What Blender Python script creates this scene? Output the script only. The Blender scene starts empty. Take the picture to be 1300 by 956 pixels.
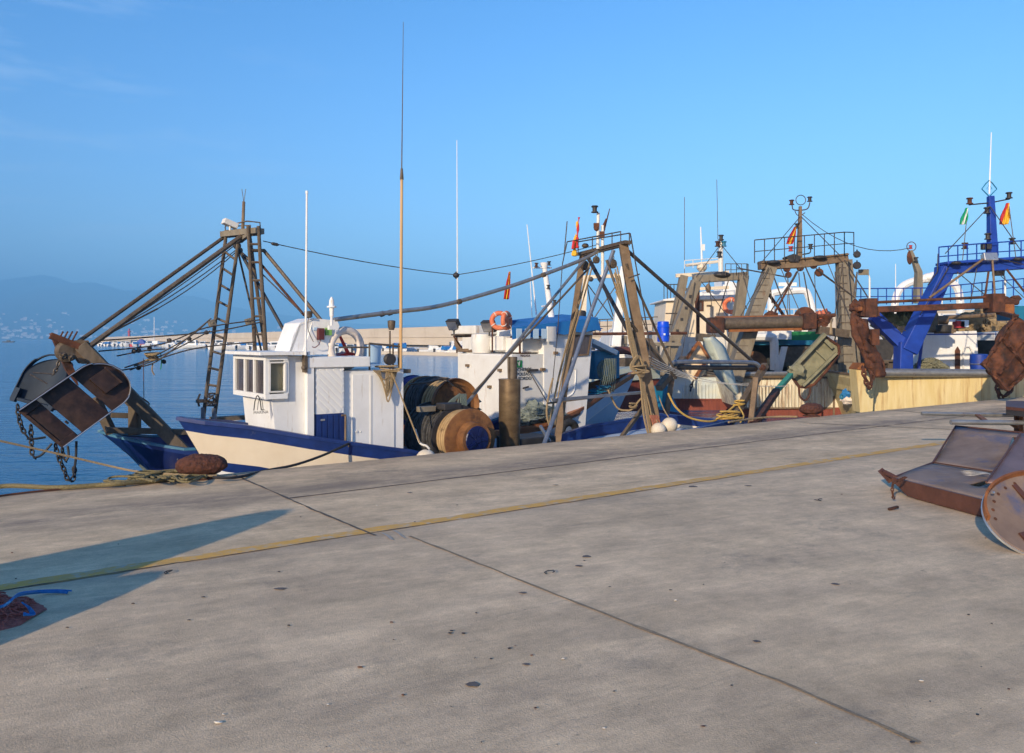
import bpy, math, random
from mathutils import Vector as V, noise as NZ
random.seed(7)
S = bpy.context.scene
COL = S.collection
F = 1040.0; H0 = 431.0; CX = 650.0; EYE = 1.6
U = V((.803, .596, 0)).normalized(); N = V((-.596, .803, 0)).normalized(); Z = V((0, 0, 1)); X = V((1, 0, 0)); Y = V((0, 1, 0))
E0 = V((0, 12.36, 0)); NE = E0.dot(N)
def W(px, py, D):
    return V(((px-CX)*D/F, D, EYE-(py-H0)*D/F))
def A(px, py, n):
    a = (px-CX)/F
    D = (n+NE)/(N.y+N.x*a)
    return W(px, py, D)
def G(px, py, z=0.0):
    return W(px, py, (EYE-z)*F/(py-H0))
def L(u, n, z):
    return E0+U*u+N*n+Z*z
def uof(p): return (p-E0).dot(U)
def mix(a, b, t): return a*(1-t)+b*t
# ------------------------------------------------------------------ materials
def MAT(name, c1, c2=None, rough=.6, metal=0, scale=5, stretch=(1, 1, 1), stain=None, amt=.5, sscale=2.5, sstretch=(1, 1, 1), bump=.15, detail=6, band=None, spec=.5):
    m = bpy.data.materials.new(name); m.use_nodes = True
    nt = m.node_tree; nd = nt.nodes; lk = nt.links
    b = nd['Principled BSDF']; b.inputs['Roughness'].default_value = rough; b.inputs['Metallic'].default_value = metal
    b.inputs['Specular IOR Level'].default_value = spec
    tc = nd.new('ShaderNodeTexCoord')
    mp = nd.new('ShaderNodeMapping'); mp.inputs['Scale'].default_value = stretch; lk.new(tc.outputs['Object'], mp.inputs['Vector'])
    n1 = nd.new('ShaderNodeTexNoise'); n1.inputs['Scale'].default_value = scale; n1.inputs['Detail'].default_value = detail
    n1.inputs['Roughness'].default_value = .65
    lk.new(mp.outputs[0], n1.inputs['Vector'])
    r1 = nd.new('ShaderNodeValToRGB'); r1.color_ramp.elements[0].position = .36; r1.color_ramp.elements[1].position = .66
    r1.color_ramp.elements[0].color = (*c1, 1); r1.color_ramp.elements[1].color = (*(c2 or c1), 1)
    lk.new(n1.outputs['Fac'], r1.inputs[0]); out = r1.outputs[0]
    if stain:
        mp2 = nd.new('ShaderNodeMapping'); mp2.inputs['Scale'].default_value = sstretch; mp2.inputs['Location'].default_value = (3.1, 1.7, .4)
        lk.new(tc.outputs['Object'], mp2.inputs['Vector'])
        n2 = nd.new('ShaderNodeTexNoise'); n2.inputs['Scale'].default_value = sscale; n2.inputs['Detail'].default_value = 8; n2.inputs['Roughness'].default_value = .7
        lk.new(mp2.outputs[0], n2.inputs['Vector'])
        r2 = nd.new('ShaderNodeValToRGB'); p = .68-.3*amt
        r2.color_ramp.elements[0].position = p; r2.color_ramp.elements[1].position = min(.99, p+.16)
        lk.new(n2.outputs['Fac'], r2.inputs[0])
        mx = nd.new('ShaderNodeMixRGB'); lk.new(r2.outputs[0], mx.inputs[0]); lk.new(out, mx.inputs[1]); mx.inputs[2].default_value = (*stain, 1)
        out = mx.outputs[0]
    lk.new(out, b.inputs['Base Color'])
    if bump:
        bp = nd.new('ShaderNodeBump'); bp.inputs['Strength'].default_value = bump; bp.inputs['Distance'].default_value = .03
        lk.new(n1.outputs['Fac'], bp.inputs['Height']); lk.new(bp.outputs[0], b.inputs['Normal'])
    return m
RUST = (.16, .06, .025)
m_white = MAT('white_paint', (.76, .745, .71), (.83, .82, .79), .45, scale=3, stain=(.46, .34, .21), amt=.27, sscale=4, sstretch=(3.5, 3.5, .35), bump=.06, detail=9)
m_whitefar = MAT('aged_white_paint', (.76, .74, .69), (.68, .65, .59), .5, scale=2, stain=(.45, .28, .14), amt=.28, sscale=3, sstretch=(3, 3, .4), bump=.05)
m_cream = MAT('cream_paint', (.76, .65, .49), (.70, .58, .42), .45, scale=2, stain=(.45, .34, .22), amt=.2, sscale=3, sstretch=(3, 3, .5), bump=.05, detail=9)
m_blue = MAT('navy_blue_paint', (.006, .022, .115), (.010, .034, .165), .4, scale=5, stain=(.16, .18, .2), amt=.12, sstretch=(1, 1, .6), bump=.05)
m_dblue = MAT('dark_blue_hull_paint', (.004, .009, .06), (.006, .015, .09), .35, scale=3, stain=(.10, .11, .12), amt=.12, bump=.04)
m_royal = MAT('royal_blue_paint', (.005, .036, .28), (.009, .055, .38), .5, scale=3, stain=(.07, .05, .06), amt=.25, bump=.04)
m_sky = MAT('pale_blue_paint', (.48, .57, .66), (.56, .63, .69), .5, scale=3, stain=(.5, .5, .48), amt=.3, sstretch=(1, 1, 3), bump=.05)
m_teal = MAT('teal_paint', (.008, .13, .24), (.012, .18, .30), .5, scale=3, stain=(.2, .12, .06), amt=.15, bump=.04)
m_canvas = MAT('blue_canvas', (.008, .13, .38), (.012, .17, .46), .8, scale=2, bump=.25)
m_grey = MAT('antifouling_grey', (.20, .22, .2), (.12, .15, .14), .7, scale=4, stain=(.05, .08, .05), amt=.4, bump=.1)
m_redab = MAT('red_antifouling', (.24, .055, .03), (.16, .035, .02), .7, scale=5, stretch=(3, 3, .4), stain=(.06, .03, .02), amt=.3, bump=.1)
m_steel = MAT('galvanised_steel', (.30, .29, .27), (.42, .40, .37), .42, .7, scale=8, stain=RUST, amt=.3, sscale=6, bump=.1)
m_spar = MAT('weathered_spar_metal', (.085, .062, .042), (.15, .115, .08), .6, .25, scale=9, stain=(.12, .055, .025), amt=.4, sscale=5, bump=.2)
m_sparblue = MAT('bare_aluminium_tube', (.17, .19, .23), (.26, .28, .32), .4, .6, scale=7, stain=(.2, .15, .1), amt=.25, bump=.08)
m_gantry = MAT('weathered_grey_gantry', (.17, .14, .10), (.26, .22, .16), .65, .1, scale=5, stretch=(1, 1, .4), stain=(.20, .09, .035), amt=.3, sscale=3.5, sstretch=(2, 2, .5), bump=.2)
m_gantry2 = MAT('ochre_gantry', (.14, .09, .05), (.23, .155, .09), .65, .1, scale=5, stain=(.22, .09, .03), amt=.35, sscale=4, bump=.2)
m_rust = MAT('rusty_steel', (.045, .018, .011), (.155, .052, .022), .85, .1, scale=4, stain=(.03, .016, .012), amt=.6, sscale=3, bump=.7, detail=10)
m_rustorange = MAT('orange_rust', (.30, .11, .03), (.18, .06, .02), .8, .1, scale=8, stain=(.10, .04, .02), amt=.4, sscale=5, bump=.35)
m_doordark = MAT('scuffed_dark_door_steel', (.028, .015, .011), (.07, .036, .024), .5, .4, scale=7, stain=(.11, .05, .03), amt=.3, sscale=4, bump=.2)
m_doorblue = MAT('blue_black_door_steel', (.007, .018, .036), (.014, .028, .05), .7, .1, scale=6, stain=(.07, .04, .03), amt=.3, bump=.15)
m_edge = MAT('worn_bright_steel', (.5, .48, .45), (.62, .6, .56), .35, .8, scale=8, bump=.1)
m_gdoor = MAT('ground_door_steel', (.17, .115, .085), (.27, .195, .15), .8, .0, scale=2.2, stain=(.06, .085, .17), amt=.5, sscale=1.7, bump=.5, detail=12)
m_gside = MAT('red_oxide_steel', (.085, .034, .022), (.13, .052, .033), .6, .2, scale=8, stain=(.07, .03, .02), amt=.35, bump=.25)
m_wood = MAT('varnished_rail_wood', (.26, .085, .03), (.36, .14, .05), .5, scale=6, stretch=(.6, .6, 3), stain=(.12, .06, .03), amt=.3, bump=.15)
m_timber = MAT('weathered_timber', (.085, .065, .045), (.15, .115, .08), .85, scale=8, stretch=(1, 1, .4), stain=(.07, .05, .035), amt=.4, bump=.4)
m_brass = MAT('burnt_brass_exhaust', (.16, .105, .06), (.26, .18, .10), .4, .55, scale=4, stretch=(1, 1, 2.5), stain=(.09, .06, .04), amt=.4, sstretch=(1, 1, 1.2), bump=.1)
m_dark = MAT('dark_fittings', (.025, .024, .026), (.05, .045, .045), .6, .2, scale=8, bump=.15)
m_black = MAT('black_rubber', (.012, .012, .013), (.03, .03, .032), .8, scale=10, bump=.3)
m_int = MAT('painted_interior_shade', (.02, .022, .026), (.05, .05, .05), .9, scale=3, bump=0)  # near-black colour painted for the shade inside openings
m_ropet = MAT('tan_rope', (.26, .18, .09), (.40, .29, .16), .9, scale=60, stain=(.16, .10, .05), amt=.3, sscale=8, bump=.6)
m_ropey = MAT('yellow_rope', (.5, .30, .06), (.6, .4, .11), .9, scale=60, stain=(.25, .16, .06), amt=.3, bump=.6)
m_ropeg = MAT('green_grey_rope', (.10, .14, .12), (.2, .23, .2), .9, scale=60, bump=.6)
m_ropeo = MAT('olive_mooring_rope', (.22, .18, .08), (.14, .11, .055), .9, scale=50, stain=(.1, .08, .05), amt=.3, bump=.6)
m_ropew = MAT('pale_rope', (.6, .56, .48), (.7, .66, .6), .9, scale=50, bump=.5)
m_cable = MAT('steel_cable', (.06, .05, .045), (.12, .10, .085), .55, .5, scale=20, bump=.2)
m_drumrope = MAT('wound_tan_warp', (.30, .19, .085), (.46, .31, .15), .9, scale=3, stretch=(1, 1, 1), stain=(.12, .07, .035), amt=.4, sscale=5, bump=.4)
m_blackrope = MAT('wound_black_warp', (.025, .024, .024), (.08, .075, .07), .8, scale=14, bump=.6)
m_flange = MAT('rust_stained_wood_flange', (.11, .042, .015), (.28, .12, .035), .75, scale=3.2, stain=(.07, .03, .014), amt=.5, sscale=3.5, bump=.3, detail=10)
m_orange = MAT('orange_lifebuoy', (.62, .14, .06), (.72, .22, .1), .6, scale=4, stain=(.75, .45, .34), amt=.4, sscale=3, bump=.08)
m_buoyw = MAT('grubby_white_lifebuoy', (.66, .56, .48), (.74, .66, .58), .6, scale=6, stain=(.5, .25, .13), amt=.45, sscale=4, bump=.1)
m_red = MAT('red_paint', (.5, .03, .025), (.4, .02, .02), .6, scale=5, bump=.05)
m_green = MAT('green_paint', (.015, .19, .05), (.02, .25, .07), .6, scale=5, bump=.05)
m_greenrope = MAT('faded_green_door_paint', (.17, .165, .10), (.27, .25, .155), .7, scale=4, stain=(.22, .10, .04), amt=.35, sscale=3, bump=.3)
m_paleplate = MAT('pale_green_plate', (.42, .47, .40), (.52, .55, .46), .6, scale=3, stain=(.34, .2, .09), amt=.35, sscale=3, bump=.15)
m_yellow = MAT('yellow_transom_paint', (.62, .47, .20), (.70, .57, .30), .5, scale=2.2, stretch=(2.5, 1, .35), stain=(.42, .24, .09), amt=.5, sscale=2.8, sstretch=(3.5, 3.5, .2), bump=.06)
m_creamhull = MAT('rust_streaked_cream_hull', (.66, .60, .46), (.74, .67, .50), .55, scale=2.5, stretch=(3, 1, .4), stain=(.30, .15, .06), amt=.64, sscale=3, sstretch=(4, 4, .3), bump=.12)
m_palehull = MAT('pale_patched_hull', (.62, .58, .42), (.48, .56, .60), .55, scale=.9, stain=(.42, .26, .12), amt=.25, sscale=2, sstretch=(4, 4, .4), bump=.1)
m_barrel = MAT('blue_plastic', (.0, .06, .62), (.005, .08, .68), .4, scale=4, bump=.02)
m_tub = MAT('pale_blue_tub', (.42, .58, .72), (.48, .64, .76), .5, scale=4, bump=.04)
m_fender = MAT('cream_buoy_skin', (.62, .52, .38), (.7, .62, .5), .6, scale=6, stain=(.35, .24, .15), amt=.35, bump=.1)
m_net = MAT('brown_red_net', (.36, .09, .065), (.55, .17, .12), .95, scale=40, stain=(.07, .03, .03), amt=.4, sscale=8, bump=.8)
m_netg = MAT('olive_net_heap', (.20, .19, .11), (.30, .28, .18), .95, scale=30, stain=(.1, .09, .05), amt=.4, sscale=6, bump=.8)
m_netgr = MAT('grey_green_net', (.17, .20, .17), (.25, .27, .23), .95, scale=30, bump=.8)
m_bluerope = MAT('bright_blue_rope', (.02, .16, .42), (.03, .22, .5), .8, scale=40, bump=.5)
m_flagr = MAT('red_flag_cloth', (.55, .03, .03), (.5, .02, .02), .8, bump=.1)
m_flagy = MAT('yellow_flag_cloth', (.8, .45, .03), (.75, .4, .02), .8, bump=.1)
m_flaggreen = MAT('green_flag_cloth', (.0, .3, .12), (.0, .35, .15), .8, bump=.1)
m_tan = MAT('varnished_tan_pole', (.55, .33, .14), (.62, .39, .18), .4, scale=6, stretch=(1, 1, .2), bump=.05)
m_wall = MAT('breakwater_concrete', (.50, .42, .32), (.56, .48, .38), .9, scale=.12, stretch=(1, 1, 2), stain=(.42, .34, .26), amt=.25, sscale=.25, sstretch=(1, 1, .3), bump=.2)
m_bollard = MAT('pitted_rusty_iron', (.06, .022, .014), (.13, .045, .026), .85, .15, scale=22, stain=(.05, .022, .015), amt=.35, sscale=9, bump=.9)
m_text = MAT('black_lettering', (.03, .03, .03), bump=0)
m_panel = MAT('pale_sign', (.68, .72, .74), bump=0)
m_buff = MAT('buff_curtain', (.50, .40, .25), (.6, .49, .33), .9, scale=3, stretch=(6, 6, .3), bump=.1)
def glass():
    m = bpy.data.materials.new('window_glass'); m.use_nodes = True
    b = m.node_tree.nodes['Principled BSDF']
    b.inputs['Base Color'].default_value = (.8, .85, .85, 1); b.inputs['Roughness'].default_value = .03
    b.inputs['Transmission Weight'].default_value = 1; b.inputs['IOR'].default_value = 1.45
    return m
m_glass = glass()
m_pane = MAT('dusty_dark_pane', (.05, .045, .05), (.12, .10, .10), .12, scale=4, stretch=(5, 5, .4), bump=.0)
# ------------------------------------------------------------------ mesh builder
SPLIT = {'rigging_wires': 'rigging_wire', 'stay_wires': 'stay_wire', 'rear_leg': 'rear_leg', 'ladder_foot': 'ladder_foot', 'roof_rail': 'roof_rail', 'gallows_leg': 'gallows_leg', 'strut': 'strut', 'stay_tube': 'stay_tube', 'gallows_arm': 'gallows_arm', 'rear_bar': 'rear_bar', 'boom_clamp': 'boom_clamp', 'winch_bearer': 'winch_bearer', 'deck_timber': 'deck_timber', 'rack_post': 'rack_post', 'leg_bands': 'rung'}
class MB:
    def __init__(s): s.v = []; s.f = []; s.m = []
    def add(s, vs, fs, mi=0):
        o = len(s.v); s.v += [V(v) for v in vs]; s.f += [tuple(i+o for i in f) for f in fs]; s.m += [mi]*len(fs); return s
    def merge(s, b): return s.add(b.v, b.f) if b.v else s
    def frame(s, d):
        d = d.normalized(); r = Z if abs(d.z) < .9 else X
        a = d.cross(r).normalized(); return a, d.cross(a).normalized()
    def tube(s, a, b, r, r2=None, seg=8, mi=0, caps=True):
        r2 = r if r2 is None else r2; x, y = s.frame(b-a); vs = []
        for p, q in ((a, r), (b, r2)):
            for i in range(seg):
                t = 2*math.pi*i/seg; vs.append(p+(x*math.cos(t)+y*math.sin(t))*q)
        fs = [(i, (i+1) % seg, seg+(i+1) % seg, seg+i) for i in range(seg)]
        if caps: fs += [tuple(range(seg))[::-1], tuple(range(seg, 2*seg))]
        return s.add(vs, fs, mi)
    def path(s, pts, r, seg=6, mi=0, closed=False):
        n = len(pts); vs = []; px = None
        for k, p in enumerate(pts):
            if closed: d = pts[(k+1) % n]-pts[k-1]
            else: d = pts[min(k+1, n-1)]-pts[max(k-1, 0)]
            if d.length < 1e-6: d = Z.copy()
            d.normalize()
            if px is None: x, y = s.frame(d)
            else:
                x = (px-d*px.dot(d))
                x = x.normalized() if x.length > 1e-5 else s.frame(d)[0]
                y = d.cross(x)
            px = x; rr = r[k] if isinstance(r, (list, tuple)) else r
            for i in range(seg):
                t = 2*math.pi*i/seg; vs.append(p+(x*math.cos(t)+y*math.sin(t))*rr)
        fs = []
        for k in range(n if closed else n-1):
            a, b = k*seg, ((k+1) % n)*seg
            fs += [(a+i, a+(i+1) % seg, b+(i+1) % seg, b+i) for i in range(seg)]
        if not closed: fs += [tuple(range(seg))[::-1], tuple(range((n-1)*seg, n*seg))]
        return s.add(vs, fs, mi)
    def beam(s, a, b, w, h, side=None, mi=0, w2=None, h2=None):
        d = (b-a).normalized(); side = side or (Z if abs(d.z) < .9 else X)
        x = d.cross(side).normalized(); y = x.cross(d).normalized(); vs = []
        for p, ww, hh in ((a, w, h), (b, w2 or w, h2 or h)):
            for i, j in ((-1, -1), (1, -1), (1, 1), (-1, 1)): vs.append(p+x*(i*ww/2)+y*(j*hh/2))
        return s.add(vs, [(3, 2, 1, 0), (4, 5, 6, 7), (0, 1, 5, 4), (1, 2, 6, 5), (2, 3, 7, 6), (3, 0, 4, 7)], mi)
    def box(s, c, hx, hy, hz, ax=X, ay=Y, az=Z, mi=0):
        vs = [c+ax*(i*hx)+ay*(j*hy)+az*(k*hz) for k in (-1, 1) for i, j in ((-1, -1), (1, -1), (1, 1), (-1, 1))]
        return s.add(vs, [(3, 2, 1, 0), (4, 5, 6, 7), (0, 1, 5, 4), (1, 2, 6, 5), (2, 3, 7, 6), (3, 0, 4, 7)], mi)
    def prism(s, poly, off, mi=0, mi_side=None):
        n = len(poly); vs = list(poly)+[p+off for p in poly]
        s.add(vs, [tuple(range(n))[::-1], tuple(range(n, 2*n))], mi)
        return s.add(vs, [(i, (i+1) % n, n+(i+1) % n, n+i) for i in range(n)], mi if mi_side is None else mi_side)
    def lathe(s, c, d, prof, seg=24, mi=0, mis=None):
        x, y = s.frame(d); d = d.normalized(); vs = []
        for t, r in prof:
            for i in range(seg):
                a = 2*math.pi*i/seg; vs.append(c+d*t+(x*math.cos(a)+y*math.sin(a))*r)
        for k in range(len(prof)-1):
            s.f += []
        o = len(s.v); s.v += vs
        for k in range(len(prof)-1):
            for i in range(seg):
                s.f.append((o+k*seg+i, o+k*seg+(i+1) % seg, o+(k+1)*seg+(i+1) % seg, o+(k+1)*seg+i)); s.m.append(mis[k] if mis else mi)
        s.f.append(tuple(o+i for i in range(seg))[::-1]); s.m.append(mis[0] if mis else mi)
        s.f.append(tuple(o+(len(prof)-1)*seg+i for i in range(seg))); s.m.append(mis[-1] if mis else mi)
        return s
    def ball(s, c, rx, ry=None, rz=None, seg=14, rings=9, ax=X, ay=Y, az=Z, jit=0, mi=0):
        ry = ry or rx; rz = rz or rx; vs = []
        for j in range(1, rings):
            ph = math.pi*j/rings
            for i in range(seg):
                t = 2*math.pi*i/seg; q = V((math.sin(ph)*math.cos(t), math.sin(ph)*math.sin(t), math.cos(ph)))
                k = 1+jit*NZ.noise(q*2.3+c) + jit*.5*NZ.noise(q*6+c)
                vs.append(c+ax*(q.x*rx*k)+ay*(q.y*ry*k)+az*(q.z*rz*k))
        vs += [c+az*rz, c-az*rz]; a, b = len(vs)-2, len(vs)-1
        fs = [(j*seg+i, j*seg+(i+1) % seg, (j+1)*seg+(i+1) % seg, (j+1)*seg+i) for j in range(rings-2) for i in range(seg)]
        fs += [(a, (i+1) % seg, i) for i in range(seg)]+[(b, (rings-2)*seg+i, (rings-2)*seg+(i+1) % seg) for i in range(seg)]
        return s.add(vs, fs, mi)
    def torus(s, c, d, R, r, seg=28, ts=8, mi=0):
        x, y = s.frame(d)
        return s.path([c+(x*math.cos(2*math.pi*i/seg)+y*math.sin(2*math.pi*i/seg))*R for i in range(seg)], r, ts, mi, True)
    def grid(s, rows, mi=0, skip=None):
        n = len(rows[0]); vs = [p for r in rows for p in r]; fs = []
        for j in range(len(rows)-1):
            for i in range(n-1):
                if skip and skip(j, i): continue
                fs.append((j*n+i, j*n+i+1, (j+1)*n+i+1, (j+1)*n+i))
        return s.add(vs, fs, mi)
    def chain(s, pts, link=.09, r=.011):
        P = resample(pts, link*.72)
        for k in range(len(P)-1):
            d = (P[k+1]-P[k]).normalized(); x, y = s.frame(d)
            if k % 2: x = y
            c = (P[k]+P[k+1])/2; w = link*.3; h = link*.5
            s.path([c+d*(h*math.cos(t))+x*(w*math.sin(t)) for t in [i*math.pi/4 for i in range(8)]], r, 5, 0, True)
        return s
    def build(s, name, mats, parent=None, smooth=False, bevel=0):
        if parent is not None and name in SPLIT:      # each wire, tube or leg becomes a part of its own
            up = list(range(len(s.v)))
            def fd(i):
                while up[i] != i: up[i] = up[up[i]]; i = up[i]
                return i
            for f in s.f:
                for i in f[1:]: up[fd(i)] = fd(f[0])
            gr = {}
            for f, m in zip(s.f, s.m): gr.setdefault(fd(f[0]), []).append((f, m))
            if len(gr) > 1:
                for k in gr:
                    ids = sorted({i for f, m in gr[k] for i in f}); mp = {i: j for j, i in enumerate(ids)}
                    b = MB(); b.v = [s.v[i] for i in ids]; b.f = [tuple(mp[i] for i in f) for f, m in gr[k]]; b.m = [m for f, m in gr[k]]
                    o = b.build0(SPLIT[name], mats, parent, smooth, bevel)
                return o
        return s.build0(SPLIT.get(name, name) if parent is not None else name, mats, parent, smooth, bevel)
    def build0(s, name, mats, parent=None, smooth=False, bevel=0):
        me = bpy.data.meshes.new(name)
        o = bpy.data.objects.new(name, me); COL.objects.link(o)
        off = V((0, 0, 0))
        if parent is not None:
            o.parent = parent; r = parent
            while r is not None: off += r.location; r = r.parent
        elif s.v:
            lo = V([min(v[i] for v in s.v) for i in range(3)]); hi = V([max(v[i] for v in s.v) for i in range(3)])
            off = V(((lo.x+hi.x)/2, (lo.y+hi.y)/2, lo.z)); o.location = off
        me.from_pydata([tuple(v-off) for v in s.v], [], s.f)
        for m in (mats if isinstance(mats, (list, tuple)) else [mats]): me.materials.append(m)
        me.polygons.foreach_set('material_index', s.m)
        if smooth:
            me.polygons.foreach_set('use_smooth', [True]*len(s.f))
            me.set_sharp_from_angle(angle=math.radians(42))
        me.update()
        if bevel:
            b = o.modifiers.new('bevel', 'BEVEL'); b.width = bevel; b.segments = 2; b.limit_method = 'ANGLE'
        return o
def resample(pts, step):
    out = [pts[0]]; acc = 0
    for a, b in zip(pts, pts[1:]):
        l = (b-a).length; t = step-acc
        while t <= l: out.append(mix(a, b, t/l)); t += step
        acc = l-(t-step)
    return out
def curve(pts, k=8):
    out = []; n = len(pts)
    for i in range(n-1):
        p0, p1, p2, p3 = pts[max(i-1, 0)], pts[i], pts[i+1], pts[min(i+2, n-1)]
        for j in range(k):
            t = j/k
            out.append(.5*((2*p1)+(p2-p0)*t+(2*p0-5*p1+4*p2-p3)*t*t+(3*p1-p0-3*p2+p3)*t**3))
    return out+[pts[-1]]
def sag(a, b, s, k=12):
    return [mix(a, b, t/k)-Z*(4*s*(t/k)*(1-t/k)) for t in range(k+1)]
def tag(o, label=None, cat=None, group=None, kind=None):
    for k, v in (('label', label), ('category', cat), ('group', group), ('kind', kind)):
        if v: o[k] = v
    return o
def thing(name, label, cat, loc=V((0, 0, 0)), group=None):
    o = bpy.data.objects.new(name, None); COL.objects.link(o); o.location = loc; o.empty_display_size = .2
    return tag(o, label, cat, group)
def copy_tree(o, parent=None):
    c = o.copy(); COL.objects.link(c)
    if parent is not None: c.parent = parent
    for ch in list(o.children): copy_tree(ch, c)
    return c
def text(s, size, org, xd, yd, mat, parent, name='lettering', align='CENTER', lab=None):
    cu = bpy.data.curves.new('t', 'FONT'); cu.body = s; cu.size = size; cu.align_x = align; cu.extrude = .002; cu.space_line = .95
    t = bpy.data.objects.new('t', cu); COL.objects.link(t)
    dg = bpy.context.evaluated_depsgraph_get(); dg.update()
    me = bpy.data.meshes.new_from_object(t.evaluated_get(dg)); bpy.data.objects.remove(t)
    zd = xd.cross(yd)
    mb = MB(); mb.add([org+xd*v.co.x+yd*v.co.y+zd*v.co.z for v in me.vertices], [tuple(p.vertices) for p in me.polygons])
    bpy.data.meshes.remove(me)
    o = mb.build(name, mat, parent)
    if lab: o['label'] = lab
    return o
def rope(name, pts, r, mat, label, seg=6, cat='rope', k=8, group=None):
    return tag(MB().path(curve(pts, k) if k else pts, r, seg).build(name, mat, None, True), label, cat, group)
def tangle(mb, c, rx, ry, rz, r, n=5, k=26, ax=X, ay=Y):
    ph = [random.uniform(0, 6.28) for _ in range(9)]
    pts = []
    for i in range(n*k):
        t = i/k*2*math.pi
        pts.append(c+ax*(rx*math.cos(t)*(1+.25*math.sin(t*.37+ph[0])))+ay*(ry*math.sin(t*.93+ph[1])*(1+.2*math.sin(t*.53+ph[2])))+Z*(rz*(.5+.5*math.sin(t*.31+ph[3]))))
    mb.path(pts, r, 5)
def strands(name, c, rx, ry, rz, n, m, par=None, r=.008, lab=None):
    mb = MB()
    for k in range(n):
        a = random.uniform(0, 6.28); b = random.uniform(.1, 1.4); pts = []
        for i in range(10):
            a += random.gauss(.12, .25); b = min(1.5, max(.05, b+random.gauss(0, .14)))
            pts.append(c+U*(rx*1.04*math.cos(a)*math.sin(b))+N*(ry*1.04*math.sin(a)*math.sin(b))+Z*(rz*1.04*math.cos(b)+random.uniform(0, .02)))
        mb.path(pts, r, 4)
    return mb
def flag(pole_pt, w, h, mats, name, label, par=None, fold=.05, group=None, tilt=0):
    # hanging limp cloth: rows top to bottom, stripes across the folds
    mb = MB(); rows = []; nr, nc = 12, 9
    for j in range(nr+1):
        v = j/nr; ww = w*(.35+.65*min(1, v*1.6))
        rows.append([pole_pt+X*((i/nc-.5)*ww+tilt*v*h)+Y*(fold*math.sin(i*1.7+v*3))+Z*(-h*v+.04*w*math.sin(i)) for i in range(nc+1)])
    for c in range(nc):
        mi = (c*3//nc)
        mb.grid([[r[c], r[c+1]] for r in rows], mi)
    o = mb.build(name, mats, par, True)
    sm = o.modifiers.new('cloth', 'SOLIDIFY'); sm.thickness = .004
    return tag(o, label, 'flag', group)
# hull loft -----------------------------------------------------------------
def hull(par, o, a, b, st, d, mats, deck=.3, raildim=(.09, .05), m_rail=None, m_deck=None, stern='both'):
    """st: (s, centre, half width, z gunwale, rake); d: depth rows below the gunwale"""
    mb = MB(); n = len(d); rows = []
    Hh = d[-1]
    for s, c, hw, zg, rk in st:
        near = []; far = []
        for k, dd in enumerate(d):
            f = dd/Hh; w = hw*(1-.75*f**2.2) if k < n-1 else 0
            ss = s+rk*dd
            near.append(o+a*ss+b*(c-w)+Z*(zg-dd)); far.append(o+a*ss+b*(c+w)+Z*(zg-dd))
        rows.append(near+far[:-1][::-1])
    m = len(rows[0])
    for k in range(m-1):
        mi = k if k < n-1 else (m-2-k)
        mb.grid([[r[k], r[k+1]] for r in rows], mi)
    for e in (0, -1):
        if st[e][2] > .25:
            r = rows[e]
            for k in range(n-1):
                mb.add([r[k], r[k+1], r[m-2-k], r[m-1-k]], [(0, 1, 2, 3)], k)
    # inner bulwark
    t = .06
    inn = []
    for s, c, hw, zg, rk in st:
        w = max(.01, hw-t); dd = deck
        inn.append([o+a*s+b*(c-w)+Z*(zg-.01), o+a*(s+rk*dd)+b*(c-w*.98)+Z*(zg-dd), o+a*(s+rk*dd)+b*(c+w*.98)+Z*(zg-dd), o+a*s+b*(c+w)+Z*(zg-.01)])
    mb.grid([[r[0], r[1]] for r in inn], 0); mb.grid([[r[3], r[2]] for r in inn], 0)
    h = mb.build('hull', mats, par, True)
    dk = MB().grid([[r[1], mix(r[1], r[2], .5), r[2]] for r in inn]); dk.build('deck', m_deck or m_timber, par)
    rl = MB()
    for sd in (-1, 1):
        pts = [o+a*s+b*(c+sd*(hw-.03))+Z*(zg+.02) for s, c, hw, zg, rk in st]
        for p, q in zip(pts, pts[1:]): rl.beam(p, q+(q-p).normalized()*.01, raildim[0], raildim[1])
    for e in (0, -1):
        s, c, hw, zg, rk = st[e]
        if hw > .25: rl.beam(o+a*s+b*(c-hw)+Z*(zg+.022), o+a*s+b*(c+hw)+Z*(zg+.022), raildim[0], raildim[1])
    rl.build('rail', m_rail or mats[0], par)
    return h
def lantern(par, p, r, m, name='navigation_light'):
    MB().lathe(p, Z, [(0, r*1.25), (r*.35, r*1.25), (r*.4, r*.8), (r*1.9, r*.8), (r*1.95, r*1.3), (r*2.4, r*1.1)], 10).build(name, m, par, True)
def flood(par, p, face, s=.16, mast=.15):
    up = Z; side = face.cross(Z).normalized()
    f = face.normalized(); upf = side.cross(f).normalized()
    mb = MB(); mb.box(p, s, s*.35, s*.75, side, f, upf); mb.tube(p-Z*mast, p-f*s*.2, .018)
    o = mb.build('floodlight', m_dark, par, False, .008)
    MB().box(p+f*(s*.37), s*.85, .008, s*.6, side, f, upf).build('lens', m_edge, o)
def railing(par, pts, h, r=.014, n=None, m=m_dark, mid=True, name='railing'):
    mb = MB(); top = [p+Z*h for p in pts]
    mb.path(top, r, 5)
    if mid: mb.path([p+Z*h*.5 for p in pts], r*.8, 5)
    for p, q in zip(pts, pts[1:]):
        k = n or max(1, int((q-p).length/.4))
        for i in range(k+1): c = mix(p, q, i/k); mb.tube(c, c+Z*h, r*.9, seg=5)
    mb.build(name, m, par)
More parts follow.
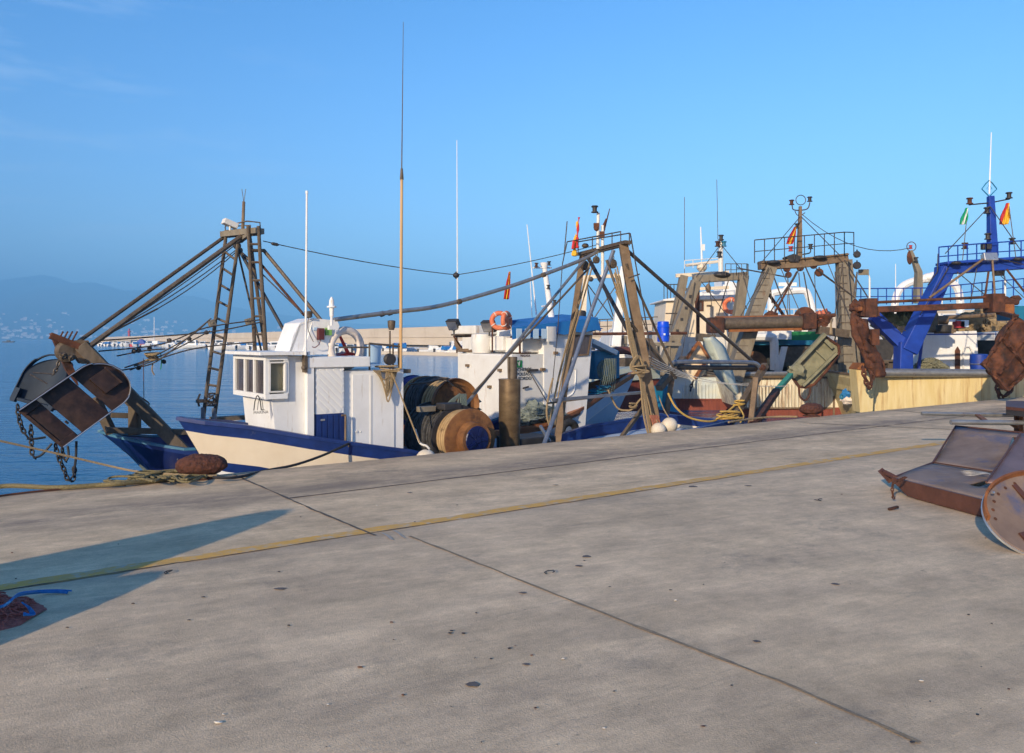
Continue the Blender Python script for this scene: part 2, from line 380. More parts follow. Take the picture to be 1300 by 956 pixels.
def window(par, pl, pane=m_pane, fr=m_white, t=.035, proud=V((0, 0, 0)), name='window'):
    """pl: four corners"""
    mb = MB(); c = sum(pl, V((0, 0, 0)))/4
    nrm = (pl[1]-pl[0]).cross(pl[2]-pl[1]).normalized()
    if nrm.dot(V((0, 0, EYE))-c) < 0: nrm = -nrm
    for i in range(4):
        p, q = pl[i], pl[(i+1) % 4]; dd = (q-p).normalized()*t*.5; mb.beam(p-dd+nrm*.012, q+dd+nrm*.012, t, .03+.003*(i % 2), nrm)
    o = mb.build(name, fr, par)
    MB().prism([mix(p, c, .03)+proud+nrm*.004 for p in pl], nrm*.006).build('pane', pane, o)
    return o
# ------------------------------------------------------------------ world, sun, camera
SAZ = math.radians(27); SEL = math.radians(18)          # direction the light travels, measured from +Y to +X
trav = V((math.sin(SAZ)*math.cos(SEL), math.cos(SAZ)*math.cos(SEL), -math.sin(SEL)))
w = bpy.data.worlds.new('World'); S.world = w; w.use_nodes = True
nt = w.node_tree; bg = nt.nodes['Background']
sky = nt.nodes.new('ShaderNodeTexSky'); sky.sky_type = 'NISHITA'; sky.sun_disc = False
sky.sun_elevation = SEL; sky.sun_rotation = SAZ+math.pi; sky.air_density = 1.0; sky.dust_density = .6; sky.ozone_density = 2.2
hs = nt.nodes.new('ShaderNodeHueSaturation'); hs.inputs['Saturation'].default_value = 1.34
mu = nt.nodes.new('ShaderNodeMixRGB'); mu.blend_type = 'MULTIPLY'; mu.inputs[0].default_value = 1; mu.inputs[2].default_value = (.97, .97, 1.17, 1)
nt.links.new(sky.outputs[0], hs.inputs['Color']); nt.links.new(hs.outputs[0], mu.inputs[1]); tcw = nt.nodes.new('ShaderNodeTexCoord'); mpw = nt.nodes.new('ShaderNodeMapping'); mpw.inputs['Scale'].default_value = (1.2, 1.2, 7); nt.links.new(tcw.outputs['Generated'], mpw.inputs[0])
nw = nt.nodes.new('ShaderNodeTexNoise'); nw.inputs['Scale'].default_value = 5; nw.inputs['Detail'].default_value = 10; nw.inputs['Roughness'].default_value = .62; nt.links.new(mpw.outputs[0], nw.inputs[0])
rw = nt.nodes.new('ShaderNodeValToRGB'); rw.color_ramp.elements[0].position = .50; rw.color_ramp.elements[1].position = .78; rw.color_ramp.elements[1].color = (.5, .5, .5, 1); nt.links.new(nw.outputs['Fac'], rw.inputs[0])
sx = nt.nodes.new('ShaderNodeSeparateXYZ'); nt.links.new(tcw.outputs['Generated'], sx.inputs[0])
mr = nt.nodes.new('ShaderNodeMapRange'); mr.inputs[1].default_value = -.15; mr.inputs[2].default_value = -.6; nt.links.new(sx.outputs['X'], mr.inputs[0])
mm_ = nt.nodes.new('ShaderNodeMath'); mm_.operation = 'MULTIPLY'; nt.links.new(rw.outputs[0], mm_.inputs[0]); nt.links.new(mr.outputs[0], mm_.inputs[1])
mw = nt.nodes.new('ShaderNodeMixRGB'); nt.links.new(mm_.outputs[0], mw.inputs[0]); nt.links.new(mu.outputs[0], mw.inputs[1]); mw.inputs[2].default_value = (3.6, 4.6, 6.0, 1); nt.links.new(mw.outputs[0], bg.inputs['Color']); bg.inputs['Strength'].default_value = .116
sl = bpy.data.lights.new('sun', 'SUN'); sl.energy = 4.7; sl.angle = math.radians(.6); sl.color = (1, .83, .60)
so = bpy.data.objects.new('sun', sl); COL.objects.link(so); so.rotation_euler = trav.to_track_quat('-Z', 'Y').to_euler()
cam = bpy.data.cameras.new('camera'); co = bpy.data.objects.new('camera', cam); COL.objects.link(co)
co.location = (0, 0, EYE); co.rotation_euler = (math.pi/2, 0, 0)
cam.sensor_width = 36; cam.lens = 36*F/1300; cam.shift_y = -(478-H0)/1300; cam.clip_start = .05; cam.clip_end = 60000
S.camera = co
S.view_settings.view_transform = 'Standard'; S.view_settings.look = 'None'; S.view_settings.exposure = .95; S.view_settings.gamma = 1
S.cycles.volume_bounces = 0; S.cycles.max_bounces = 6; S.cycles.use_denoising = True
# ------------------------------------------------------------------ quay
def concrete():
    m = bpy.data.materials.new('quay_concrete'); m.use_nodes = True; nt = m.node_tree; nd = nt.nodes; lk = nt.links
    b = nd['Principled BSDF']; b.inputs['Roughness'].default_value = .88; b.inputs['Specular IOR Level'].default_value = .3
    tc = nd.new('ShaderNodeTexCoord')
    def nz(scale, stretch=(1, 1, 1), det=8, rough=.65, loc=(0, 0, 0), rot=math.radians(36.6)):
        mp = nd.new('ShaderNodeMapping'); mp.vector_type = 'POINT'; mp.inputs['Scale'].default_value = stretch
        mr = nd.new('ShaderNodeMapping'); mr.inputs['Rotation'].default_value = (0, 0, -rot); mr.inputs['Location'].default_value = loc
        lk.new(tc.outputs['Object'], mr.inputs[0]); lk.new(mr.outputs[0], mp.inputs[0])
        n = nd.new('ShaderNodeTexNoise'); n.inputs['Scale'].default_value = scale; n.inputs['Detail'].default_value = det; n.inputs['Roughness'].default_value = rough
        lk.new(mp.outputs[0], n.inputs[0]); return n.outputs['Fac']
    def ramp(f, p0, p1, c0, c1):
        r = nd.new('ShaderNodeValToRGB'); r.color_ramp.elements[0].position = p0; r.color_ramp.elements[1].position = p1
        r.color_ramp.elements[0].color = (*c0, 1); r.color_ramp.elements[1].color = (*c1, 1); lk.new(f, r.inputs[0]); return r.outputs[0]
    def mx(f, a, c, mode='MIX'):
        x = nd.new('ShaderNodeMixRGB'); x.blend_type = mode
        if isinstance(f, float): x.inputs[0].default_value = f
        else: lk.new(f, x.inputs[0])
        lk.new(a, x.inputs[1])
        if isinstance(c, tuple): x.inputs[2].default_value = (*c, 1)
        else: lk.new(c, x.inputs[2])
        return x.outputs[0]
    base = ramp(nz(.55, (1, 1.5, 1), 14, .75), .34, .66, (.66, .49, .30), (.98, .74, .47))
    mott = ramp(nz(3.2, (1, 1.2, 1), 14, .82, (4, 1, 0)), .35, .7, (.70, .68, .66), (1.16, 1.12, 1.08))
    c = mx(1.0, base, mott, 'MULTIPLY')
    sweep = ramp(nz(1.3, (.5, 2.2, 1), 14, .8, (9, 3, 0), math.radians(25)), .40, .62, (.80, .79, .79), (1.12, 1.11, 1.08))
    c = mx(.9, c, sweep, 'MULTIPLY')
    dark = ramp(nz(.85, (1, 1.3, 1), 14, .80, (12, 7, 0)), .55, .72, (0, 0, 0), (.85, .85, .85))
    c = mx(dark, c, (.22, .175, .13))
    smear = ramp(nz(1.9, (.16, 3.4, 1), 14, .8, (2, 17, 0), math.radians(34)), .57, .70, (0, 0, 0), (.45, .45, .45))
    c = mx(smear, c, (.15, .125, .105))
    scr = ramp(nz(7, (.12, 5, 1), 8, .8, (5, 2, 0), math.radians(12)), .64, .70, (0, 0, 0), (.45, .45, .45)); c = mx(scr, c, (.62, .54, .43))
    scr2 = ramp(nz(6, (.10, 6, 1), 8, .8, (1, 8, 0), math.radians(62)), .655, .71, (0, 0, 0), (.5, .5, .5)); c = mx(scr2, c, (.17, .14, .11))
    spots = ramp(nz(9, (1, 1, 1), 6, .6, (7, 7, 0)), .68, .76, (0, 0, 0), (.5, .5, .5))
    c = mx(spots, c, (.15, .12, .09))
    pale = ramp(nz(2.3, (.6, 2, 1), 8, .75, (21, 4, 0), math.radians(20)), .66, .76, (0, 0, 0), (.4, .4, .4))
    c = mx(pale, c, (.52, .47, .41))
    geo = nd.new('ShaderNodeNewGeometry'); dt = nd.new('ShaderNodeVectorMath'); dt.operation = 'DOT_PRODUCT'; dt.inputs[1].default_value = tuple(N); lk.new(geo.outputs['Position'], dt.inputs[0])
    def mth(op, a, b_=None, cl=False):
        m_ = nd.new('ShaderNodeMath'); m_.operation = op; m_.use_clamp = cl
        for k_, v_ in enumerate((a, b_)):
            if v_ is None: continue
            if isinstance(v_, (int, float)): m_.inputs[k_].default_value = v_
            else: lk.new(v_, m_.inputs[k_])
        return m_.outputs[0]
    nn = mth('SUBTRACT', dt.outputs['Value'], NE); wob = mth('MULTIPLY', mth('SUBTRACT', nz(1.2, (1, 1, 1), 8, .7, (3, 9, 0)), .5), .5)
    def band(cen, wd): return mth('SUBTRACT', 1.0, mth('DIVIDE', mth('ABSOLUTE', mth('SUBTRACT', mth('ADD', nn, wob), cen)), wd), True)
    grime = ramp(nz(1.6, (.5, 1.5, 1), 14, .8, (6, 6, 0)), .34, .54, (0, 0, 0), (1, 1, 1))
    c = mx(mth('MULTIPLY', mth('MULTIPLY', band(-1.62, .7), grime), .75), c, (.19, .145, .115))
    c = mx(mth('MULTIPLY', mth('MULTIPLY', band(-.1, .6), grime), .6), c, (.27, .20, .14))
    c = mx(mth('MULTIPLY', band(-3.85, .22), .35), c, (.30, .235, .17))
    near = mth('MULTIPLY', mth('LESS_THAN', nn, -3.8), .10); c = mx(near, c, (.36, .33, .30))
    grain = ramp(nz(90, det=3), .3, .7, (.86, .86, .86), (1.1, 1.1, 1.1))
    c = mx(1.0, c, grain, 'MULTIPLY')
    lk.new(c, b.inputs['Base Color'])
    bp = nd.new('ShaderNodeBump'); bp.inputs['Strength'].default_value = .35; bp.inputs['Distance'].default_value = .012
    ad = nd.new('ShaderNodeMath'); ad.operation = 'ADD'; lk.new(nz(38, det=6, rough=.75), ad.inputs[0]); lk.new(nz(110, (1, 1, 1), 4), ad.inputs[1])
    lk.new(ad.outputs[0], bp.inputs['Height']); lk.new(bp.outputs[0], b.inputs['Normal'])
    return m
m_conc = concrete()
mb = MB(); us = [-60+.0*i for i in range(1)]+[-12+.12*i for i in range(350)]+[60, 160]
def ej(u): return .012*NZ.noise(V((u*1.3, 0, 3)))+.014*NZ.noise(V((u*6, 0, 9)))
rows = [[L(u, -90, 0) for u in us], [L(u, -.10, 0) for u in us],
        [L(u, -.035+ej(u), -.006) for u in us], [L(u, -.006+ej(u+40), -.035) for u in us], [L(u, 0, -.25) for u in us], [L(u, 0, -3.2) for u in us]]
mb.grid(rows); tag(mb.build('quay', m_conc, None, True), kind='structure')
def strip(name, mat, pts, w, z, jit=.0, step=.1, th=.0):
    P_ = resample([p for p in pts], step); mb = MB(); r0, r1 = [], []
    for i, p in enumerate(P_):
        d = (P_[min(i+1, len(P_)-1)]-P_[max(i-1, 0)]).normalized(); s_ = d.cross(Z)
        a, b = (w/2+jit*NZ.noise(p*5), w/2+jit*NZ.noise(p*5+V((9, 9, 9)))); off = s_*(jit*.8*NZ.noise(p*1.1))
        r0.append(V((p.x, p.y, z))+s_*a+off); r1.append(V((p.x, p.y, z))-s_*b+off)
    mb.grid([r0, r1]); return tag(mb.build(name, mat), kind='structure')
m_line = MAT('worn_yellow_line_paint', (.72, .38, .06), (.56, .33, .10), .85, scale=6, stain=(.50, .41, .29), amt=.62, sscale=9, bump=.2)
m_joint = MAT('joint_filler', (.085, .068, .055), (.15, .12, .09), .95, scale=20, bump=.5)
m_jointp = MAT('pale_joint_filler', (.30, .22, .13), (.2, .15, .10), .95, scale=14, bump=.5)
strip('yellow_line', m_line, [L(-9, -3.72, 0), L(40, -3.72, 0)], .16, .004, .03)
strip('line_edge_crack', m_joint, [L(-9, -3.80, 0), L(0.6, -3.80, 0)], .014, .0045, .012)
strip('long_joint', m_joint, [G(368, 632.5), L(34, -1.67, 0)], .028, .004, .02)
strip('slab_joint', m_joint, [G(297, 603), G(395, 646), G(480, 682)], .026, .0045, .016)
strip('slab_joint_near', m_jointp, [G(520, 681), G(640, 729), G(790, 788), G(985, 864), G(1060, 897), G(1170, 945)], .022, .0042, .014)
strip('slab_joint_far', m_joint, [G(1126, 520), G(1200, 527), G(1320, 533)], .05, .004, .02)
strip('slab_joint_far', m_joint, [G(1020, 537), G(1200, 545), G(1330, 549)], .05, .004, .02)
m_paint2 = MAT('faint_paint_marks', (.42, .38, .32), (.33, .29, .24), .85, scale=9, bump=.1)
strip('paint_fleck', m_paint2, [G(484, 677), G(500, 686)], .03, .005, .02, .03)
strip('paint_fleck', m_paint2, [G(500, 674), G(516, 684)], .02, .005, .02, .03)
m_oil = MAT('dried_oil_stain', (.10, .08, .07), (.15, .125, .105), .8, scale=6, bump=.1)
random.seed(5)
mb = MB()
for px, py, r in [(355, 748, .035), (745, 707, .04), (735, 719, .03), (664, 753, .025), (880, 618, .06), (668, 844, .018), (960, 815, .02), (520, 626, .03), (706, 616, .03), (950, 617, .04), (1060, 742, .03), (600, 870, .04)]:
    c = G(px, py)+Z*.0046; k = 18; sd = random.random()*9
    mb.add([c]+[c+V((math.cos(t), .8*math.sin(t), 0))*r*(.7+.9*abs(NZ.noise(V((math.cos(t)*1.2+sd, math.sin(t)*1.2, sd))))) for t in [6.283*i/k for i in range(k)]], [(0, i+1, (i+1) % k+1) for i in range(k)])
tag(mb.build('ground_stain', m_oil), kind='structure')
mb = MB(); random.seed(11)
for i in range(80):
    px = random.uniform(0, 1300); py = 560+390*random.random()**.8
    if py-H0 < 190-.0962*px+14: continue
    c = G(px, py)+Z*.006; r = random.uniform(.0025, .008)
    mb.ball(c, r*random.uniform(1, 2.2), r, r*.5, 6, 4, jit=.5, mi=random.choice((0, 0, 1, 2)))
for px, py, l in [(697, 728, .08), (213, 728, .03), (1040, 636, .04)]:
    c = G(px, py)+Z*.012; mb.path([c+V((l*t+.02*math.sin(t*9+px), .03*math.cos(t*7+px), .006*math.sin(5*t))) for t in [i/6-.5 for i in range(7)]], .0035, 5, 0)
m_chalk = MAT('pale_crumbs', (.6, .57, .5), (.5, .45, .38), .9)
tag(mb.build('ground_litter', [m_dark, m_chalk, m_rust]), kind='stuff')
# ------------------------------------------------------------------ water
WZ = -.9
def water():
    m = bpy.data.materials.new('harbour_water'); m.use_nodes = True; nt = m.node_tree; nd = nt.nodes; lk = nt.links
    b = nd['Principled BSDF']; b.inputs['Base Color'].default_value = (.004, .085, .19, 1); b.inputs['Roughness'].default_value = .10; b.inputs['IOR'].default_value = 1.33
    tc = nd.new('ShaderNodeTexCoord'); last = None
    for sc, st, sg, dist in ((.35, (.4, 1.5, 1), .30, .8), (1.7, (.5, 1.4, 1), .40, .22), (6, (.8, 1.4, 1), .35, .06)):
        mp = nd.new('ShaderNodeMapping'); mp.inputs['Scale'].default_value = st; lk.new(tc.outputs['Object'], mp.inputs[0])
        n = nd.new('ShaderNodeTexNoise'); n.inputs['Scale'].default_value = sc; n.inputs['Detail'].default_value = 3; lk.new(mp.outputs[0], n.inputs[0])
        bp = nd.new('ShaderNodeBump'); bp.inputs['Strength'].default_value = sg; bp.inputs['Distance'].default_value = dist
        lk.new(n.outputs['Fac'], bp.inputs['Height'])
        if last: lk.new(last, bp.inputs['Normal'])
        last = bp.outputs[0]
    lk.new(last, b.inputs['Normal']); return m
mb = MB(); mb.add([V((-14000, -2000, WZ)), V((14000, -2000, WZ)), V((14000, 12500, WZ)), V((-14000, 12500, WZ))], [(0, 1, 2, 3)])
tag(mb.build('water', water()), kind='structure')
# ------------------------------------------------------------------ mountain
m_hill = MAT('wooded_hillside', (.03, .045, .025), (.10, .095, .06), .95, scale=.0016, stain=(.16, .14, .11), amt=.3, sscale=.003, bump=0)
rows = []
def ridge(x):
    px = 650+F*x/8000.
    k = [(-900, 60), (-500, 70), (-200, 82), (-60, 78), (0, 80), (50, 90), (100, 85), (140, 76), (230, 62), (300, 46), (370, 36), (460, 24), (600, 14), (750, 6), (1000, 2)]
    for (a, u), (b, v) in zip(k, k[1:]):
        if a <= px <= b: return (u+(v-u)*(px-a)/(b-a))*8000/F
    return 0
NX, NY = 150, 34
for j in range(NY+1):
    r = []
    for i in range(NX+1):
        x = -12000+14700*i/NX; y = 5600+(4600)*j/NY
        t = min(1, j/(NY*.62)); h = ridge(x*8000/y)*(t**1.25)
        if j > NY*.62: h *= 1-.5*(j/NY-.62)/.38
        h *= 1+.22*NZ.fractal(V((x, y, 0))*.0009, 1.0, 2.0, 5)
        r.append(V((x, y, h-8 if j else -30)))
    rows.append(r)
tag(MB().grid(rows).build('mountain', m_hill, None, True), kind='structure')
# hillside town
m_h1 = MAT('whitewashed_house', (.8, .76, .7), (.85, .8, .76)); m_h2 = MAT('pink_house_render', (.75, .55, .46), (.8, .62, .5)); m_roof = MAT('terracotta_roof', (.4, .17, .09), (.45, .22, .12))
def hillz(x, y):
    fx = (x+12000)/14700*NX; fy = (y-5600)/4600*NY; i, j = int(fx), int(fy); fx -= i; fy -= j
    return mix(mix(rows[j][i], rows[j][i+1], fx), mix(rows[j+1][i], rows[j+1][i+1], fx), fy).z
random.seed(21)
def house(kind):
    wd, dp, ht = (26, 14, 9) if kind == 0 else ((60, 16, 16) if kind == 1 else (34, 14, 26))
    t = thing('hillside_building', ['small white house among the hazy hillside town across the bay', 'long pale apartment building in the hazy town across the bay', 'tall pink apartment block in the hazy town across the bay'][kind], 'house' if kind == 0 else 'building', V((0, 0, 0)), ['houses of the hazy hillside town', 'apartment blocks of the hazy hillside town', 'pink blocks of the hazy hillside town'][kind])
    mb = MB(); mb.box(V((0, 0, ht/2-5)), wd/2, dp/2, ht/2+5); mb.box(V((wd*.2, 0, ht+1.5)), wd*.2, dp*.3, 1.5); mb.build('wall', [m_h1, m_h1, m_h2][kind], t)
    mb = MB(); mb.prism([V((-wd/2-1, -dp/2-1, ht)), V((-wd/2-1, dp/2+1, ht)), V((-wd/2-1, 0, ht+4))], V((wd*.66, 0, 0))); mb.build('roof', m_roof, t)
    return t
protos = [house(0), house(1), house(2)]; used = [0, 0, 0]; cnt = 0
while cnt < 190:
    px = random.choice((random.gauss(30, 45), random.gauss(210, 50), random.uniform(0, 400), random.gauss(15, 30))); 
    if px < -60 or px > 460: continue
    y = 5750+abs(random.gauss(0, 1))*620
    x = (px-650)*y/F; z = hillz(x, y)
    if z < 4 or z > 260*random.random()+40: continue
    k = random.choices((0, 1, 2), (5, 3, 2))[0]
    o = protos[k] if not used[k] else copy_tree(protos[k]); used[k] = 1
    o.location = (x, y, z); s_ = random.uniform(.45, .9); o.scale = (s_, s_, s_); cnt += 1
# ------------------------------------------------------------------ haze
hz = bpy.data.materials.new('haze'); hz.use_nodes = True; nt = hz.node_tree; nt.nodes.remove(nt.nodes['Principled BSDF'])
pv = nt.nodes.new('ShaderNodeVolumePrincipled'); pv.inputs['Color'].default_value = (.20, .54, 1, 1); pv.inputs['Density'].default_value = 3.4e-4; pv.inputs['Anisotropy'].default_value = -.3
nt.links.new(pv.outputs[0], nt.nodes['Material Output'].inputs['Volume'])
ztop_ = max(p.z for r_ in rows for p in r_)+25
mb = MB(); mb.box(V((0, 5300, (ztop_-34)/2)), 14500, 7700, (ztop_+34)/2)
hzo = tag(mb.build('haze', hz), kind='stuff')
# ------------------------------------------------------------------ breakwater and small boats
def WL(x0, x1, k):   # along the breakwater from (20.6,125) towards (-519,1040)
    pass
BW0, BW1 = V((90, 8, 0)), V((-560, 1110, 0)); BD = (BW1-BW0).normalized(); BN = V((BD.y, -BD.x, 0)); BN = BN if BN.y < 0 else -BN
t = thing('breakwater', 'long pale concrete breakwater wall running behind the moored small boats', 'breakwater', V((0, 200, WZ)))
mb = MB()
segs = [mix(BW0, BW1, i/60) for i in range(61)]
rows_ = [[p+BN*0.0+Z*4.6 for p in segs], [p+BN*.4+Z*4.55 for p in segs], [p+BN*.5+Z*.3 for p in segs]]
mb.grid(rows_)
mb.grid([[p-BN*1.6+Z*4.6 for p in segs], [p+Z*4.6 for p in segs]])
mb.grid([[p-BN*1.9-Z*2 for p in segs], [p-BN*1.6+Z*4.6 for p in segs]])
e = BW1; mb.add([e+BN*.5-Z*2, e+Z*4.6, e-BN*1.6+Z*4.6, e-BN*1.9-Z*2], [(0, 1, 2, 3)])
mb.build('wall', m_wall, t)
mb = MB()
for p, q in zip(segs, segs[1:]): mb.beam(p+BN*.56+Z*2.2, q+BN*.56+Z*2.2, .25, .2)
mb.build('ledge', m_wall, t)
mb = MB(); mb.grid([[p+BN*.3-Z*.15 for p in segs], [p+BN*9-Z*.15 for p in segs], [p+BN*9.2-Z*2 for p in segs]]); mb.add([e+BN*.3-Z*.15, e+BN*9-Z*.15, e+BN*9.2-Z*2, e+BN*.3-Z*2], [(0, 1, 2, 3)])
mb.build('walkway', m_wall, t)
mb = MB(); c = W(150, 441, 470); mb.box(c+Z*1.2, 9, 4, 2.8); mb.box(c+V((0, 0, 4.1)), 9.4, 4.4, .2); mb.box(c+V((-3, -4.05, .9)), 1.1, .1, 1.6)
tag(mb.build('harbour_shed', m_wall), 'square pale concrete shed at the left end of the breakwater', 'shed')
t = thing('beacon_tower', 'small red beacon tower rising behind the breakwater near the white sailing mast', 'beacon', W(164, 432, 900))
c = t.location.copy(); MB().lathe(c, Z, [(-4, 2), (0, 1.7), (9, 1.2), (9.2, 2), (10, 2)], 12).build('tower', m_red, t); MB().lathe(c+Z*10, Z, [(0, .8), (1.6, .8), (2, 1.1), (3, .2)], 10).build('lamp_housing', m_red, t)
# small boats: three kinds
m_cab = MAT('moored_boat_gelcoat', (.78, .78, .76), (.84, .83, .8), .35, scale=2, bump=0)
m_cabd = MAT('smoked_windscreen', (.05, .07, .09), (.08, .1, .12), .15, bump=0)
m_covers = [m_canvas, MAT('sand_canvas', (.55, .48, .36), (.5, .43, .3), .8), MAT('grey_canvas', (.3, .33, .36), (.35, .38, .42), .8)]
def smallboat(kind, label, group):
    Lh, wd = (6.5, 1.15) if kind < 2 else (8.5, 1.4)
    t = thing('motorboat' if kind != 3 else 'rowing_boat', label, 'boat', V((0, 0, 0)), group)
    mb = MB(); rw = []
    for s in [i/9 for i in range(10)]:
        hw = wd*(1-max(0, (s-.45)/.55)**2.2); zg = .75+.35*s*s; y = s*Lh
        rw.append([V((-hw, y, zg)), V((-hw*.88, y-.1*s, .25)), V((-hw*.5, y-.3*s, -.2)), V((hw*.5, y-.3*s, -.2)), V((hw*.88, y-.1*s, .25)), V((hw, y, zg))])
    mb.grid(rw); mb.grid([[r[0], mix(r[0], r[5], .5)+Z*.05, r[5]] for r in rw]); mb.add(rw[0], [(0, 1, 2, 3, 4, 5)]); mb.build('hull', m_cab, t, True)
    mb = MB(); h = .75 if kind != 2 else 1.25
    prof = [V((-wd*.7, Lh*.28, .8)), V((-wd*.7, Lh*.66, .95)), V((-wd*.55, Lh*.55, .85+h)), V((-wd*.55, Lh*.3, .9+h))]
    mb.prism(prof, V((wd*1.3, 0, 0))); mb.build('cabin', m_cab, t, False)
    if kind != 1:
        mb = MB(); mb.box(V((0, Lh*.27, .95+h*.6)), wd*.5, .05, h*.22); mb.box(V((-wd*.73, Lh*.44, .95+h*.5)), .04, Lh*.1, h*.18); mb.build('windscreen', m_cabd, t)
    else:
        MB().prism([V((-wd*.85, .3, .9)), V((-wd*.85, Lh*.45, .95)), V((-wd*.7, Lh*.4, 1.7)), V((-wd*.7, .6, 1.45))], V((wd*1.7, 0, 0))).build('canvas_cover', random.choice(m_covers), t)
    mb = MB(); mb.box(V((0, -.15, .55)), .18, .18, .38); mb.box(V((0, -.2, 0)), .08, .1, .35); mb.build('outboard_motor', m_dark, t, False, .02)
    return t
SBL = [('white cuddy motorboat moored stern-out in the row along the far breakwater', 'white cuddy boats along the far breakwater'),
       ('white motorboat with a canvas cover moored in the row along the far breakwater', 'canvas covered boats along the far breakwater'),
       ('tall cabin cruiser moored in the row along the far breakwater', 'cabin cruisers along the far breakwater')]
sb = [smallboat(i, *SBL[i]) for i in range(3)]; used = [0]*3
random.seed(3)
def frontD(px): # distance of the moored row
    k = [(100, 330), (140, 300), (250, 232), (340, 178), (400, 156), (540, 132), (640, 118), (760, 112), (1000, 98), (1400, 90)]
    for (a, u), (b, v) in zip(k, k[1:]):
        if a <= px <= b: return u+(v-u)*(px-a)/(b-a)
px = 126
while px < 600:
    D = frontD(px); k = random.choices((0, 1, 2), (5, 3, 2))[0]
    rowsn = 1 if px > 430 else 2
    for rr in range(rowsn):
        kk = k if rr == 0 else random.choice((0, 1, 2))
        o = sb[kk] if not used[kk] else copy_tree(sb[kk]); used[kk] = 1
        p = W(px+random.uniform(-3, 3)+rr*5, H0, D+rr*14); o.location = (p.x, p.y, WZ+.15)
        o.rotation_euler = (0, 0, random.gauss(.35, .15) if random.random() < .75 else random.choice((1.7, -1.4))); s_ = random.uniform(.8, 1.1); o.scale = (s_, s_, s_)
    px += F/D*random.uniform(2.2, 3.1)
t = thing('moored_sailboat', 'lone tall-masted white sailboat by the left part of the breakwater', 'sailboat', W(193, 439, 330))
c = t.location.copy(); c.z = WZ
mb = MB(); mb.prism([c+V((-5, 0, 1)), c+V((-4.2, 0, 0)), c+V((4, 0, 0)), c+V((5.5, 0, 1.3))], V((0, 2.6, 0))); mb.build('hull', m_cab, t); mb = MB(); mb.box(c+V((0, 1.3, 1.5)), 2, .9, .4); mb.build('cabin', m_cab, t)
mb = MB(); mb.tube(c+V((.3, 1.3, 1)), c+V((.3, 1.3, 11.6)), .16, .10); mb.tube(c+V((.3, 1.3, 2.6)), c+V((-3.6, 1.3, 2.7)), .12); mb.build('mast', m_cab, t)
t = thing('covered_launch', 'dark red launch with a bright blue tarpaulin among white boats by the breakwater', 'boat', W(176, 440, 285)); c = t.location.copy(); c.z = WZ
mb = MB(); mb.prism([c+V((-3.4, 0, .9)), c+V((-2.9, 0, -.1)), c+V((2.8, 0, -.1)), c+V((3.7, 0, 1.1))], V((0, 2, 0))); mb.build('hull', m_red, t)
MB().prism([c+V((-1.6, -.1, 1)), c+V((2.2, -.1, 1)), c+V((1.5, -.1, 2.1)), c+V((.4, -.1, 2.6))], V((0, 2.1, 0))).build('tarpaulin', m_royal, t)
for px, py, D, r, m, lab, nm in [(10, 436.5, 700, 2.6, m_dark, 'tiny dark motor launch alone on open water at the far left', 'distant_launch'), (124, 437, 420, 1.3, m_fender, 'pale boat far out on open water left of the breakwater end', 'distant_dinghy')]:
    t = thing(nm, lab, 'boat', W(px, py, D)); c = t.location.copy(); c.z = WZ
    MB().prism([c+V((-r*2, 0, .8)), c+V((-r*1.7, 0, 0)), c+V((r*1.6, 0, 0)), c+V((r*2.2, 0, 1))], V((0, 1.6, 0))).build('hull', m, t)
    mb = MB(); mb.box(c+V((0, .8, 1.3)), r*.5, .6, .5); mb.build('cabin', m, t)
# pontoon in front of the right-hand small boats
mb = MB(); p0, p1 = W(455, H0, 146), W(640, H0, 118); p0.z = p1.z = WZ+.25; mb.beam(p0, p1, 2.2, .5)
tag(mb.build('pontoon', m_wall), 'low pale floating pontoon that the right-hand small boats lie along', 'pontoon')
# ================================================================== BOAT B: cream hull, white cabin, stern A-frame
nc = 1.7
def near_st(px, py, hw, rk=0, nc=nc):
    p = A(px, py, nc-hw); return (uof(p), nc, hw, p.z, rk)
bB = thing('fishing_trawler', 'cream hulled trawler with navy rail and white cabin with a blue half door', 'fishing boat', V((-1, 12, WZ)))
bt = A(227, 533, nc)
st = [(uof(bt), nc, .02, bt.z, .55), near_st(262, 538.5, .24, .42), near_st(315, 544, .47, .3), near_st(393, 557, .82, .15), near_st(461, 567, 1.0, .05), near_st(524, 575, 1.08)]
uB = st[-1][0]
st += [(uB+1.0, nc, 1.15, -.34, 0), (uB+2.2, nc, 1.15, -.50, 0), (uB+3.9, nc, 1.15, -.50, 0), (uB+5.4, nc, 1.12, -.22, 0), (uB+7.4, nc, 1.0, -.08, 0)]
hull(bB, E0, U, N, st, [0, .15, .54, .68, .75, 1.0, 1.7], [m_blue, m_cream, m_blue, m_white, m_grey, m_grey], .22, (.10, .05), m_blue, m_sky)
uS = st[-1][0]
# wheelhouse and aft cabin
cn, cf = 1.12, 2.38
def C(px, py, n=cn): return A(px, py, n)
a0 = C(335, 451); uF = uof(a0); zR = a0.z
def ub(px, n=cn): return uof(A(px, 480, n))
def zb(px, py, n=cn): return A(px, py, n).z
u1, u2, u3 = ub(364), ub(396), ub(512)
zT, zM, zBt = zb(335, 451), zb(335, 507), -.35
zW = zb(335, 502)
# lower front, slanted, plus side walls (closed body)
uL = ub(352)
body = [(uF+.12, zM), (uL+.05, zBt), (u2, zBt), (u2, zT-.02), (u1, zT-.02), (u1, zM)]
mb = MB(); mb.prism([L(u, cn+.02, z) for u, z in body], N*(cf-cn-.04)); 
wl = mb.build('wheelhouse', m_white, bB, False, .012)
ex = .0
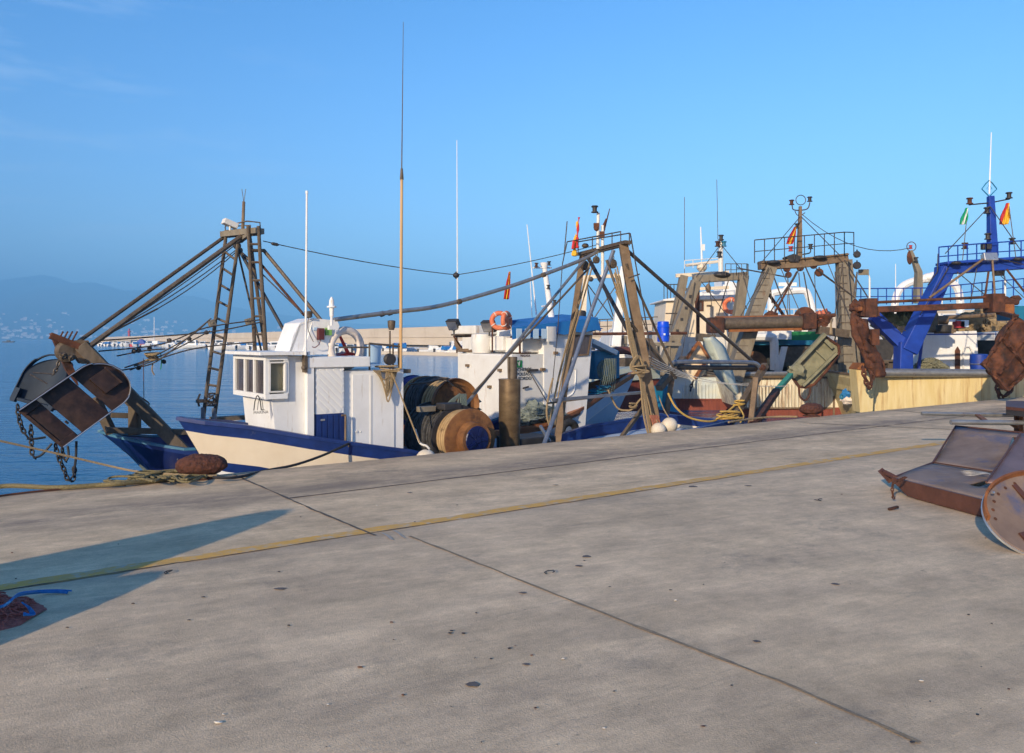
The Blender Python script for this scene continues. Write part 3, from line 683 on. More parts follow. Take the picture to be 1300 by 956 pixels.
# window box built from posts and sills around real panes
mb = MB()
mb.prism([L(uF-ex, cn-.05, zM), L(u1, cn-.05, zM), L(u1, cf+.05, zM), L(uF-ex, cf+.05, zM)], Z*.07)
mb.prism([L(uF-ex, cn-.05, zT-.07), L(u1, cn-.05, zT-.07), L(u1, cf+.05, zT-.07), L(uF-ex, cf+.05, zT-.07)], Z*.06)
zp0, zp1 = zM+.07, zT-.07; zc = (zp0+zp1)/2; hz_ = (zp1-zp0)/2
for k, n_ in enumerate((cn-.02, cn+.42, cn+.82, cf+.02)): mb.box(L(uF+.03, n_, zc), .03, .022 if k in (1, 2) else .03, hz_, U, N)
for n_ in (cn-.012, cf+.012):
    for uu in (uF+.035, u1-.02): mb.box(L(uu, n_, zc), .035, .03, hz_, U, N)
wb = mb.build('window_frame', m_white, bB, False, .004)
mb = MB(); mb.box(L(uF+.035, (cn+cf)/2, zc), .004, (cf-cn)/2-.02, hz_, U, N); mb.build('front_pane', m_pane, wb); MB().box(L((uF+u1)/2, cn-.012, zc), (u1-uF)/2-.03, .004, hz_, U, N).build('pane', m_glass, wb); mb = MB(); mb.box(L((uF+u1)/2, cf+.012, zc), (u1-uF)/2-.03, .004, hz_, U, N)
mb.build('pane', m_glass, wb)
mb = MB(); mb.box(L((uF+u1)/2, cn+.03, zc), (u1-uF)/2-.05, .006, hz_-.02, U, N); mb.build('curtain', m_buff, bB)
mb = MB(); mb.box(L(u1-.03, (cn+cf)/2, zc), .01, (cf-cn)/2-.15, hz_, U, N); mb.box(L(uF+.3, (cn+cf)/2, zp0+.1), .14, .4, .1, U, N)  # thin back panel is painted dark to stand for the dim interior
mb.build('console_and_dark_back', m_dark, bB)
# porthole frame ring on camera side window
mb = MB(); fx0, fx1 = uF+.065, u1-.035
for a_, b_ in (((fx0, zp0+.03), (fx1, zp0+.03)), ((fx1, zp0+.03), (fx1, zp1-.03)), ((fx1, zp1-.03), (fx0, zp1-.03)), ((fx0, zp1-.03), (fx0, zp0+.03))): mb.beam(L(a_[0], cn-.045, a_[1]), L(b_[0], cn-.045, b_[1]), .022, .02, N)
mb.build('side_window_trim', m_whitefar, wb)
mb = MB(); mb.prism([L(uF-.10, cn-.12, zT+.0), L(u2, cn-.12, zT), L(u2, cf+.12, zT), L(uF-.10, cf+.12, zT)], Z*.045)
mb.build('wheelhouse_roof', m_white, bB, False, .01)
# logo and name on the bow side of the wheelhouse
xd = U; yd = Z
p = L(ub(322), cn-.0, zb(322, 521)); o_ = MB().path([p+xd*(.0+.13*t)+yd*(.20*math.sin(math.pi*min(1, t*1.25))**.6)-N*.006+xd*.0 for t in [i/10 for i in range(11)]], .008, 5); o_.path([p+xd*(.05+.10*t)+yd*(.17*math.sin(math.pi*min(1, t*1.25))**.6)-N*.006 for t in [i/10 for i in range(11)]], .005, 5)
o_.build('emblem', m_text, bB); text('MARINA', .055, p+xd*.1-yd*.05-N*.002, xd, yd, m_text, bB)
# aft cabin
zc0, zc1, zf0, zf1 = -.35, zb(470, 470), zb(430, 466), zb(430, 453)
mb = MB(); mb.prism([L(u2+.0, cn, zc0), L(u3, cn, zc0), L(u3, cn, zc1), L(u2, cn, zc1)], N*1.3)
mb.build('aft_cabin', m_white, bB, False, .012)
uP = ub(387); uFa = ub(469, cn-.07)
mb = MB(); mb.box(L((uP+uFa)/2, cn+.6, (zf0+zf1)/2), (uFa-uP)/2, .70, (zf1-zf0)/2, U, N); mb.build('roof_box', m_white, bB, False, .01)
mb = MB(); mb.box(L((uP+u2)/2, cn-.035, (zf0+zc0)/2-.001), (u2-uP)/2, .05, (zf0-zc0)/2, U, N); mb.build('door_post', m_white, bB, False, .006)
# sliding door: upper white boards set diagonally, lower half blue
d0, d1 = ub(398.5), ub(434); zd = zb(415, 525)
mb = MB(); mb.box(L((d0+d1)/2, cn-.03, (zd+zf0)/2), (d1-d0)/2, .03, (zf0-zd)/2-.002, U, N)
for k in range(11):
    q0 = d0-.45+k*.105; a_, b_ = (q0, zf0-.02), (q0+.62, zd+.03); dz = b_[1]-a_[1]; du = b_[0]-a_[0]
    t0 = max(0, (d0+.01-q0)/du); t1 = min(1, (d1-.01-q0)/du)
    if t1 > t0+.03: mb.beam(L(q0+du*t0, cn-.0615, a_[1]+dz*t0), L(q0+du*t1, cn-.0615, a_[1]+dz*t1), .052, .012, N)
dr = mb.build('door', m_white, bB)
mb = MB(); mb.box(L((d0+d1)/2, cn-.03, (zd+zc0)/2), (d1-d0)/2, .032, (zd-zc0)/2, U, N)
for k in range(5): mb.box(L(d0+.05+(d1-d0-.08)*k/4, cn-.066, (zd+zc0)/2), .035, .006, (zd-zc0)/2-.02, U, N)
tag(mb.build('half_door', m_blue, bB, False, .004), 'blue lower half door')
mb = MB(); c = L(d1+.01, cn-.10, zd-.03); mb.path([c-U*.06, c, c-Z*.03+U*.0, c-Z*.42, c-Z*.45-U*.04], .016, 6); mb.build('door_handle', m_gantry2, dr)
mb = MB(); mb.box(L(d0+.1, cn-.075, zd-.08), .03, .012, .012, U, N); mb.build('bolt', m_edge, dr)
mb = MB(); mb.box(L((d1+u3)/2, cn-.008, (zc1+zc0)/2), (u3-d1)/2-.16, .008, (zc1-zc0)/2-.06, U, N); mb.build('side_panel', m_white, bB, False, .004)
mb = MB(); 
for uu in (ub(470),): mb.box(L(uu, cn-.018, (zc1+zc0)/2), .012, .006, (zc1-zc0)/2-.08, U, N)
mb.lathe(L(ub(452), cn-.016, zb(452, 548)), -N, [(0, .02), (.012, .018)], 10); mb.lathe(L(ub(457), cn-.016, zb(457, 548)), -N, [(0, .012), (.01, .01)], 8)
mb.build('panel_trim', m_whitefar, bB)
# mast housing
def q(px, py, n): return A(px, py, n)
mb = MB(); nn = 1.5
P1 = [q(366, 450, nn), q(372, 427, nn), q(381, 410, nn), q(400, 404, nn), q(396, 425, nn), q(389, 450, nn)]
mb.prism(P1, N*.05); mb.prism([q(398.5, 404, nn-.02), q(428, 407, nn-.02), q(431, 414, nn-.02), q(420, 450, nn-.02), q(384, 450, nn-.02)], N*.55)
top = [q(381, 410, nn), q(400, 404, nn)]; mb.prism([q(381, 410, nn-.01), q(399, 403.5, nn-.01), q(399, 406, nn-.01), q(381, 412.5, nn-.01)], N*.6)
mb.prism([q(366, 450, nn), q(381, 410, nn), q(383, 412, nn), q(369, 450, nn)], N*.6)
mb.build('mast_housing', m_white, bB, False, .012)
mb = MB(); mb.box(q(407, 424, 1.44), .045, .04, .085, U, N); mb.path(curve([q(407, 431, 1.42), q(405, 437, 1.38), q(400, 441, 1.40), q(396, 440, 1.42)], 5), .008, 5); mb.build('side_light', MAT('dull_red_lamp', (.10, .02, .02)), bB, False, .01)
mb = MB(); mb.box(q(417, 421, 1.46), .05, .012, .055, U, N); mb.build('vent_plate', MAT('green_sticker', (.2, .42, .1), (.14, .3, .08)), bB)
mb = MB(); mb.prism([q(399, 415.5, 1.465), q(404, 415.5, 1.465), q(403, 419.5, 1.465), q(398, 419.5, 1.465)], N*.012); mb.build('opening', m_tub, bB)
mb = MB(); c = q(391.5, 404, 1.45); mb.lathe(c, Z, [(0, .02), (.02, .06), (.05, .055), (.06, .06), (.10, .06), (.105, .03)], 14); mb.path(curve([c, q(391, 417, 1.44), q(395, 428, 1.42), q(398, 434, 1.42)], 5), .006, 5); mb.build('horn', m_spar, bB, True)
mb = MB(); c = q(421, 416, 1.36); mb.tube(c, q(421, 402, 1.36), .02); mb.lathe(q(421, 402, 1.36), Z, [(0, .03), (.13, .035), (.135, .07), (.155, .07), (.16, .04), (.24, .035), (.29, .01)], 14, 0); mb.box(c, .05, .03, .03, U, N); mb.build('masthead_light', m_white, bB, True)
# aerials
mb = MB(); mb.tube(q(388, 451, .98), q(389.5, 246, .98), .016, .014, 8); mb.lathe(q(389.5, 246, .98), Z, [(0, .02), (.04, .02)], 8); mb.build('aerial', m_white, bB, True)
mb = MB(); mb.box(q(387, 460, 1.05), .02, .05, .14, U, N); mb.ball(q(386, 467, 1.03), .04); mb.build('aerial_bracket', m_spar, bB)
mb = MB(); mb.tube(q(508.5, 470, 1.15), q(510, 228, 1.15), .026, .022, 8); mb.build('whip_aerial_base', m_tan, bB, True)
mb = MB(); mb.tube(q(510, 228, 1.15), q(510, 214, 1.15), .03, .018); mb.tube(q(510, 214, 1.15), q(512, 28, 1.15), .010, .004, 6); mb.build('whip_aerial', m_spar, bB)
# roof rails, lamps and clutter
mb = MB()
for px in (469, 499, 506): mb.tube(q(px, 472, 1.15), q(px, 436, 1.15), .014)
mb.tube(q(430, 441, 1.2), q(470, 441, 1.2), .013); mb.tube(q(469, 436, 1.15), q(508, 440, 1.15), .015); mb.tube(q(469, 436, 1.15), q(469, 436, 2.3), .013); mb.tube(q(469, 436, 2.3), q(497, 438, 2.3), .013)
mb.build('roof_rail', m_spar, bB)
mb = MB(); mb.tube(q(495, 470, 1.2), q(495, 420, 1.2), .013); mb.lathe(q(497, 419, 1.2), Z, [(0, .04), (.05, .055), (.12, .06), (.14, .06), (.15, .03)], 12); mb.build('deck_lamp', m_spar, bB, True)
mb = MB(); mb.lathe(q(493, 456, 1.2), -N, [(0, .085), (.03, .09), (.05, .06), (.08, .05), (.085, .08), (.10, .08)], 14); mb.build('hose_reel', m_dark, bB, True)
mb = MB(); mb.box(q(488, 471, 1.5), .3, .3, .03, U, N); mb.build('roof_tray', m_timber, bB)
mb = MB(); mb.lathe(q(467, 462, 1.75), Z, [(0, .20), (.26, .21), (.3, .2)], 20); tag(mb.build('water_tub', m_tub, None, True), 'pale blue plastic tub on the cabin roof of the cream trawler', 'tub')
# lifebuoy half hidden behind the mast housing
c = q(439, 442, 1.55); t = thing('lifebuoy', 'grubby white lifebuoy with a red band on the cabin roof of the cream trawler', 'lifebuoy', c)
dd = (N*-1+U*.15).normalized(); MB().torus(c, dd, .27, .062, 32, 10).build('ring', m_buoyw, t, True)
mb = MB(); mb.prism([q(427, 419, 1.78), q(429.5, 419, 1.78), q(445, 449, 1.78), q(440, 449, 1.78)], N*.02); mb.prism([q(440, 448, 1.78), q(446, 447, 1.78), q(458, 451, 1.78), q(426, 452, 1.78)], N*.3); mb.build('red_strap', m_red, t)
# rope bunches hanging on the cabin corner
mb = MB()
for k in range(5):
    a_ = q(474+k*2, 470, 1.06); b_ = q(500+k, 470, 1.06); m_ = q(488+k*1.2, 482+k*7, 1.02)
    mb.path(curve([a_, mix(a_, m_, .6)+Z*.0, m_, mix(b_, m_, .5), b_], 6), .011, 5)
for k in range(3): mb.path(curve([q(491+k*2, 469, 1.05), q(490+k*1.5, 488, 1.02), q(492+k*1.3, 502-k*3, 1.03), q(496+k, 486, 1.03), q(496, 470, 1.05)], 6), .011, 5)
tangle(mb, q(492, 472, 1.07), .16, .05, .09, .012, 4)
tag(mb.build('rope_bundle', m_ropet, None, True), 'bunch of tan ropes looped over the aft corner of the white cabin roof', 'rope')
rope('mooring_line', [q(497, 473, 1.0), q(516, 520, .9), q(527, 548, .8), q(533, 562, .7)], .012, m_ropet, 'tan line running down from the cabin roof corner to the white buoy')
rope('stern_line', [q(527, 545, .85), q(533, 562, .72), q(541, 566, .6), q(545, 570, .5)], .017, m_ropew, 'short pale rope tied to the white buoy below the winch')
# buoy at the quay edge under the winch
t = thing('mooring_buoy', 'round white buoy just above the quay edge beside the winch drums', 'buoy', q(541, 582, .3)); MB().ball(q(541, 584, .33), .155).build('float', m_fender, t, True)
mb = MB(); mb.torus(q(541, 571, .33), U, .03, .01, 12, 5); mb.build('eye', m_dark, t)
# cleat rail handle on bulwark
mb = MB(); c = q(443, 562, .75); d_ = q(459, 563, .75); mb.path([c-Z*.06, c+Z*.0, d_+Z*.0, d_-Z*.07], .014, 6); mb.build('handrail', m_gantry2, bB)
# ---- winches
def winch(par_name, c, ax, R, secs, label):
    pass
def spool(mb_list, c, ax, R, a0, a1, rope_r, wob=.02):
    prof = []; k = 7
    for i in range(k+1): t = i/k; prof.append((a0+(a1-a0)*t, R*rope_r*(1+wob*math.sin(i*2.4))))
    return prof
c = q(598, 557, .62)
w1 = MB().lathe(c, N, [(0, .41), (.012, .465), (.035, .465), (.036, .2)], 40); o = w1.build('winch_flange', m_flange, bB, True)
mb = MB(); mb.lathe(c-N*.17, N, [(0, .235), (.0, .26), (.17, .27)], 28); mb.build('drum_hub', m_flange, o, True)
mb = MB(); mb.lathe(c-N*.185, N, [(0, .20), (.02, .215), (.03, .2)], 24); mb.lathe(c-N*.21, N, [(0, .05), (.04, .055)], 10)
for k in range(5): a_ = k*1.2566; mb.box(c-N*.20+(U*math.cos(a_)+Z*math.sin(a_))*.12, .06, .012, .022, U*math.cos(a_)+Z*math.sin(a_), N, U*-math.sin(a_)+Z*math.cos(a_))
mb.build('drum_boss', m_dblue, o)
def turns(c, R, a0, a1, m, r=.022, nm='wound_rope', jit=.01):
    mb = MB(); n_ = int((a1-a0)/(r*1.6)); mb.lathe(c+N*a0, N, [(0, R-r), (a1-a0, R-r)], 28)
    for i in range(n_):
        t = a0+(i+.5)*(a1-a0)/n_; d = (N+U*random.gauss(0, .03)+Z*random.gauss(0, .03)).normalized(); mb.torus(c+N*t, d, R+random.gauss(0, jit), r, 36, 5)
    return mb.build(nm, m, bB, True)
random.seed(4)
turns(c, .42, .05, .34, m_drumrope)
MB().lathe(c+N*.34, N, [(0, .45), (.0, .5), (.03, .5), (.03, .2)], 36).build('winch_flange', m_dark, bB, True)
turns(c, .44, .52, 1.2, m_blackrope, .028, 'wound_rope', .02)
MB().lathe(c+N*1.2, N, [(0, .2), (.0, .5), (.03, .5), (.03, .2)], 36).build('winch_flange', m_dark, bB, True)
MB().tube(c+N*.03, c+N*1.4, .12, seg=14).build('winch_shaft', m_dark, bB)
mb = MB(); mb.box(c+N*.43-Z*.25, .12, .05, .55, U, N); mb.box(c+N*1.3-Z*.25, .12, .05, .5, U, N); mb.box(c+N*.45+Z*.48+U*-.12, .16, .13, .05, U, N); mb.build('winch_bearer', m_dark, bB, False, .01)
c2 = q(578, 515, 1.75)
turns(c2, .40, .05, .42, m_drumrope); turns(c2, .42, .46, .95, m_blackrope, .026); turns(c2, .43, 1.0, 1.12, m_drumrope); turns(c2, .43, 1.14, 1.42, MAT('wound_purple_warp', (.03, .03, .14), (.06, .05, .2), .8, scale=12, bump=.5))
MB().lathe(c2, N, [(0, .0), (.02, .1), (.02, .40), (-.05, .46), (.0, .47), (.04, .46)], 36).build('winch_flange', m_flange, bB, True)
MB().lathe(c2+N*.43, N, [(0, .2), (.0, .47), (.02, .47), (.02, .2)], 36).build('winch_flange', m_dark, bB, True)
MB().lathe(c2+N*.96, N, [(0, .2), (.0, .47), (.02, .47), (.02, .2)], 36).build('winch_flange', m_flange, bB, True)
MB().lathe(c2+N*1.43, N, [(0, .2), (.0, .47), (.02, .47), (.02, .2)], 36).build('winch_flange', m_blue, bB, True)
mb = MB(); mb.tube(c2-N*.35, c2+N*1.6, .08, seg=12); mb.box(c2-N*.3-Z*.35, .08, .05, .45, U, N); mb.box(c2+N*1.55-Z*.35, .08, .05, .45, U, N); mb.build('winch_shaft', m_dark, bB)
mb = MB(); mb.path(curve([q(519, 488, 1.6), q(545, 485, 1.6), q(562, 481, 1.6), q(575, 490, 1.6)], 6), .018, 6); tangle(mb, q(564, 484, 1.6), .05, .04, .06, .012, 2)
mb.build('warp_guide', m_cable, bB)
mb = MB(); mb.tube(q(552, 517, 1.2), q(570, 518, 1.2), .025); mb.tube(q(560, 518, 1.2), q(559, 540, 1.2), .02); mb.box(q(541, 519, 1.2), .14, .06, .04, U, N); mb.build('brake_lever', m_gantry, bB)
mb = MB()
for k in range(6):
    a_ = q(583+k*1.4, 500, 1.25); mb.path(curve([a_, a_-Z*.15+U*random.uniform(-.03, .03), a_-Z*(.30+.03*k)+N*.02, a_-Z*.2+U*.03, a_+U*.02], 6), .014, 5)
for k in range(4): mb.path(curve([q(584, 500, 1.25), q(576-k*2, 511, 1.25), q(571-k*2, 524, 1.28)], 6), .014, 5)
tag(mb.build('rope_coil', m_ropeg, None, True), 'grey green rope coil hanging over the pole by the winch drums', 'rope')
mb = MB()
for k in range(7): mb.ball(q(594+random.uniform(-2, 8), 505+k*5, 2.1), .12, .1, .1, 8, 6, jit=.5)
tag(mb.build('net_bundle', m_netgr, None, True), 'dark green net bundle behind the upper winch drum', 'net')
# ---- exhaust stack
c = q(647, 556, 1.0)
mb = MB(); mb.lathe(c, Z, [(-.3, .17), (.12, .17), (.13, .175), (.25, .175), (.26, .18), (.95, .18), (.955, .185), (.98, .185), (.985, .08)], 28); mb.build('exhaust_jacket', m_brass, bB, True)
mb = MB(); mb.tube(q(651, 482, 1.0), q(651, 453, 1.0), .075, .075, 18); mb.tube(q(646, 482, 1.0), q(645.5, 453, 1.0), .02); mb.build('exhaust_pipe', m_spar, bB, True)
mb = MB(); mb.box(q(668, 562, 1.2), .42, .3, .12, U, N); mb.build('engine_casing', m_dark, bB, False, .02)
# ---- A frame
zt = q(790, 309, .9).z
def leg(a_, b_, w0, w1, m=m_spar): return MB().beam(a_, b_, w0, w0, None, 0, w1, w1).build('frame_leg', m, bB, False, .008)
m_af = m_gantry2
TL = q(740, 322, 2.5); TR = q(791, 309, .9)
leg(q(706, 572, 2.75), TL, .14, .12, m_timber if False else m_af); leg(q(835, 560, .62), TR, .20, .16, m_af)
mb = MB(); mb.beam(mix(TL, TR, -.08), mix(TL, TR, 1.12), .16, .06); mb.beam(TL-Z*.03, TR-Z*.03, .10, .05); mb.build('frame_top', m_spar, bB)
mb = MB()
mb.path(curve([q(716, 326, 2.9), q(720, 281, 2.9)], 1)+[], .012, 5)
r0 = [q(720, 307, 2.6), q(788, 294, 1.0)]; mb.tube(r0[0], r0[1], .012); mb.tube(q(734, 307, 2.1), q(799, 296, .5), .012)
mb.tube(q(720, 307, 2.6), q(714, 335, 2.75), .011); mb.path([q(714, 335, 2.75), q(708, 420, 2.8), q(700, 500, 2.8)], .009, 5)
for px, py0, py1, n_ in ((752, 300, 316, 1.9), (777, 296, 311, 1.2), (788, 294, 310, 1.0), (799, 296, 312, .7), (734, 304, 322, 2.4)): mb.tube(q(px, py1, n_), q(px, py0, n_), .010)
mb.path([q(800, 296, .6), q(806, 330, .6), q(815, 380, .6), q(822, 420, .6), q(827, 455, .6), q(824, 470, .6)], .012, 5); mb.tube(q(798, 353, .7), q(812, 348, .6), .012)
mb.build('top_rail', m_cable, bB)
# masthead
mb = MB(); mb.tube(q(759, 316, 1.7), q(759.5, 270, 1.7), .032, .03); mb.tube(q(765, 352, 1.7), q(765, 286, 1.7), .03); mb.build('masthead_post', m_whitefar, bB)
lantern(bB, q(755, 270, 1.7), .055, m_dark)
mb = MB(); mb.tube(q(765, 300, 1.7), q(774, 265, 1.7), .02, .008); mb.tube(q(765, 290, 1.7), q(770, 278, 1.7), .03, .02); mb.box(q(764, 298, 1.7), .05, .05, .06); mb.ball(q(757, 290, 1.7), .05); mb.box(q(757, 286, 1.7), .05, .04, .04); mb.build('radio_fitting', m_rust, bB)
mb = MB(); mb.ball(q(743, 312, 2.3), .07, .08, .05); mb.build('deck_light', m_spar, bB); 
# long boom running forward from the frame top
mb = MB(); mb.path(curve([q(424, 406, 1.5), q(500, 396, 1.55), q(560, 388, 1.6), q(640, 366, 1.7), q(700, 345, 1.7), q(745, 327, 1.75), q(768, 313, 1.75)], 6), .035, 8); mb.build('boom', m_steel, bB, True)
mb = MB()
for px, py in ((485, 398.5), (495, 397), (583, 383), (690, 349)): mb.lathe(q(px, py, 1.6), (q(px+5, py-1.5, 1.6)-q(px-5, py+1.5, 1.6)), [(-.03, .045), (.03, .045)], 8)
mb.build('boom_clamp', m_spar, bB)
mb = MB(); mb.tube(q(742, 330, 2.3), q(586, 520, 1.35), .028); mb.build('stay_tube', m_steel, bB, True)
mb = MB(); mb.tube(q(748, 340, 2.0), q(600, 500, 1.4), .020); mb.build('stay_tube', m_spar, bB, True)
mb = MB(); mb.path([q(779, 318, 1.1), q(763, 362, 1.1), q(745, 410, 1.1), q(725, 470, 1.0), q(690, 566, .55)], .036, 8); mb.build('stay_tube', m_sparblue, bB, True)
mb = MB(); mb.beam(q(746, 326, 2.3), q(800, 425, .9), .06, .05); mb.build('brace', m_dark, bB)
mb = MB(); mb.tube(q(794, 316, .9), q(968, 470, 1.3), .036); mb.build('stay_tube', m_cable, bB, True)
mb = MB(); mb.tube(q(770, 330, 1.1), q(805, 430, .8), .025); mb.tube(q(795, 335, .8), q(856, 470, .9), .024); mb.tube(q(800, 410, .7), q(858, 480, 1.0), .03); mb.build('stay_tube', m_spar, bB)
mb = MB(); mb.tube(q(698, 561, .6), q(686, 541, .9), .03); mb.beam(q(702, 508, .9), q(818, 498, .8), .05, .05); mb.build('cross_bar', m_sparblue, bB)
mb = MB(); mb.beam(q(695, 512, 1.6), q(824, 496, 1.0), .03, .03); mb.beam(q(789, 555, 1.4), q(818, 516, .9), .12, .05); mb.build('strut', m_spar, bB)
# blocks
def block(px, py, n_, r=.09, parent=None, m=m_spar):
    c = q(px, py, n_); mb = MB(); mb.lathe(c-N*.035, N, [(0, r*.8), (.01, r), (.06, r), (.07, r*.8)], 14); mb.torus(c+Z*(r+.03), U, .03, .009, 10, 5); mb.lathe(c-N*.045, N, [(0, .02), (.09, .02)], 8); return mb
for px, py, n_, r in ((778, 335, 1.1, .085), (742, 337, 2.4, .10), (757, 330, 1.7, .07)): block(px, py, n_, r).build('pulley_block', m_spar, bB)
# ropes down the legs
mb = MB(); random.seed(9)
for k in range(9):
    o1, o2 = random.uniform(-3, 4), random.uniform(-4, 5)
    mb.path(curve([q(783+o1, 338+4*k, .78), q(795+o1*.6, 400, .66), q(803+o1, 440, .6), q(812+o1*.5, 475, .5), q(818+o2, 505, .5), q(822+o2*1.4, 530, .45), q(826+o2, 552, .4)], 6), .014, 5)
for k in range(5): mb.path(curve([q(806+random.uniform(-2, 6), 452, .5), q(800+k, 466, .48), q(812, 474+k, .44), q(818, 466+k*2, .48), q(812, 452, .5)], 5), .016, 5)
tangle(mb, q(812, 474, .46), .13, .07, .14, .016, 5, ax=U, ay=N)
tag(mb.build('rope_bundle', m_ropet, None, True), 'thick bundle of tan ropes lashed down the right leg of the A-frame', 'rope')
mb = MB()
for k in range(6):
    o1 = random.uniform(-3, 3); mb.path(curve([q(752+o1, 330, 2.2), q(733+o1, 400, 2.3), q(717+o1, 455, 2.4), q(707+o1, 500, 2.4), q(701+o1*1.5, 540, 2.3)], 6), .011, 5)
mb.path(curve([q(702, 480, 2.3), q(697, 500, 2.3), q(694, 525, 2.2), q(699, 545, 2.2)], 6), .02, 5)
tag(mb.build('rope_bundle', m_ropet, None, True), 'slack tan ropes hanging along the left leg of the A-frame', 'rope')
mb = MB(); 
for k in range(9): mb.path(curve([q(825+k*1.2, 527, .42), q(829+k*1.1+random.uniform(-1, 1), 538, .38), q(831+k, 549, .38)], 4), .012, 5)
tag(mb.build('rope_tassel', MAT('red_brown_rope', (.3, .1, .06), (.4, .16, .09), .9, bump=.4), None, True), 'frayed red brown rope tassel at the foot of the right A-frame leg', 'rope')
rope('slack_rope', [q(772, 495, .95), q(783, 517, .9), q(795, 521, .8), q(803, 519, .7), q(812, 508, .6), q(822, 500, .5)], .017, m_ropet, 'slack tan rope looped left of the right A-frame leg')
mb = MB(); tangle(mb, q(804, 518, .68), .07, .06, .09, .014, 3); tag(mb.build('rope_knot', m_ropet, None, True), 'tan knot in the slack rope left of the A-frame leg', 'rope')
# rolled flag on the frame
t = thing('rolled_flag', 'furled red and yellow flag lashed upright at the left corner of the A-frame', 'flag', q(731, 330, 2.4))
mb = MB(); mb.path(curve([q(729, 325, 2.4), q(730.5, 305, 2.4), q(733, 280, 2.4)], 6), [.05+.02*math.sin(i*1.3)-.004*i for i in range(13)], 7); mb.build('cloth', m_flagy, t, True)
mb = MB(); mb.path(curve([q(732.5, 315, 2.35), q(733, 300, 2.35), q(735, 276, 2.35)], 6), [.035+.012*math.sin(i*1.7)-.002*i for i in range(13)], 7); mb.path(curve([q(727, 316, 2.35), q(728.5, 306, 2.35)], 6), .03, 6); mb.build('stripe', m_flagr, t, True)
# ---- stern gallows of boat B
gn0, gn1 = .9, 2.3
mb = MB(); mb.path(curve([q(853, 478, 1.3), q(853, 463, 1.3), q(862, 459.5, 1.2), q(900, 459.5, 1.05), q(950, 460, .9), q(962, 463, .85), q(966, 472, .85)], 6), .042, 8); mb.build('gallows_bar', m_sparblue, bB, True)
mb = MB(); mb.tube(q(857, 466.5, 1.3), q(957, 467, 1.0), .05); mb.build('roller_bar', m_dark, bB, True)
mb = MB(); mb.beam(q(972, 463, .85), q(925, 540, .8), .13, .12); mb.build('gallows_leg', m_spar, bB, False, .01)
mb = MB(); mb.beam(q(960, 480, .75), q(953, 540, .55), .11, .10); mb.build('gallows_leg', m_af, bB, False, .01)
mb = MB(); mb.beam(q(868, 455, 1.4), q(836, 493, 1.2), .14, .12); mb.beam(q(853, 480, 1.3), q(846, 526, 1.3), .12, .10); mb.build('gallows_leg', m_spar, bB, False, .01)
mb = MB(); mb.ball(q(968, 467, .8), .07, .06, .07, jit=.5); mb.build('sheave', m_rust, bB)
mb = MB(); mb.prism([q(831, 490, 1.6), q(846, 488, 1.6), q(864, 524, 1.3), q(838, 520, 1.3)], N*.03); mb.build('bulwark_flap', m_teal, bB)
t = thing('stowed_derrick', 'rusty brown and green pole leaning up to the mossy green trawl door', 'pole', q(955, 542, .4))
mb = MB(); mb.beam(q(952, 545, .35), q(986, 496, 1.6), .15, .13); mb.beam(q(953, 543, .35), q(966, 531, .4), .05, .05); mb.build('lower_spar', m_rust, t, False, .01)
mb = MB(); mb.beam(q(985, 497, 1.58), q(1004, 476, 2.2), .12, .10); mb.build('upper_spar', MAT('green_spar_paint', (.03, .22, .13), (.06, .3, .18), .7, stain=RUST, amt=.3), t, False, .01)
rope('mooring_rope', [q(848, 499, .9), q(858, 517, .8), q(875, 530, .7), q(900, 535, .6), q(915, 530, .7), q(930, 517, .8), q(938, 511, .85)], .02, m_ropey, 'yellow rope sagging between the stern gallows legs', 6)
mb = MB(); tangle(mb, q(925, 532, .5), .22, .12, .16, .016, 6); tangle(mb, q(938, 514, .8), .10, .1, .10, .016, 4); mb.path(curve([q(938, 516, .7), q(944, 528, .5), q(940, 536, .4)], 5), .016, 5)
tag(mb.build('rope_knot', m_ropey, None, True), 'tangled yellow rope knots on the leg of the stern gallows', 'rope')
for lab, a_, b_ in (('upper white warp running from the A-frame to the stern gallows', (822, 455), (862, 470)), ('lower white warp running from the A-frame to the stern gallows', (822, 462), (858, 474))):
    pass
mb = MB()
for k in range(5): mb.path(sag(q(824, 452+k*3.5, .6+.1*k), q(870+k*3, 474+k*2, 1.0), .02, 5), .008, 5)
mb.path(sag(q(868, 474, 1.0), q(960, 487, 1.0), .08, 8), .008, 5); mb.path(sag(q(880, 482, 1.0), q(1000, 490, 1.0), .05, 8), .007, 5)
tag(mb.build('net_lines', m_ropew), 'set of thin white lines stretched from the A-frame to the stern gallows', 'rope')
GR = 'pair of round cream fenders at the quay edge'
for (px, py, r, lab) in ((836, 546, .15, 'left one of the two round cream buoys hanging at the quay edge'), (850, 540, .16, 'right one of the two round cream buoys hanging at the quay edge')):
    t = thing('fender', lab, 'fender', q(px, py, .32), GR); MB().ball(q(px, py, .32), r, r*.85, r*.9, ax=U, ay=N).build('float', m_fender, t, True)
    mb = MB(); mb.path(curve([q(px-1, py-10, .35), q(px-8, py-22, .5), q(px-14, py-38, .7)], 5), .010, 5); mb.build('lanyard', m_ropet, t)
# black sweeping spar behind
mb = MB(); mb.prism([q(806, 425, 2.6), q(813, 423, 2.6), q(850, 468, 2.2), q(838, 470, 2.2)], N*.05); mb.build('side_plate', m_spar, bB)
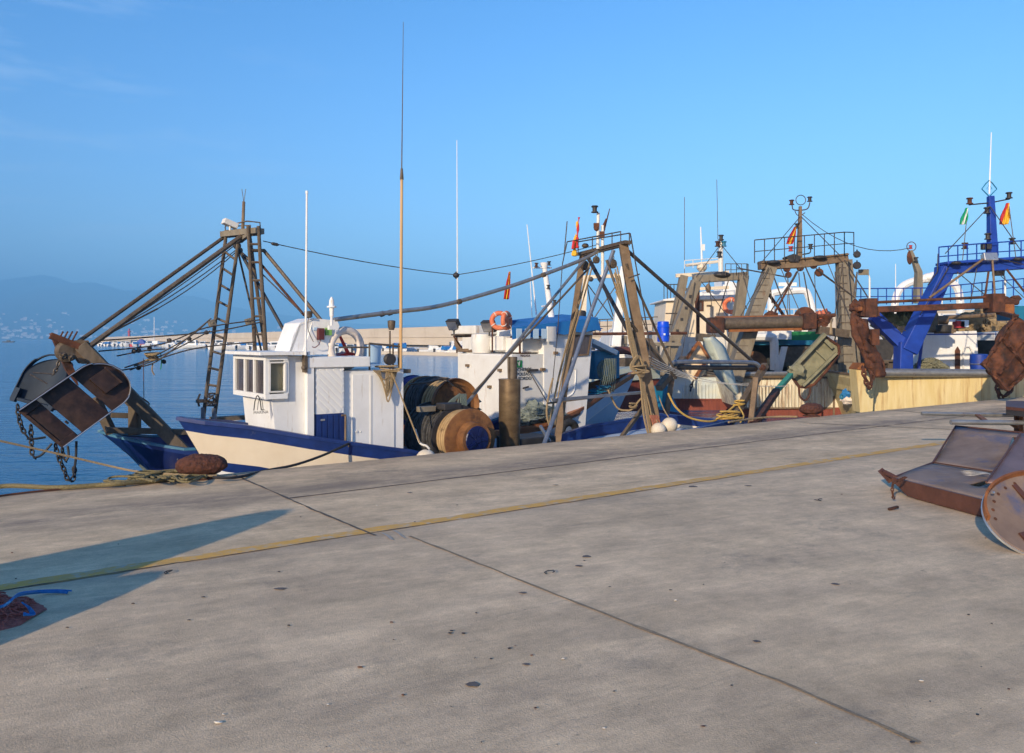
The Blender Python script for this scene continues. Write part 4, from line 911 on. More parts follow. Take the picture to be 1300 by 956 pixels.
# ================================================================== BOAT A: dark blue hull with ladder mast and stern gallows
bA = thing('fishing_trawler', 'dark blue trawler with a ladder mast, moored behind the cream hulled one', 'fishing boat', V((-5, 14, WZ)))
ncA = 5.2
bt = A(128, 549, ncA)
def sA(px, py, hw, rk): p = A(px, py, ncA-hw); return (uof(p), ncA, hw, p.z, rk)
st = [(uof(bt), ncA, .10, bt.z, 1.05), sA(150, 556, .40, .8), sA(180, 563, .75, .5), sA(235, 572, 1.15, .2)]
uA = st[-1][0]; zA = st[-1][3]
st += [(uA+1.2, ncA, 1.45, zA-.03, .05), (uA+3, ncA, 1.6, zA-.02, 0), (uA+5.5, ncA, 1.5, zA+.05, 0), (uA+7, ncA, 1.0, zA+.3, -.2), (uA+8, ncA, .05, zA+.5, -.4)]
hull(bA, E0, U, N, st, [0, .07, .52, .60, 1.0, 1.5], [m_blue, m_dblue, m_dblue, m_grey, m_grey], .3, (.08, .04), MAT('faded_blue_rail', (.03, .13, .22), (.05, .18, .28), .6, stain=(.2, .2, .18), amt=.3), m_timber)
# gallows
q = A
gn = 4.7
mb = MB(); mb.beam(q(103, 438, gn), q(240, 580, 4.3), .26, .20); mb.beam(q(120, 468, gn+.5), q(225, 568, gn+.3), .16, .14); mb.build('gallows_arm', m_timber, bA, False, .01)
mb = MB(); mb.prism([q(64, 423, gn), q(74, 425, gn), q(95, 470, gn), q(100, 490, gn), q(84, 470, gn)], N*.16); mb.build('gallows_cheek', m_rust, bA, False, .008)
mb = MB(); mb.prism([q(95, 432, gn-.1), q(112, 432, gn-.1), q(120, 446, gn-.1), q(132, 462, gn-.1), q(104, 462, gn-.1), q(92, 446, gn-.1)], N*.35); mb.build('gallows_head', m_gantry2, bA, False, .015)
mb = MB(); mb.beam(q(64, 426, gn-.05), q(100, 440, gn-.05), .14, .10); 
for px in (74, 80, 86, 92): mb.tube(q(px, 432, gn), q(px+6, 421, gn-.1), .013, seg=5)
mb.build('fairlead_bar', m_rust, bA)
mb = MB(); c = q(84, 446, gn-.0); mb.lathe(c, -N, [(-.05, .14), (0, .17), (.08, .17), (.1, .12)], 18); mb.ball(q(80, 452, gn-.25), .06, jit=.4); mb.ball(q(90, 454, gn-.25), .05, jit=.4); mb.build('warp_sheave', m_spar, bA)
mb = MB(); mb.beam(q(135, 546, gn-.3), q(262, 549, gn-.4), .13, .09); mb.beam(q(140, 527, gn+1), q(175, 528, gn+1), .10, .09); mb.beam(q(171, 515, gn), q(171, 552, gn), .17, .15); mb.beam(q(120, 505, gn), q(142, 550, gn), .14, .13); mb.build('deck_timber', m_timber, bA, False, .01)
mb = MB(); mb.path(curve([q(152, 478, gn), q(170, 498, gn), q(187, 510, gn), q(189, 514, gn), q(187, 520, gn)], 5), .012, 5); mb.tube(q(182, 455, gn), q(183, 527, gn), .006, seg=5); mb.build('handrail', m_rust, bA)
# ladder mast
def ladder(par, l0, l1, r0, r1, n_, rail=.037, m=m_spar, nm='mast_ladder'):
    mb = MB(); mb.tube(l0, l1, rail, rail*.9); mb.tube(r0, r1, rail, rail*.9); o = mb.build(nm, m, par, True)
    for k in range(1, n_): t = k/n_; MB().tube(mix(l0, l1, t), mix(r0, r1, t), rail*.62, seg=6).build('rung', m, o)
nL, nR = 5.4, 4.6
zf = A(270, 531, 5.2).z-.35
ladder(bA, q(258, 531, nL), q(287, 298, nL-.1), q(272, 531, nL-.2), q(302, 310, nL-.3), 11)
mb = MB(); mb.tube(q(258, 532, nL), q(258, 517, nL), .045); mb.tube(q(272, 532, nL-.2), q(272, 518, nL-.2), .045); mb.tube(q(258, 533, nL), q(258, 546, nL), .04); mb.tube(q(272, 533, nL-.2), q(272, 546, nL-.2), .04); mb.build('ladder_foot', m_sparblue, bA)
ladder(bA, q(325, 470, nR), q(315, 287, nR), q(339, 470, nR-.1), q(328, 287, nR-.1), 8)
mb = MB(); mb.tube(q(338, 455, 5.2), q(317, 300, 5.1), .034); mb.tube(q(334, 455, 5.6), q(300, 310, 5.5), .02); mb.build('mast_leg', m_spar, bA, True)
mb = MB(); mb.beam(q(285, 298, nL), q(330, 293, nR-.1), .20, .10); mb.tube(q(287, 297, nL), q(329, 294, nR), .075); mb.beam(q(303, 306, nL-.3), q(318, 296, nR), .08, .08); mb.build('mast_head', m_gantry, bA)
mb = MB(); mb.path([q(286, 297, nL), q(286, 287, nL), q(312, 281, 5.0), q(315, 281, nR), q(330, 282.5, nR-.1), q(331, 296, nR-.1)], .014, 5); mb.path([q(300, 296, 5.2), q(300, 287, 5.2), q(318, 286, 5.0), q(318, 296, 5.)], .013, 5); mb.build('mast_rail', m_spar, bA)
mb = MB(); c = q(292, 284, 5.2); mb.box(c, .13, .09, .05, (U+Z*-.35).normalized(), N, (Z+U*.35).normalized()); mb.tube(c, q(292, 296, 5.2), .02); mb.build('floodlight', m_whitefar, bA, False, .01)
mb = MB(); mb.tube(q(308, 296, 5.1), q(309.5, 256, 5.1), .032, .028); mb.build('mast_post', m_gantry2, bA, True)
mb = MB(); mb.tube(q(309.5, 257, 5.1), q(307, 240, 5.1), .006, seg=5); mb.tube(q(309.5, 257, 5.1), q(312, 240, 5.1), .006, seg=5); mb.build('aerial', m_cable, bA)
for px, py, n_, r in ((306, 305, 5.0, .05), (301, 312, 5.3, .07), (304, 318, 5.3, .06)):
    c = q(px, py, n_); mb = MB(); mb.lathe(c-N*.03, N, [(0, r*.8), (.01, r), (.05, r), (.06, r*.8)], 12); mb.torus(c+Z*r, U, .03, .01, 10, 5); mb.build('pulley_block', m_dark, bA)
# stays
mb = MB(); mb.tube(q(286, 300, nL), q(95, 437, gn), .034); mb.build('stay_tube', m_spar, bA, True)
mb = MB(); mb.tube(q(316, 293, 4.9), q(112, 441, gn-.1), .045); mb.build('stay_tube', m_spar, bA, True)
mb = MB(); mb.path([q(331, 318, nR), q(335, 318, nR), q(412, 412, 3.4)], .034, 7); mb.tube(q(319, 318, nR), q(336, 318, nR), .03); mb.build('stay_tube', m_spar, bA, True)
mb = MB(); mb.tube(q(331, 335, nR), q(386, 400, 3.6), .024); mb.build('stay_tube', m_rust, bA, True)
mb = MB(); mb.tube(q(303, 316, 5.2), q(368, 433, 3.9), .030); mb.build('stay_tube', m_dark, bA, True)
mb = MB(); mb.tube(q(332, 347, nR), q(384, 398, 3.6), .012); mb.tube(q(303, 318, 5.2), q(322, 335, 4.9), .03)
for d in ((300, 310, 118, 434), (302, 318, 200, 392), (304, 314, 160, 410)): mb.path(sag(q(d[0], d[1], 5.3), q(d[2], d[3], 4.9), .06, 6), .010, 5)
mb.path([q(200, 392, 4.9), q(165, 410, 4.8), q(118, 434, gn)], .016, 5)
mb.build('stay_wires', m_cable, bA)
# running tackle between gallows and mast
mb = MB(); lines = [((118, 433), (190, 428), (270, 421), (331, 409)), ((158, 467), (190, 455), (240, 428), (268, 404)), ((155, 470), (192, 462), (218, 445), (266, 406)), ((165, 470), (195, 458), (250, 442), (325, 434)), ((148, 452), (185, 445), (210, 443)), ((125, 446), (205, 437), (262, 416), (330, 406)), ((170, 465), (215, 447), (267, 420))]
for ln in lines: mb.path(curve([q(a_, b_, 5.0-.003*(a_-150)) for a_, b_ in ln], 6), .012, 5)
for px, py in ((170, 446), (176, 445), (215, 432), (240, 430), (190, 443), (262, 422), (208, 459), (176, 467)): mb.ball(q(px, py, 5.0), .045, .03, .04, 8, 6, jit=.4)
tag(mb.build('running_tackle', m_cable, None, True), 'web of tarred wires and shackles strung between the left gallows and the ladder mast', 'rigging')
mb = MB(); tangle(mb, q(193, 457, 4.9), .09, .07, .12, .013, 5); mb.path(curve([q(194, 462, 4.9), q(193, 470, 4.9), q(196, 476, 4.9)], 4), .012, 5); tag(mb.build('rope_knot', m_ropet, None, True), 'tan rope knot tied in the tackle left of the ladder mast', 'rope')
mb = MB(); mb.path(curve([q(204, 448, 4.9), q(205, 460, 4.9), q(204, 469, 4.9)], 4), .008, 5); tag(mb.build('hanging_twine', m_green), 'thin green twine dangling from the tackle left of the ladder mast', 'rope')
for px, py, lab in ((269, 410, 'small wooden block on the left rail of the ladder mast'), (316, 408, 'small wooden block just left of the right mast ladder')):
    c = q(px, py, 5.0); mb = MB(); mb.box(c, .06, .05, .055, (U+Z*.3).normalized(), N, (Z-U*.3).normalized()); mb.lathe(c-N*.06, N, [(0, .02), (.12, .02)], 8); tag(mb.build('tackle_block', m_gantry, None, False, .012), lab, 'pulley')
mb = MB(); tangle(mb, q(268, 515, 5.1), .06, .05, .22, .012, 6); mb.path([q(254, 500, 5.2), q(251, 508, 5.2), q(253, 516, 5.2)], .02, 5); mb.box(q(256, 509, 5.2), .09, .05, .03, U, N)
mb.build('ladder_fittings', m_cable, bA)
# aft plank and white tarpaulin piece behind the mast
mb = MB(); mb.beam(q(268, 533, 6.2), q(320, 530, 6.2), .22, .10); mb.build('hatch_plank', m_timber, bA); mb = MB(); mb.box(q(294, 539, 5.8), .38, .35, .05, U, N); mb.build('hatch_cover', m_whitefar, bA, False, .02)
# aerial wire with ball between the boats and far along to the white boat
mb = MB(); mb.path(sag(q(334, 306, 4.6), q(579, 349, 5.0), .06, 10)+sag(q(579, 349, 5.0), q(757, 311, 4.0), .05, 10)[1:], .009, 5)
mb.lathe(q(344, 309, 4.6), q(354, 311, 4.6)-q(344, 309, 4.6), [(0, .01), (.03, .03), (.12, .03), (.15, .01)], 8)
tag(mb.build('aerial_wire', m_cable), 'thin aerial wire strung high across the sky from the ladder mast to the A-frame', 'wire')
t = thing('wire_insulator', 'small dark ball hanging on the aerial wire above the floodlights', 'insulator', q(579, 349, 5)); MB().ball(q(579, 349.5, 5.0), .07, .07, .06).build('ball', m_dark, t, True); mb = MB(); mb.tube(q(579, 345, 5), q(579, 354, 5), .02); mb.build('spindle', m_dark, t)
# ---- trawl doors hanging over the water
def trawl_door(o, ex, ey, Lx, Ly, mats, label, mflange, slots=((.20, .25), (.58, .62)), depth=.14, camber=.0, nrm=None, bracket=True, name='trawl_door', cat='trawl door'):
    """o corner, ex along the length, ey across, rounded at the far end"""
    ex = ex.normalized(); ey = ey.normalized(); nz = nrm or ex.cross(ey).normalized()
    if nz.dot(V((0, 0, EYE))-o) < 0: nz = -nz
    t = thing(name, label, cat, o.copy())
    mb = MB(); K = 22; M_ = 8
    xs = [i/K for i in range(K+1)]
    def lim(s):   # rounded end
        r = .5*Ly/Lx*1.0; 
        if s <= 1-r: return 0, 1
        h = math.sqrt(max(0, 1-((s-(1-r))/r)**2)); return .5-.5*h, .5+.5*h
    segs_ = []; a_ = 0
    for s0, s1 in list(slots)+[(1.0, 1.0)]: segs_.append((a_, s0)); a_ = s1
    for s0, s1 in segs_:
        rows = []; n_ = max(3, int((s1-s0)*26))
        for i in range(n_+1):
            s = s0+(s1-s0)*i/n_; l0, l1 = lim(min(s, .9995)); r = []
            for j in range(M_+1):
                v = l0+(l1-l0)*j/M_; r.append(o+ex*(s*Lx)+ey*(v*Ly)+nz*(camber*math.sin(math.pi*v)+.02*math.sin(math.pi*(s-s0)/(s1-s0))))
            rows.append(r)
        back = [[p-nz*.025 for p in r] for r in rows]
        mb.grid(rows); mb.grid(back)
        for R0, R1 in ((rows[0], back[0]), (rows[-1], back[-1]), ([r[0] for r in rows], [r[0] for r in back]), ([r[-1] for r in rows], [r[-1] for r in back])): mb.grid([R0, R1])
    mb.build('plate', mats, t, True)
    # flanges along both long sides and round the end
    mb = MB(); sm = []
    for s in [i/40 for i in range(41)]: l0, l1 = lim(min(s, .9995)); sm.append((s, l0, l1))
    e1 = [o+ex*(s*Lx)+ey*(l0*Ly) for s, l0, l1 in sm]; e2 = [o+ex*(s*Lx)+ey*(l1*Ly) for s, l0, l1 in sm]
    for e in (e1, e2): mb.grid([[p-nz*.02 for p in e], [p+nz*depth*(1 if k < 34 else .35) for k, p in enumerate(e)]])
    fl = mb.build('flange', mflange, t); so_ = fl.modifiers.new('t', 'SOLIDIFY'); so_.thickness = .018
    mb = MB(); mb.path([p+nz*(depth if k < 34 else depth*.35) for k, p in enumerate(e1)]+[p+nz*(depth if k < 34 else depth*.35) for k, p in reversed(list(enumerate(e2)))], .009, 5); mb.build('worn_edge', m_edge if bracket else mflange, t)
    mb = MB(); mb.beam(o+ex*.03+ey*0-nz*.0, o+ex*.03+ey*Ly, .06, .05)
    for v in (.06, .94):
        for s in (.10,): mb.box(o+ex*(s*Lx)+ey*(v*Ly)+nz*.03, .12, .05, .03, ex, ey, nz)
    for s0, s1 in slots: mb.beam(o+ex*((s0+s1)/2*Lx)+ey*(Ly*.62), o+ex*((s0+s1)/2*Lx)+ey*(Ly*.70), .12, .02)
    if bracket:
        c = o+ex*(.80*Lx)+ey*(.45*Ly); mb.box(c+nz*.05, .14, .16, .05, ex, ey, nz); mb.beam(c+ex*.14-ey*.17+nz*.1, c+ex*.14+ey*.17+nz*.1, .03, .03)
    mb.build('bracket', mats if not isinstance(mats, list) else mats[0], t, False, .006)
    return t
o = q(24, 523, 3.9); ex = q(112, 463, 4.0)-o; ey = q(79, 569, 3.75)-o
trawl_door(o, ex, ey, ex.length*1.22, ey.length, m_doordark, 'big dark brown slotted trawl door hanging in front at the far left over the water', m_doordark, depth=.15)
o = q(16, 507, 6.0); ex = q(43, 451, 6.0)-o; ey = q(66, 520, 5.3)-o
trawl_door(o, ex, ey, ex.length*1.10, ey.length*1.06, m_doorblue, 'blue black curved trawl door hanging behind the big brown one at the far left', m_doorblue, slots=(), depth=.05, camber=-.22, bracket=False)
mb = MB(); mb.tube(q(42, 473, 5.3), q(70, 475, 5.2), .012); mb.tube(q(38, 475, 5.3), q(60, 487, 5.2), .012); mb.chain([q(76, 455, 5.0), q(72, 468, 5.0), q(64, 480, 5.0)], .08); tag(mb.build('door_strop', m_cable), 'steel strops across the blue black trawl door', 'strop')
ch = [([(22, 514), (25, 535), (33, 553), (40, 556)], 'leftmost chain hanging from the blue black trawl door'), ([(39, 540), (40, 565), (41, 578), (45, 582)], 'second chain from the left under the trawl doors'), ([(70, 564), (74, 580), (82, 598), (86, 610), (92, 610), (95, 600), (93, 590)], 'long looped chain under the corner of the big brown trawl door'), ([(79, 569), (80, 580), (84, 586)], 'short chain under the corner of the big brown trawl door')]
for pts, lab in ch: tag(MB().chain(curve([q(a_, b_, 4.0) for a_, b_ in pts], 4), .10, .013).build('chain', m_dark, None, True), lab, 'chain')
for pts, lab in (([(34, 557), (45, 557), (58, 555)], 'short dark strop between the two left chains'), ([(42, 581), (52, 578), (66, 563)], 'dark strop curving up to the edge of the brown trawl door'), ([(93, 601), (96, 585), (97, 560)], 'dark strop hanging under the right end of the brown trawl door'), ([(84, 585), (87, 578), (86, 566)], 'small dark strop under the middle of the brown trawl door')):
    tag(MB().path(curve([q(a_, b_, 3.95) for a_, b_ in pts], 5), .018, 6).build('strop', m_dark, None, True), lab, 'strop')
# ================================================================== BOAT C: white wheelhouse with blue canopy
bC = thing('fishing_boat', 'white fishing boat with a blue canvas canopy and varnished wood rail, bow pointing right', 'fishing boat', V((2, 16, WZ)))
ncC = 5.0
def sC(px, py, hw, rk): p = A(px, py, ncC-hw); return (uof(p), ncC, hw, p.z, rk)
bt = A(806, 474, ncC); e = [sC(640, 549, 1.4, 0), sC(700, 539, 1.35, 0), sC(735, 522, 1.1, -.1), sC(760, 505, .8, -.3), sC(785, 488, .42, -.5)]
u0 = e[0][0]
hull(bC, E0, U, N, [(u0-5, ncC, 1.1, -.2, 0), (u0-3, ncC, 1.35, -.3, 0), (u0-1.2, ncC, 1.4, -.34, 0)]+e+[(uof(bt), ncC, .03, bt.z, -.65)], [0, .10, .40, .44, .95, 1.5], [m_wood, m_sky, m_white, m_sky, m_sky], .3, (.12, .07), m_wood, m_sky)
n0, n1 = 3.95, 6.05
def AU(px, py, u):
    a = (px-CX)/F; D = (u-E0.y*-U.y)/(U.x*a+U.y); return W(px, py, D)
def uz(px, py, n): p = A(px, py, n); return uof(p), p.z
ua, za = uz(650, 450, n0); ub_, zb_ = uz(690, 448, n0); uc, zc_ = uz(752, 419, n0); ud, zd_ = uz(741, 535, n0)
mb = MB(); mb.prism([L(ua, n0, -.6), L(ub_+.2, n0, -.6), L(ub_+.2, n0, za), L(ua, n0, za)], N*(n1-n0)); mb.build('aft_house', m_whitefar, bC, False, .03)
mb = MB(); mb.prism([L(ub_, n0-.02, -.6), L(ud, n0-.02, -.6), L(uc, n0-.02, zc_), L(ub_, n0-.02, zc_)], N*(n1-n0+.04)); mb.build('wheelhouse', m_white, bC, False, .02)
window(bC, [A(724, 426, n0-.03), A(750, 426, n0-.03), A(746, 450, n0-.03), A(722, 452, n0-.03)], m_pane, m_gantry2, .04)
mb = MB()
for j in range(2): 
    pass
# front panes on the raked front
f0, f1 = L(uc, n0+.15, zc_-.06), L(uc, n1-.15, zc_-.06); g0, g1 = L(mix(ud, uc, .62), n0+.15, mix(-.6, zc_, .62)), L(mix(ud, uc, .62), n1-.15, mix(-.6, zc_, .62))
off = U*.03; mb = MB(); mb.prism([f0+off, f1+off, g1+off, g0+off], U*.01); mb.build('windscreen', m_pane, bC)
mb = MB(); mb.path(curve([A(712, 468, n0-.03), A(729, 468, n0-.03), A(731, 475, n0-.03), A(729, 495, n0-.03), A(722, 503, n0-.03), A(706, 505, n0-.03)], 6), .014, 6); mb.build('door_outline', m_white, bC, True)
for px, py in ((594, 464), (635, 470), (622, 491), (689, 469), (705, 448)):
    mb = MB(); mb.box(A(px, py, n0-.03) if px > 650 else AU(px, py, ua-.02), .05, .04, .03, U, N); mb.build('bracket', m_gantry2, bC)
# canopy: pitched blue canvas with a hanging valance over the wheelhouse
cz = zc_+.0; e0, e1 = uz(650, 420, n0-.15)[0], uz(762, 412, n0-.15)[0]
zv0 = A(655, 431, n0-.15).z; zv1 = A(655, 416, n0-.15).z; zw0 = A(752, 419, n0-.15).z; zw1 = A(750, 403, n0-.15).z
mb = MB(); K = 14; r0, r1, r2, r3 = [], [], [], []
for i in range(K+1):
    t = i/K; u_ = mix(e0, e1, t); zt_ = mix(zv1, zw1, t); zb2 = mix(zv0, zw0, t)+.02*math.sin(i*2.1)
    r0.append(L(u_, n0-.17, zb2)); r1.append(L(u_-.08*t, n0-.14, zt_)); uk = max(u_, e0+.9); r2.append(L(uk-.15*t, (n0+n1)/2, zt_+.10)); r3.append(L(max(u_, e0+1.3), n1+.15, zt_-.1))
mb.grid([r0, r1, r2, r3]); mb.add([r0[-1], r1[-1], r2[-1], r3[-1]], [(0, 1, 2, 3)]); o = mb.build('canopy', m_canvas, bC); s_ = o.modifiers.new('t', 'SOLIDIFY'); s_.thickness = .012
mb = MB()
for i in range(4): t = .06+i*.09; u_ = mix(e0, e1, t); mb.box(L(u_, n0-.20, mix(zv0, zv1, .5)), .07, .006, (zv1-zv0)*.42, U, N)
mb.build('canopy_patch', m_tub, o)
mb = MB(); mb.box(A(700, 424, n0-.2), .12, .02, .16, U, N); mb.build('canopy_panel', m_whitefar, o)
# low front eave of the canopy
mb = MB(); mb.prism([A(752, 414, n0-.1), A(766, 417, n0-.1), A(752, 421, n0-.1)], N*2.1); mb.build('eave', m_canvas, o)
# roof clutter aft
def bx(name, px, py, n_, hx, hy, hz_, m): mb = MB(); mb.box(A(px, py, n_) if px > 650 else AU(px, py, ua+.35+(n_-4.2)*.3), hx, hy, hz_, U, N); return mb.build(name, m, bC, False, .02)
bx('roof_locker', 607, 419, 5.2, .42, .5, .10, m_whitefar); bx('roof_locker', 612, 440, 4.6, .36, .3, .22, m_whitefar); bx('roof_locker', 670, 438, 4.6, .55, .5, .16, m_whitefar)
bx('roof_board', 598, 425, 4.3, .38, .3, .02, m_timber); bx('life_raft', 640, 436, 4.7, .22, .25, .16, m_whitefar)
mb = MB(); mb.tube(AU(576, 427, ua+0.18), AU(590, 447, ua+0.18), .02); mb.tube(AU(580, 448, ua+0.18), AU(580, 427, ua+0.18), .02); mb.tube(AU(577, 427, ua+0.18), AU(607, 427, ua+0.18), .018); mb.tube(AU(625, 447, ua+0.13), AU(625, 412, ua+0.13), .018); mb.tube(A(660, 427, 4.0), A(660, 449, 4.0), .022); mb.tube(AU(648, 428, ua+0.08), A(690, 427, 4.0), .018); mb.tube(AU(607, 448, ua+0.13), AU(607, 425, ua+0.13), .018); mb.build('roof_rail', m_rust, bC)
mb = MB(); 
for k in range(5): mb.path(curve([AU(577, 430+k*2, ua+0.13), AU(583, 440+k, ua+0.08), AU(592, 446, ua+0.08), AU(606, 446-k, ua+0.10)], 5), .016, 5)
tangle(mb, AU(592, 446, ua+0.10), .18, .06, .05, .016, 4); tag(mb.build('rope_bundle', m_gantry2, None, True), 'brown rope bundle on the left roof corner of the boat with the blue canopy', 'rope')
mb = MB(); mb.lathe(AU(612, 448, ua+0.23), Z, [(0, .22), (.25, .26), (.42, .24), (.44, .1)], 18); tag(mb.build('fish_tub', m_whitefar, None, True), 'grubby white tub on the roof left of the orange lifebuoys', 'tub')
def flood2(px, py, n_):
    c = AU(px, py, ua+.2); f = (-N*.25-U*.9-Z*.55).normalized(); flood(bC, c, f, .17, .22)
flood2(576, 412, 4.2); flood2(621, 414, 4.2)
for k, (px, dn, lab) in enumerate(((634, 0, 'left one of two orange lifebuoys tied together on the white boat roof'), (643, .12, 'right one of two orange lifebuoys tied together on the white boat roof'))):
    c = AU(px, 407, ua+.25+dn); t = thing('lifebuoy', lab, 'lifebuoy', c, 'orange lifebuoys on the white boat roof'); dd = (-N+U*(-.7 if k == 0 else .5)).normalized()
    MB().torus(c, dd, .165, .055, 26, 9).build('ring', m_orange, t, True)
    mb = MB(); x_, y_ = mb.frame(dd)
    for a_ in (.6, 2.2, 3.7, 5.3): 
        r_ = x_*math.cos(a_)+y_*math.sin(a_); tt = dd.cross(r_); mb.torus(c+r_*.165, tt, .058, .012, 14, 5)
    mb.build('grab_band', m_buoyw, t, True)
mb = MB(); mb.tube(AU(581, 447, ua+0.38), AU(580, 178, ua+0.38), .022, .008, 6); mb.build('aerial', m_white, bC)
mb = MB(); mb.tube(A(681, 400, 5.6), A(669, 285, 5.6), .022, .010, 6); mb.tube(A(676, 412, 5.6), A(673, 352, 5.6), .012, .01, 6); mb.build('aerial', m_white, bC)
mb = MB(); mb.tube(A(704, 430, 4.8), A(691, 338, 4.8), .085, .06, 10); mb.lathe(A(691, 338, 4.8), Z, [(-.05, .07), (.08, .1), (.09, .04)], 10); mb.tube(A(677, 340, 4.8), A(700, 340, 4.8), .018); mb.tube(A(688, 389, 4.8), A(704, 387, 4.8), .02); mb.build('signal_mast', m_white, bC, True)
for px, py, m in ((681, 339, m_rust), (697, 337, m_dark), (704, 386, m_dark), (696, 367, m_dark)): lantern(bC, A(px, py, 4.75), .04, m)
mb = MB(); mb.lathe(A(737, 405, 5), Z, [(0, .13), (.14, .14), (.2, .12), (.21, .05)], 14); mb.build('vent_cowl', m_dark, bC, True)
flag(A(647, 345, 4.9), .12, .62, [m_flagr, m_flagy, m_flagr], 'small_flag', 'narrow red and yellow flag hanging from the aerial wire above the orange lifebuoys', tilt=-.12)
# lettering on the aft house
sx = U; 
p = A(664, 477, n0-.012); text('BICHEROS\nPOLEAS\nA BORDO', .10, p+Z*.10, sx, Z, m_text, bC, lab='black lettering on the white house side')
p = A(667, 452, n0-.012); text('PESQUERO\nMALAGA', .065, p+Z*.05, sx, Z, m_rust, bC)
mb = MB(); mb.box(A(659, 462, n0-.012), .075, .006, .075, U, N); o = mb.build('safety_sign', m_green, bC); mb = MB(); c = A(659, 462, n0-.03); mb.path([c+Z*.04-U*.03, c-Z*.04, c+Z*.05+U*.02], .008, 5); mb.build('sign_symbol', m_panel, o)
mb = MB(); mb.box(A(676, 470, n0-.04), .14, .03, .025, U, N); mb.tube(A(664, 493, n0-.06), A(671, 491, n0-.06), .02); mb.tube(A(671, 470, n0-.05), A(696, 513, n0-.2), .012); mb.build('side_fitting', m_cable, bC)
mb = MB(); mb.box(A(714, 492, n0-.2), .02, .02, .02); 
# green grey net pile on deck by the rail
t = MB(); random.seed(2)
for k in range(9): t.ball(A(668+k*4.5, 528-4*math.sin(k/8*3.1)+random.uniform(-2, 2), 3.75), .22, .16, .15, 10, 7, jit=.6)
t.ball(A(677, 515, 3.8), .16, .12, .12, jit=.6); t.merge(strands('', A(684, 531, 3.75), .55, .22, .26, 60, None, None, .007)); tag(t.build('net_pile', m_netgr, None, True), 'grey green net heap on the deck edge beside the white wheelhouse', 'net')
# foredeck bits: blue locker, coiled green hoses, white strut, brown awning pole
mb = MB(); mb.box(A(757, 463, 5.2), .42, .4, .34, U, N); mb.build('deck_locker', m_teal, bC, False, .02)
mb = MB(); mb.beam(A(748, 433, 4.8), A(779, 448, 4.8), .30, .12); mb.build('gangplank', m_whitefar, bC, False, .01)
mb = MB(); mb.path(curve([A(748, 452, 5.2), A(770, 447, 5.2), A(795, 445, 5.2), A(818, 451, 5.2)], 6), .10, 8); mb.build('awning_roll', MAT('maroon_canvas', (.16, .05, .035), (.22, .08, .05), .8), bC, True)
mb = MB()
for k in range(8):
    c = A(770, 470, 4.4)+U*random.uniform(-.1, .1)+Z*random.uniform(-.05, .05); mb.torus(c, (-N+U*random.uniform(-.3, .3)).normalized(), .20+random.uniform(-.04, .06), .016, 26, 5)
for k in range(8): mb.path(curve([A(768+k*2, 455, 4.3), A(764+k*2.5, 480, 4.3), A(758+k*3, 498, 4.3)], 5), .012, 5)
tag(mb.build('hose_coil', m_ropeg, None, True), 'coil of grey green hose hanging in front of the teal deck locker', 'hose')
mb = MB(); 
for k in range(10): tangle(mb, A(748+k*2.2, 502-k*.8, 4.3), .14, .1, .1, .012, 1)
tag(mb.build('net_strands', m_teal, None, True), 'loose teal net strands on the bow deck below the hose coil', 'net')
mb = MB(); mb.torus(A(722, 548, 3.5), N, .20, .085, 24, 9); tag(mb.build('tyre_fender', m_black, None, True), 'black tyre fender against the pale blue hull below the A-frame', 'fender')
# orange-red hull of a small boat behind the bow
tt = thing('moored_boat', 'boat with red brown lower hull and pale green side behind the wooden railed bow', 'boat', A(815, 505, 8))
mb = MB(); mb.prism([A(770, 470, 8), A(838, 464, 8), A(838, 480, 8), A(770, 486, 8)], N*1.2); mb.build('topside', m_paleplate, tt); mb = MB(); mb.prism([A(770, 487, 8.1), A(838, 481, 8.1), A(838, 520, 8.1), A(776, 524, 8.1)], N*1.0); mb.build('hull', m_redab, tt)
mb = MB(); mb.box(A(805, 462, 9), .7, .3, .2, U, N); mb.build('hatch', m_spar, tt)
# ================================================================== stern-to trawlers (E, F, G)
def stern_hull(par, x0, x1, D, ztop, zr, m_up, m_low, Lg=14, zbot=-1.6, sheer=.5, yaw=.06, deckz=.5, m_rail=m_steel):
    """transom facing the camera, bow away"""
    a = V((yaw, 1, 0)).normalized(); b = V((1, -yaw, 0)).normalized(); c0 = V(((x0+x1)/2, D, 0)); hw = (x1-x0)/2
    st = [(0, 0, hw, ztop, 0), (.5*Lg, 0, hw*1.05, ztop+.0, 0), (.75*Lg, 0, hw*.8, ztop+sheer*.5, 0), (.92*Lg, 0, hw*.4, ztop+sheer, .1), (Lg, 0, .04, ztop+sheer*1.3, .4)]
    dz = ztop-zr
    return hull(par, c0, a, b, st, [0, .10, dz, dz+.01, dz+.7, dz+1.3], [m_rail if isinstance(m_rail, str) else m_up, m_up, m_low, m_low, m_low], deckz, (.12, .06), m_rail, m_timber), a, b
def ribs(par, px0, px1, py0, py1, D, n, m, r=.035, name='rubbing_strake', jit=True):
    for k in range(n):
        t = k/(n-1); px = px0+(px1-px0)*t
        dy0 = random.uniform(-2, 2) if jit else 0
        p = W(px, py0+dy0, D-.03); q_ = W(px, py1, D-.03); MB().tube(p, q_, r, seg=6).build(name, m, par)
def lamp_post(par, p, h, m=m_white, face=V((-.3, -1, -.3))):
    mb = MB(); mb.tube(p, p+Z*h, .03); mb.path(curve([p+Z*h, p+Z*(h+.1)-X*.03, p+Z*(h+.16)-X*.15], 4), .02, 6); mb.build('lamp_bracket', m, par)
    c = p+Z*(h+.2)-X*.2; mb = MB(); f = face.normalized(); sx = f.cross(Z).normalized(); ux = sx.cross(f).normalized()
    mb.box(c, .16, .05, .09, sx, f, ux); mb.build('work_lamp', m_gantry, par, False, .01)
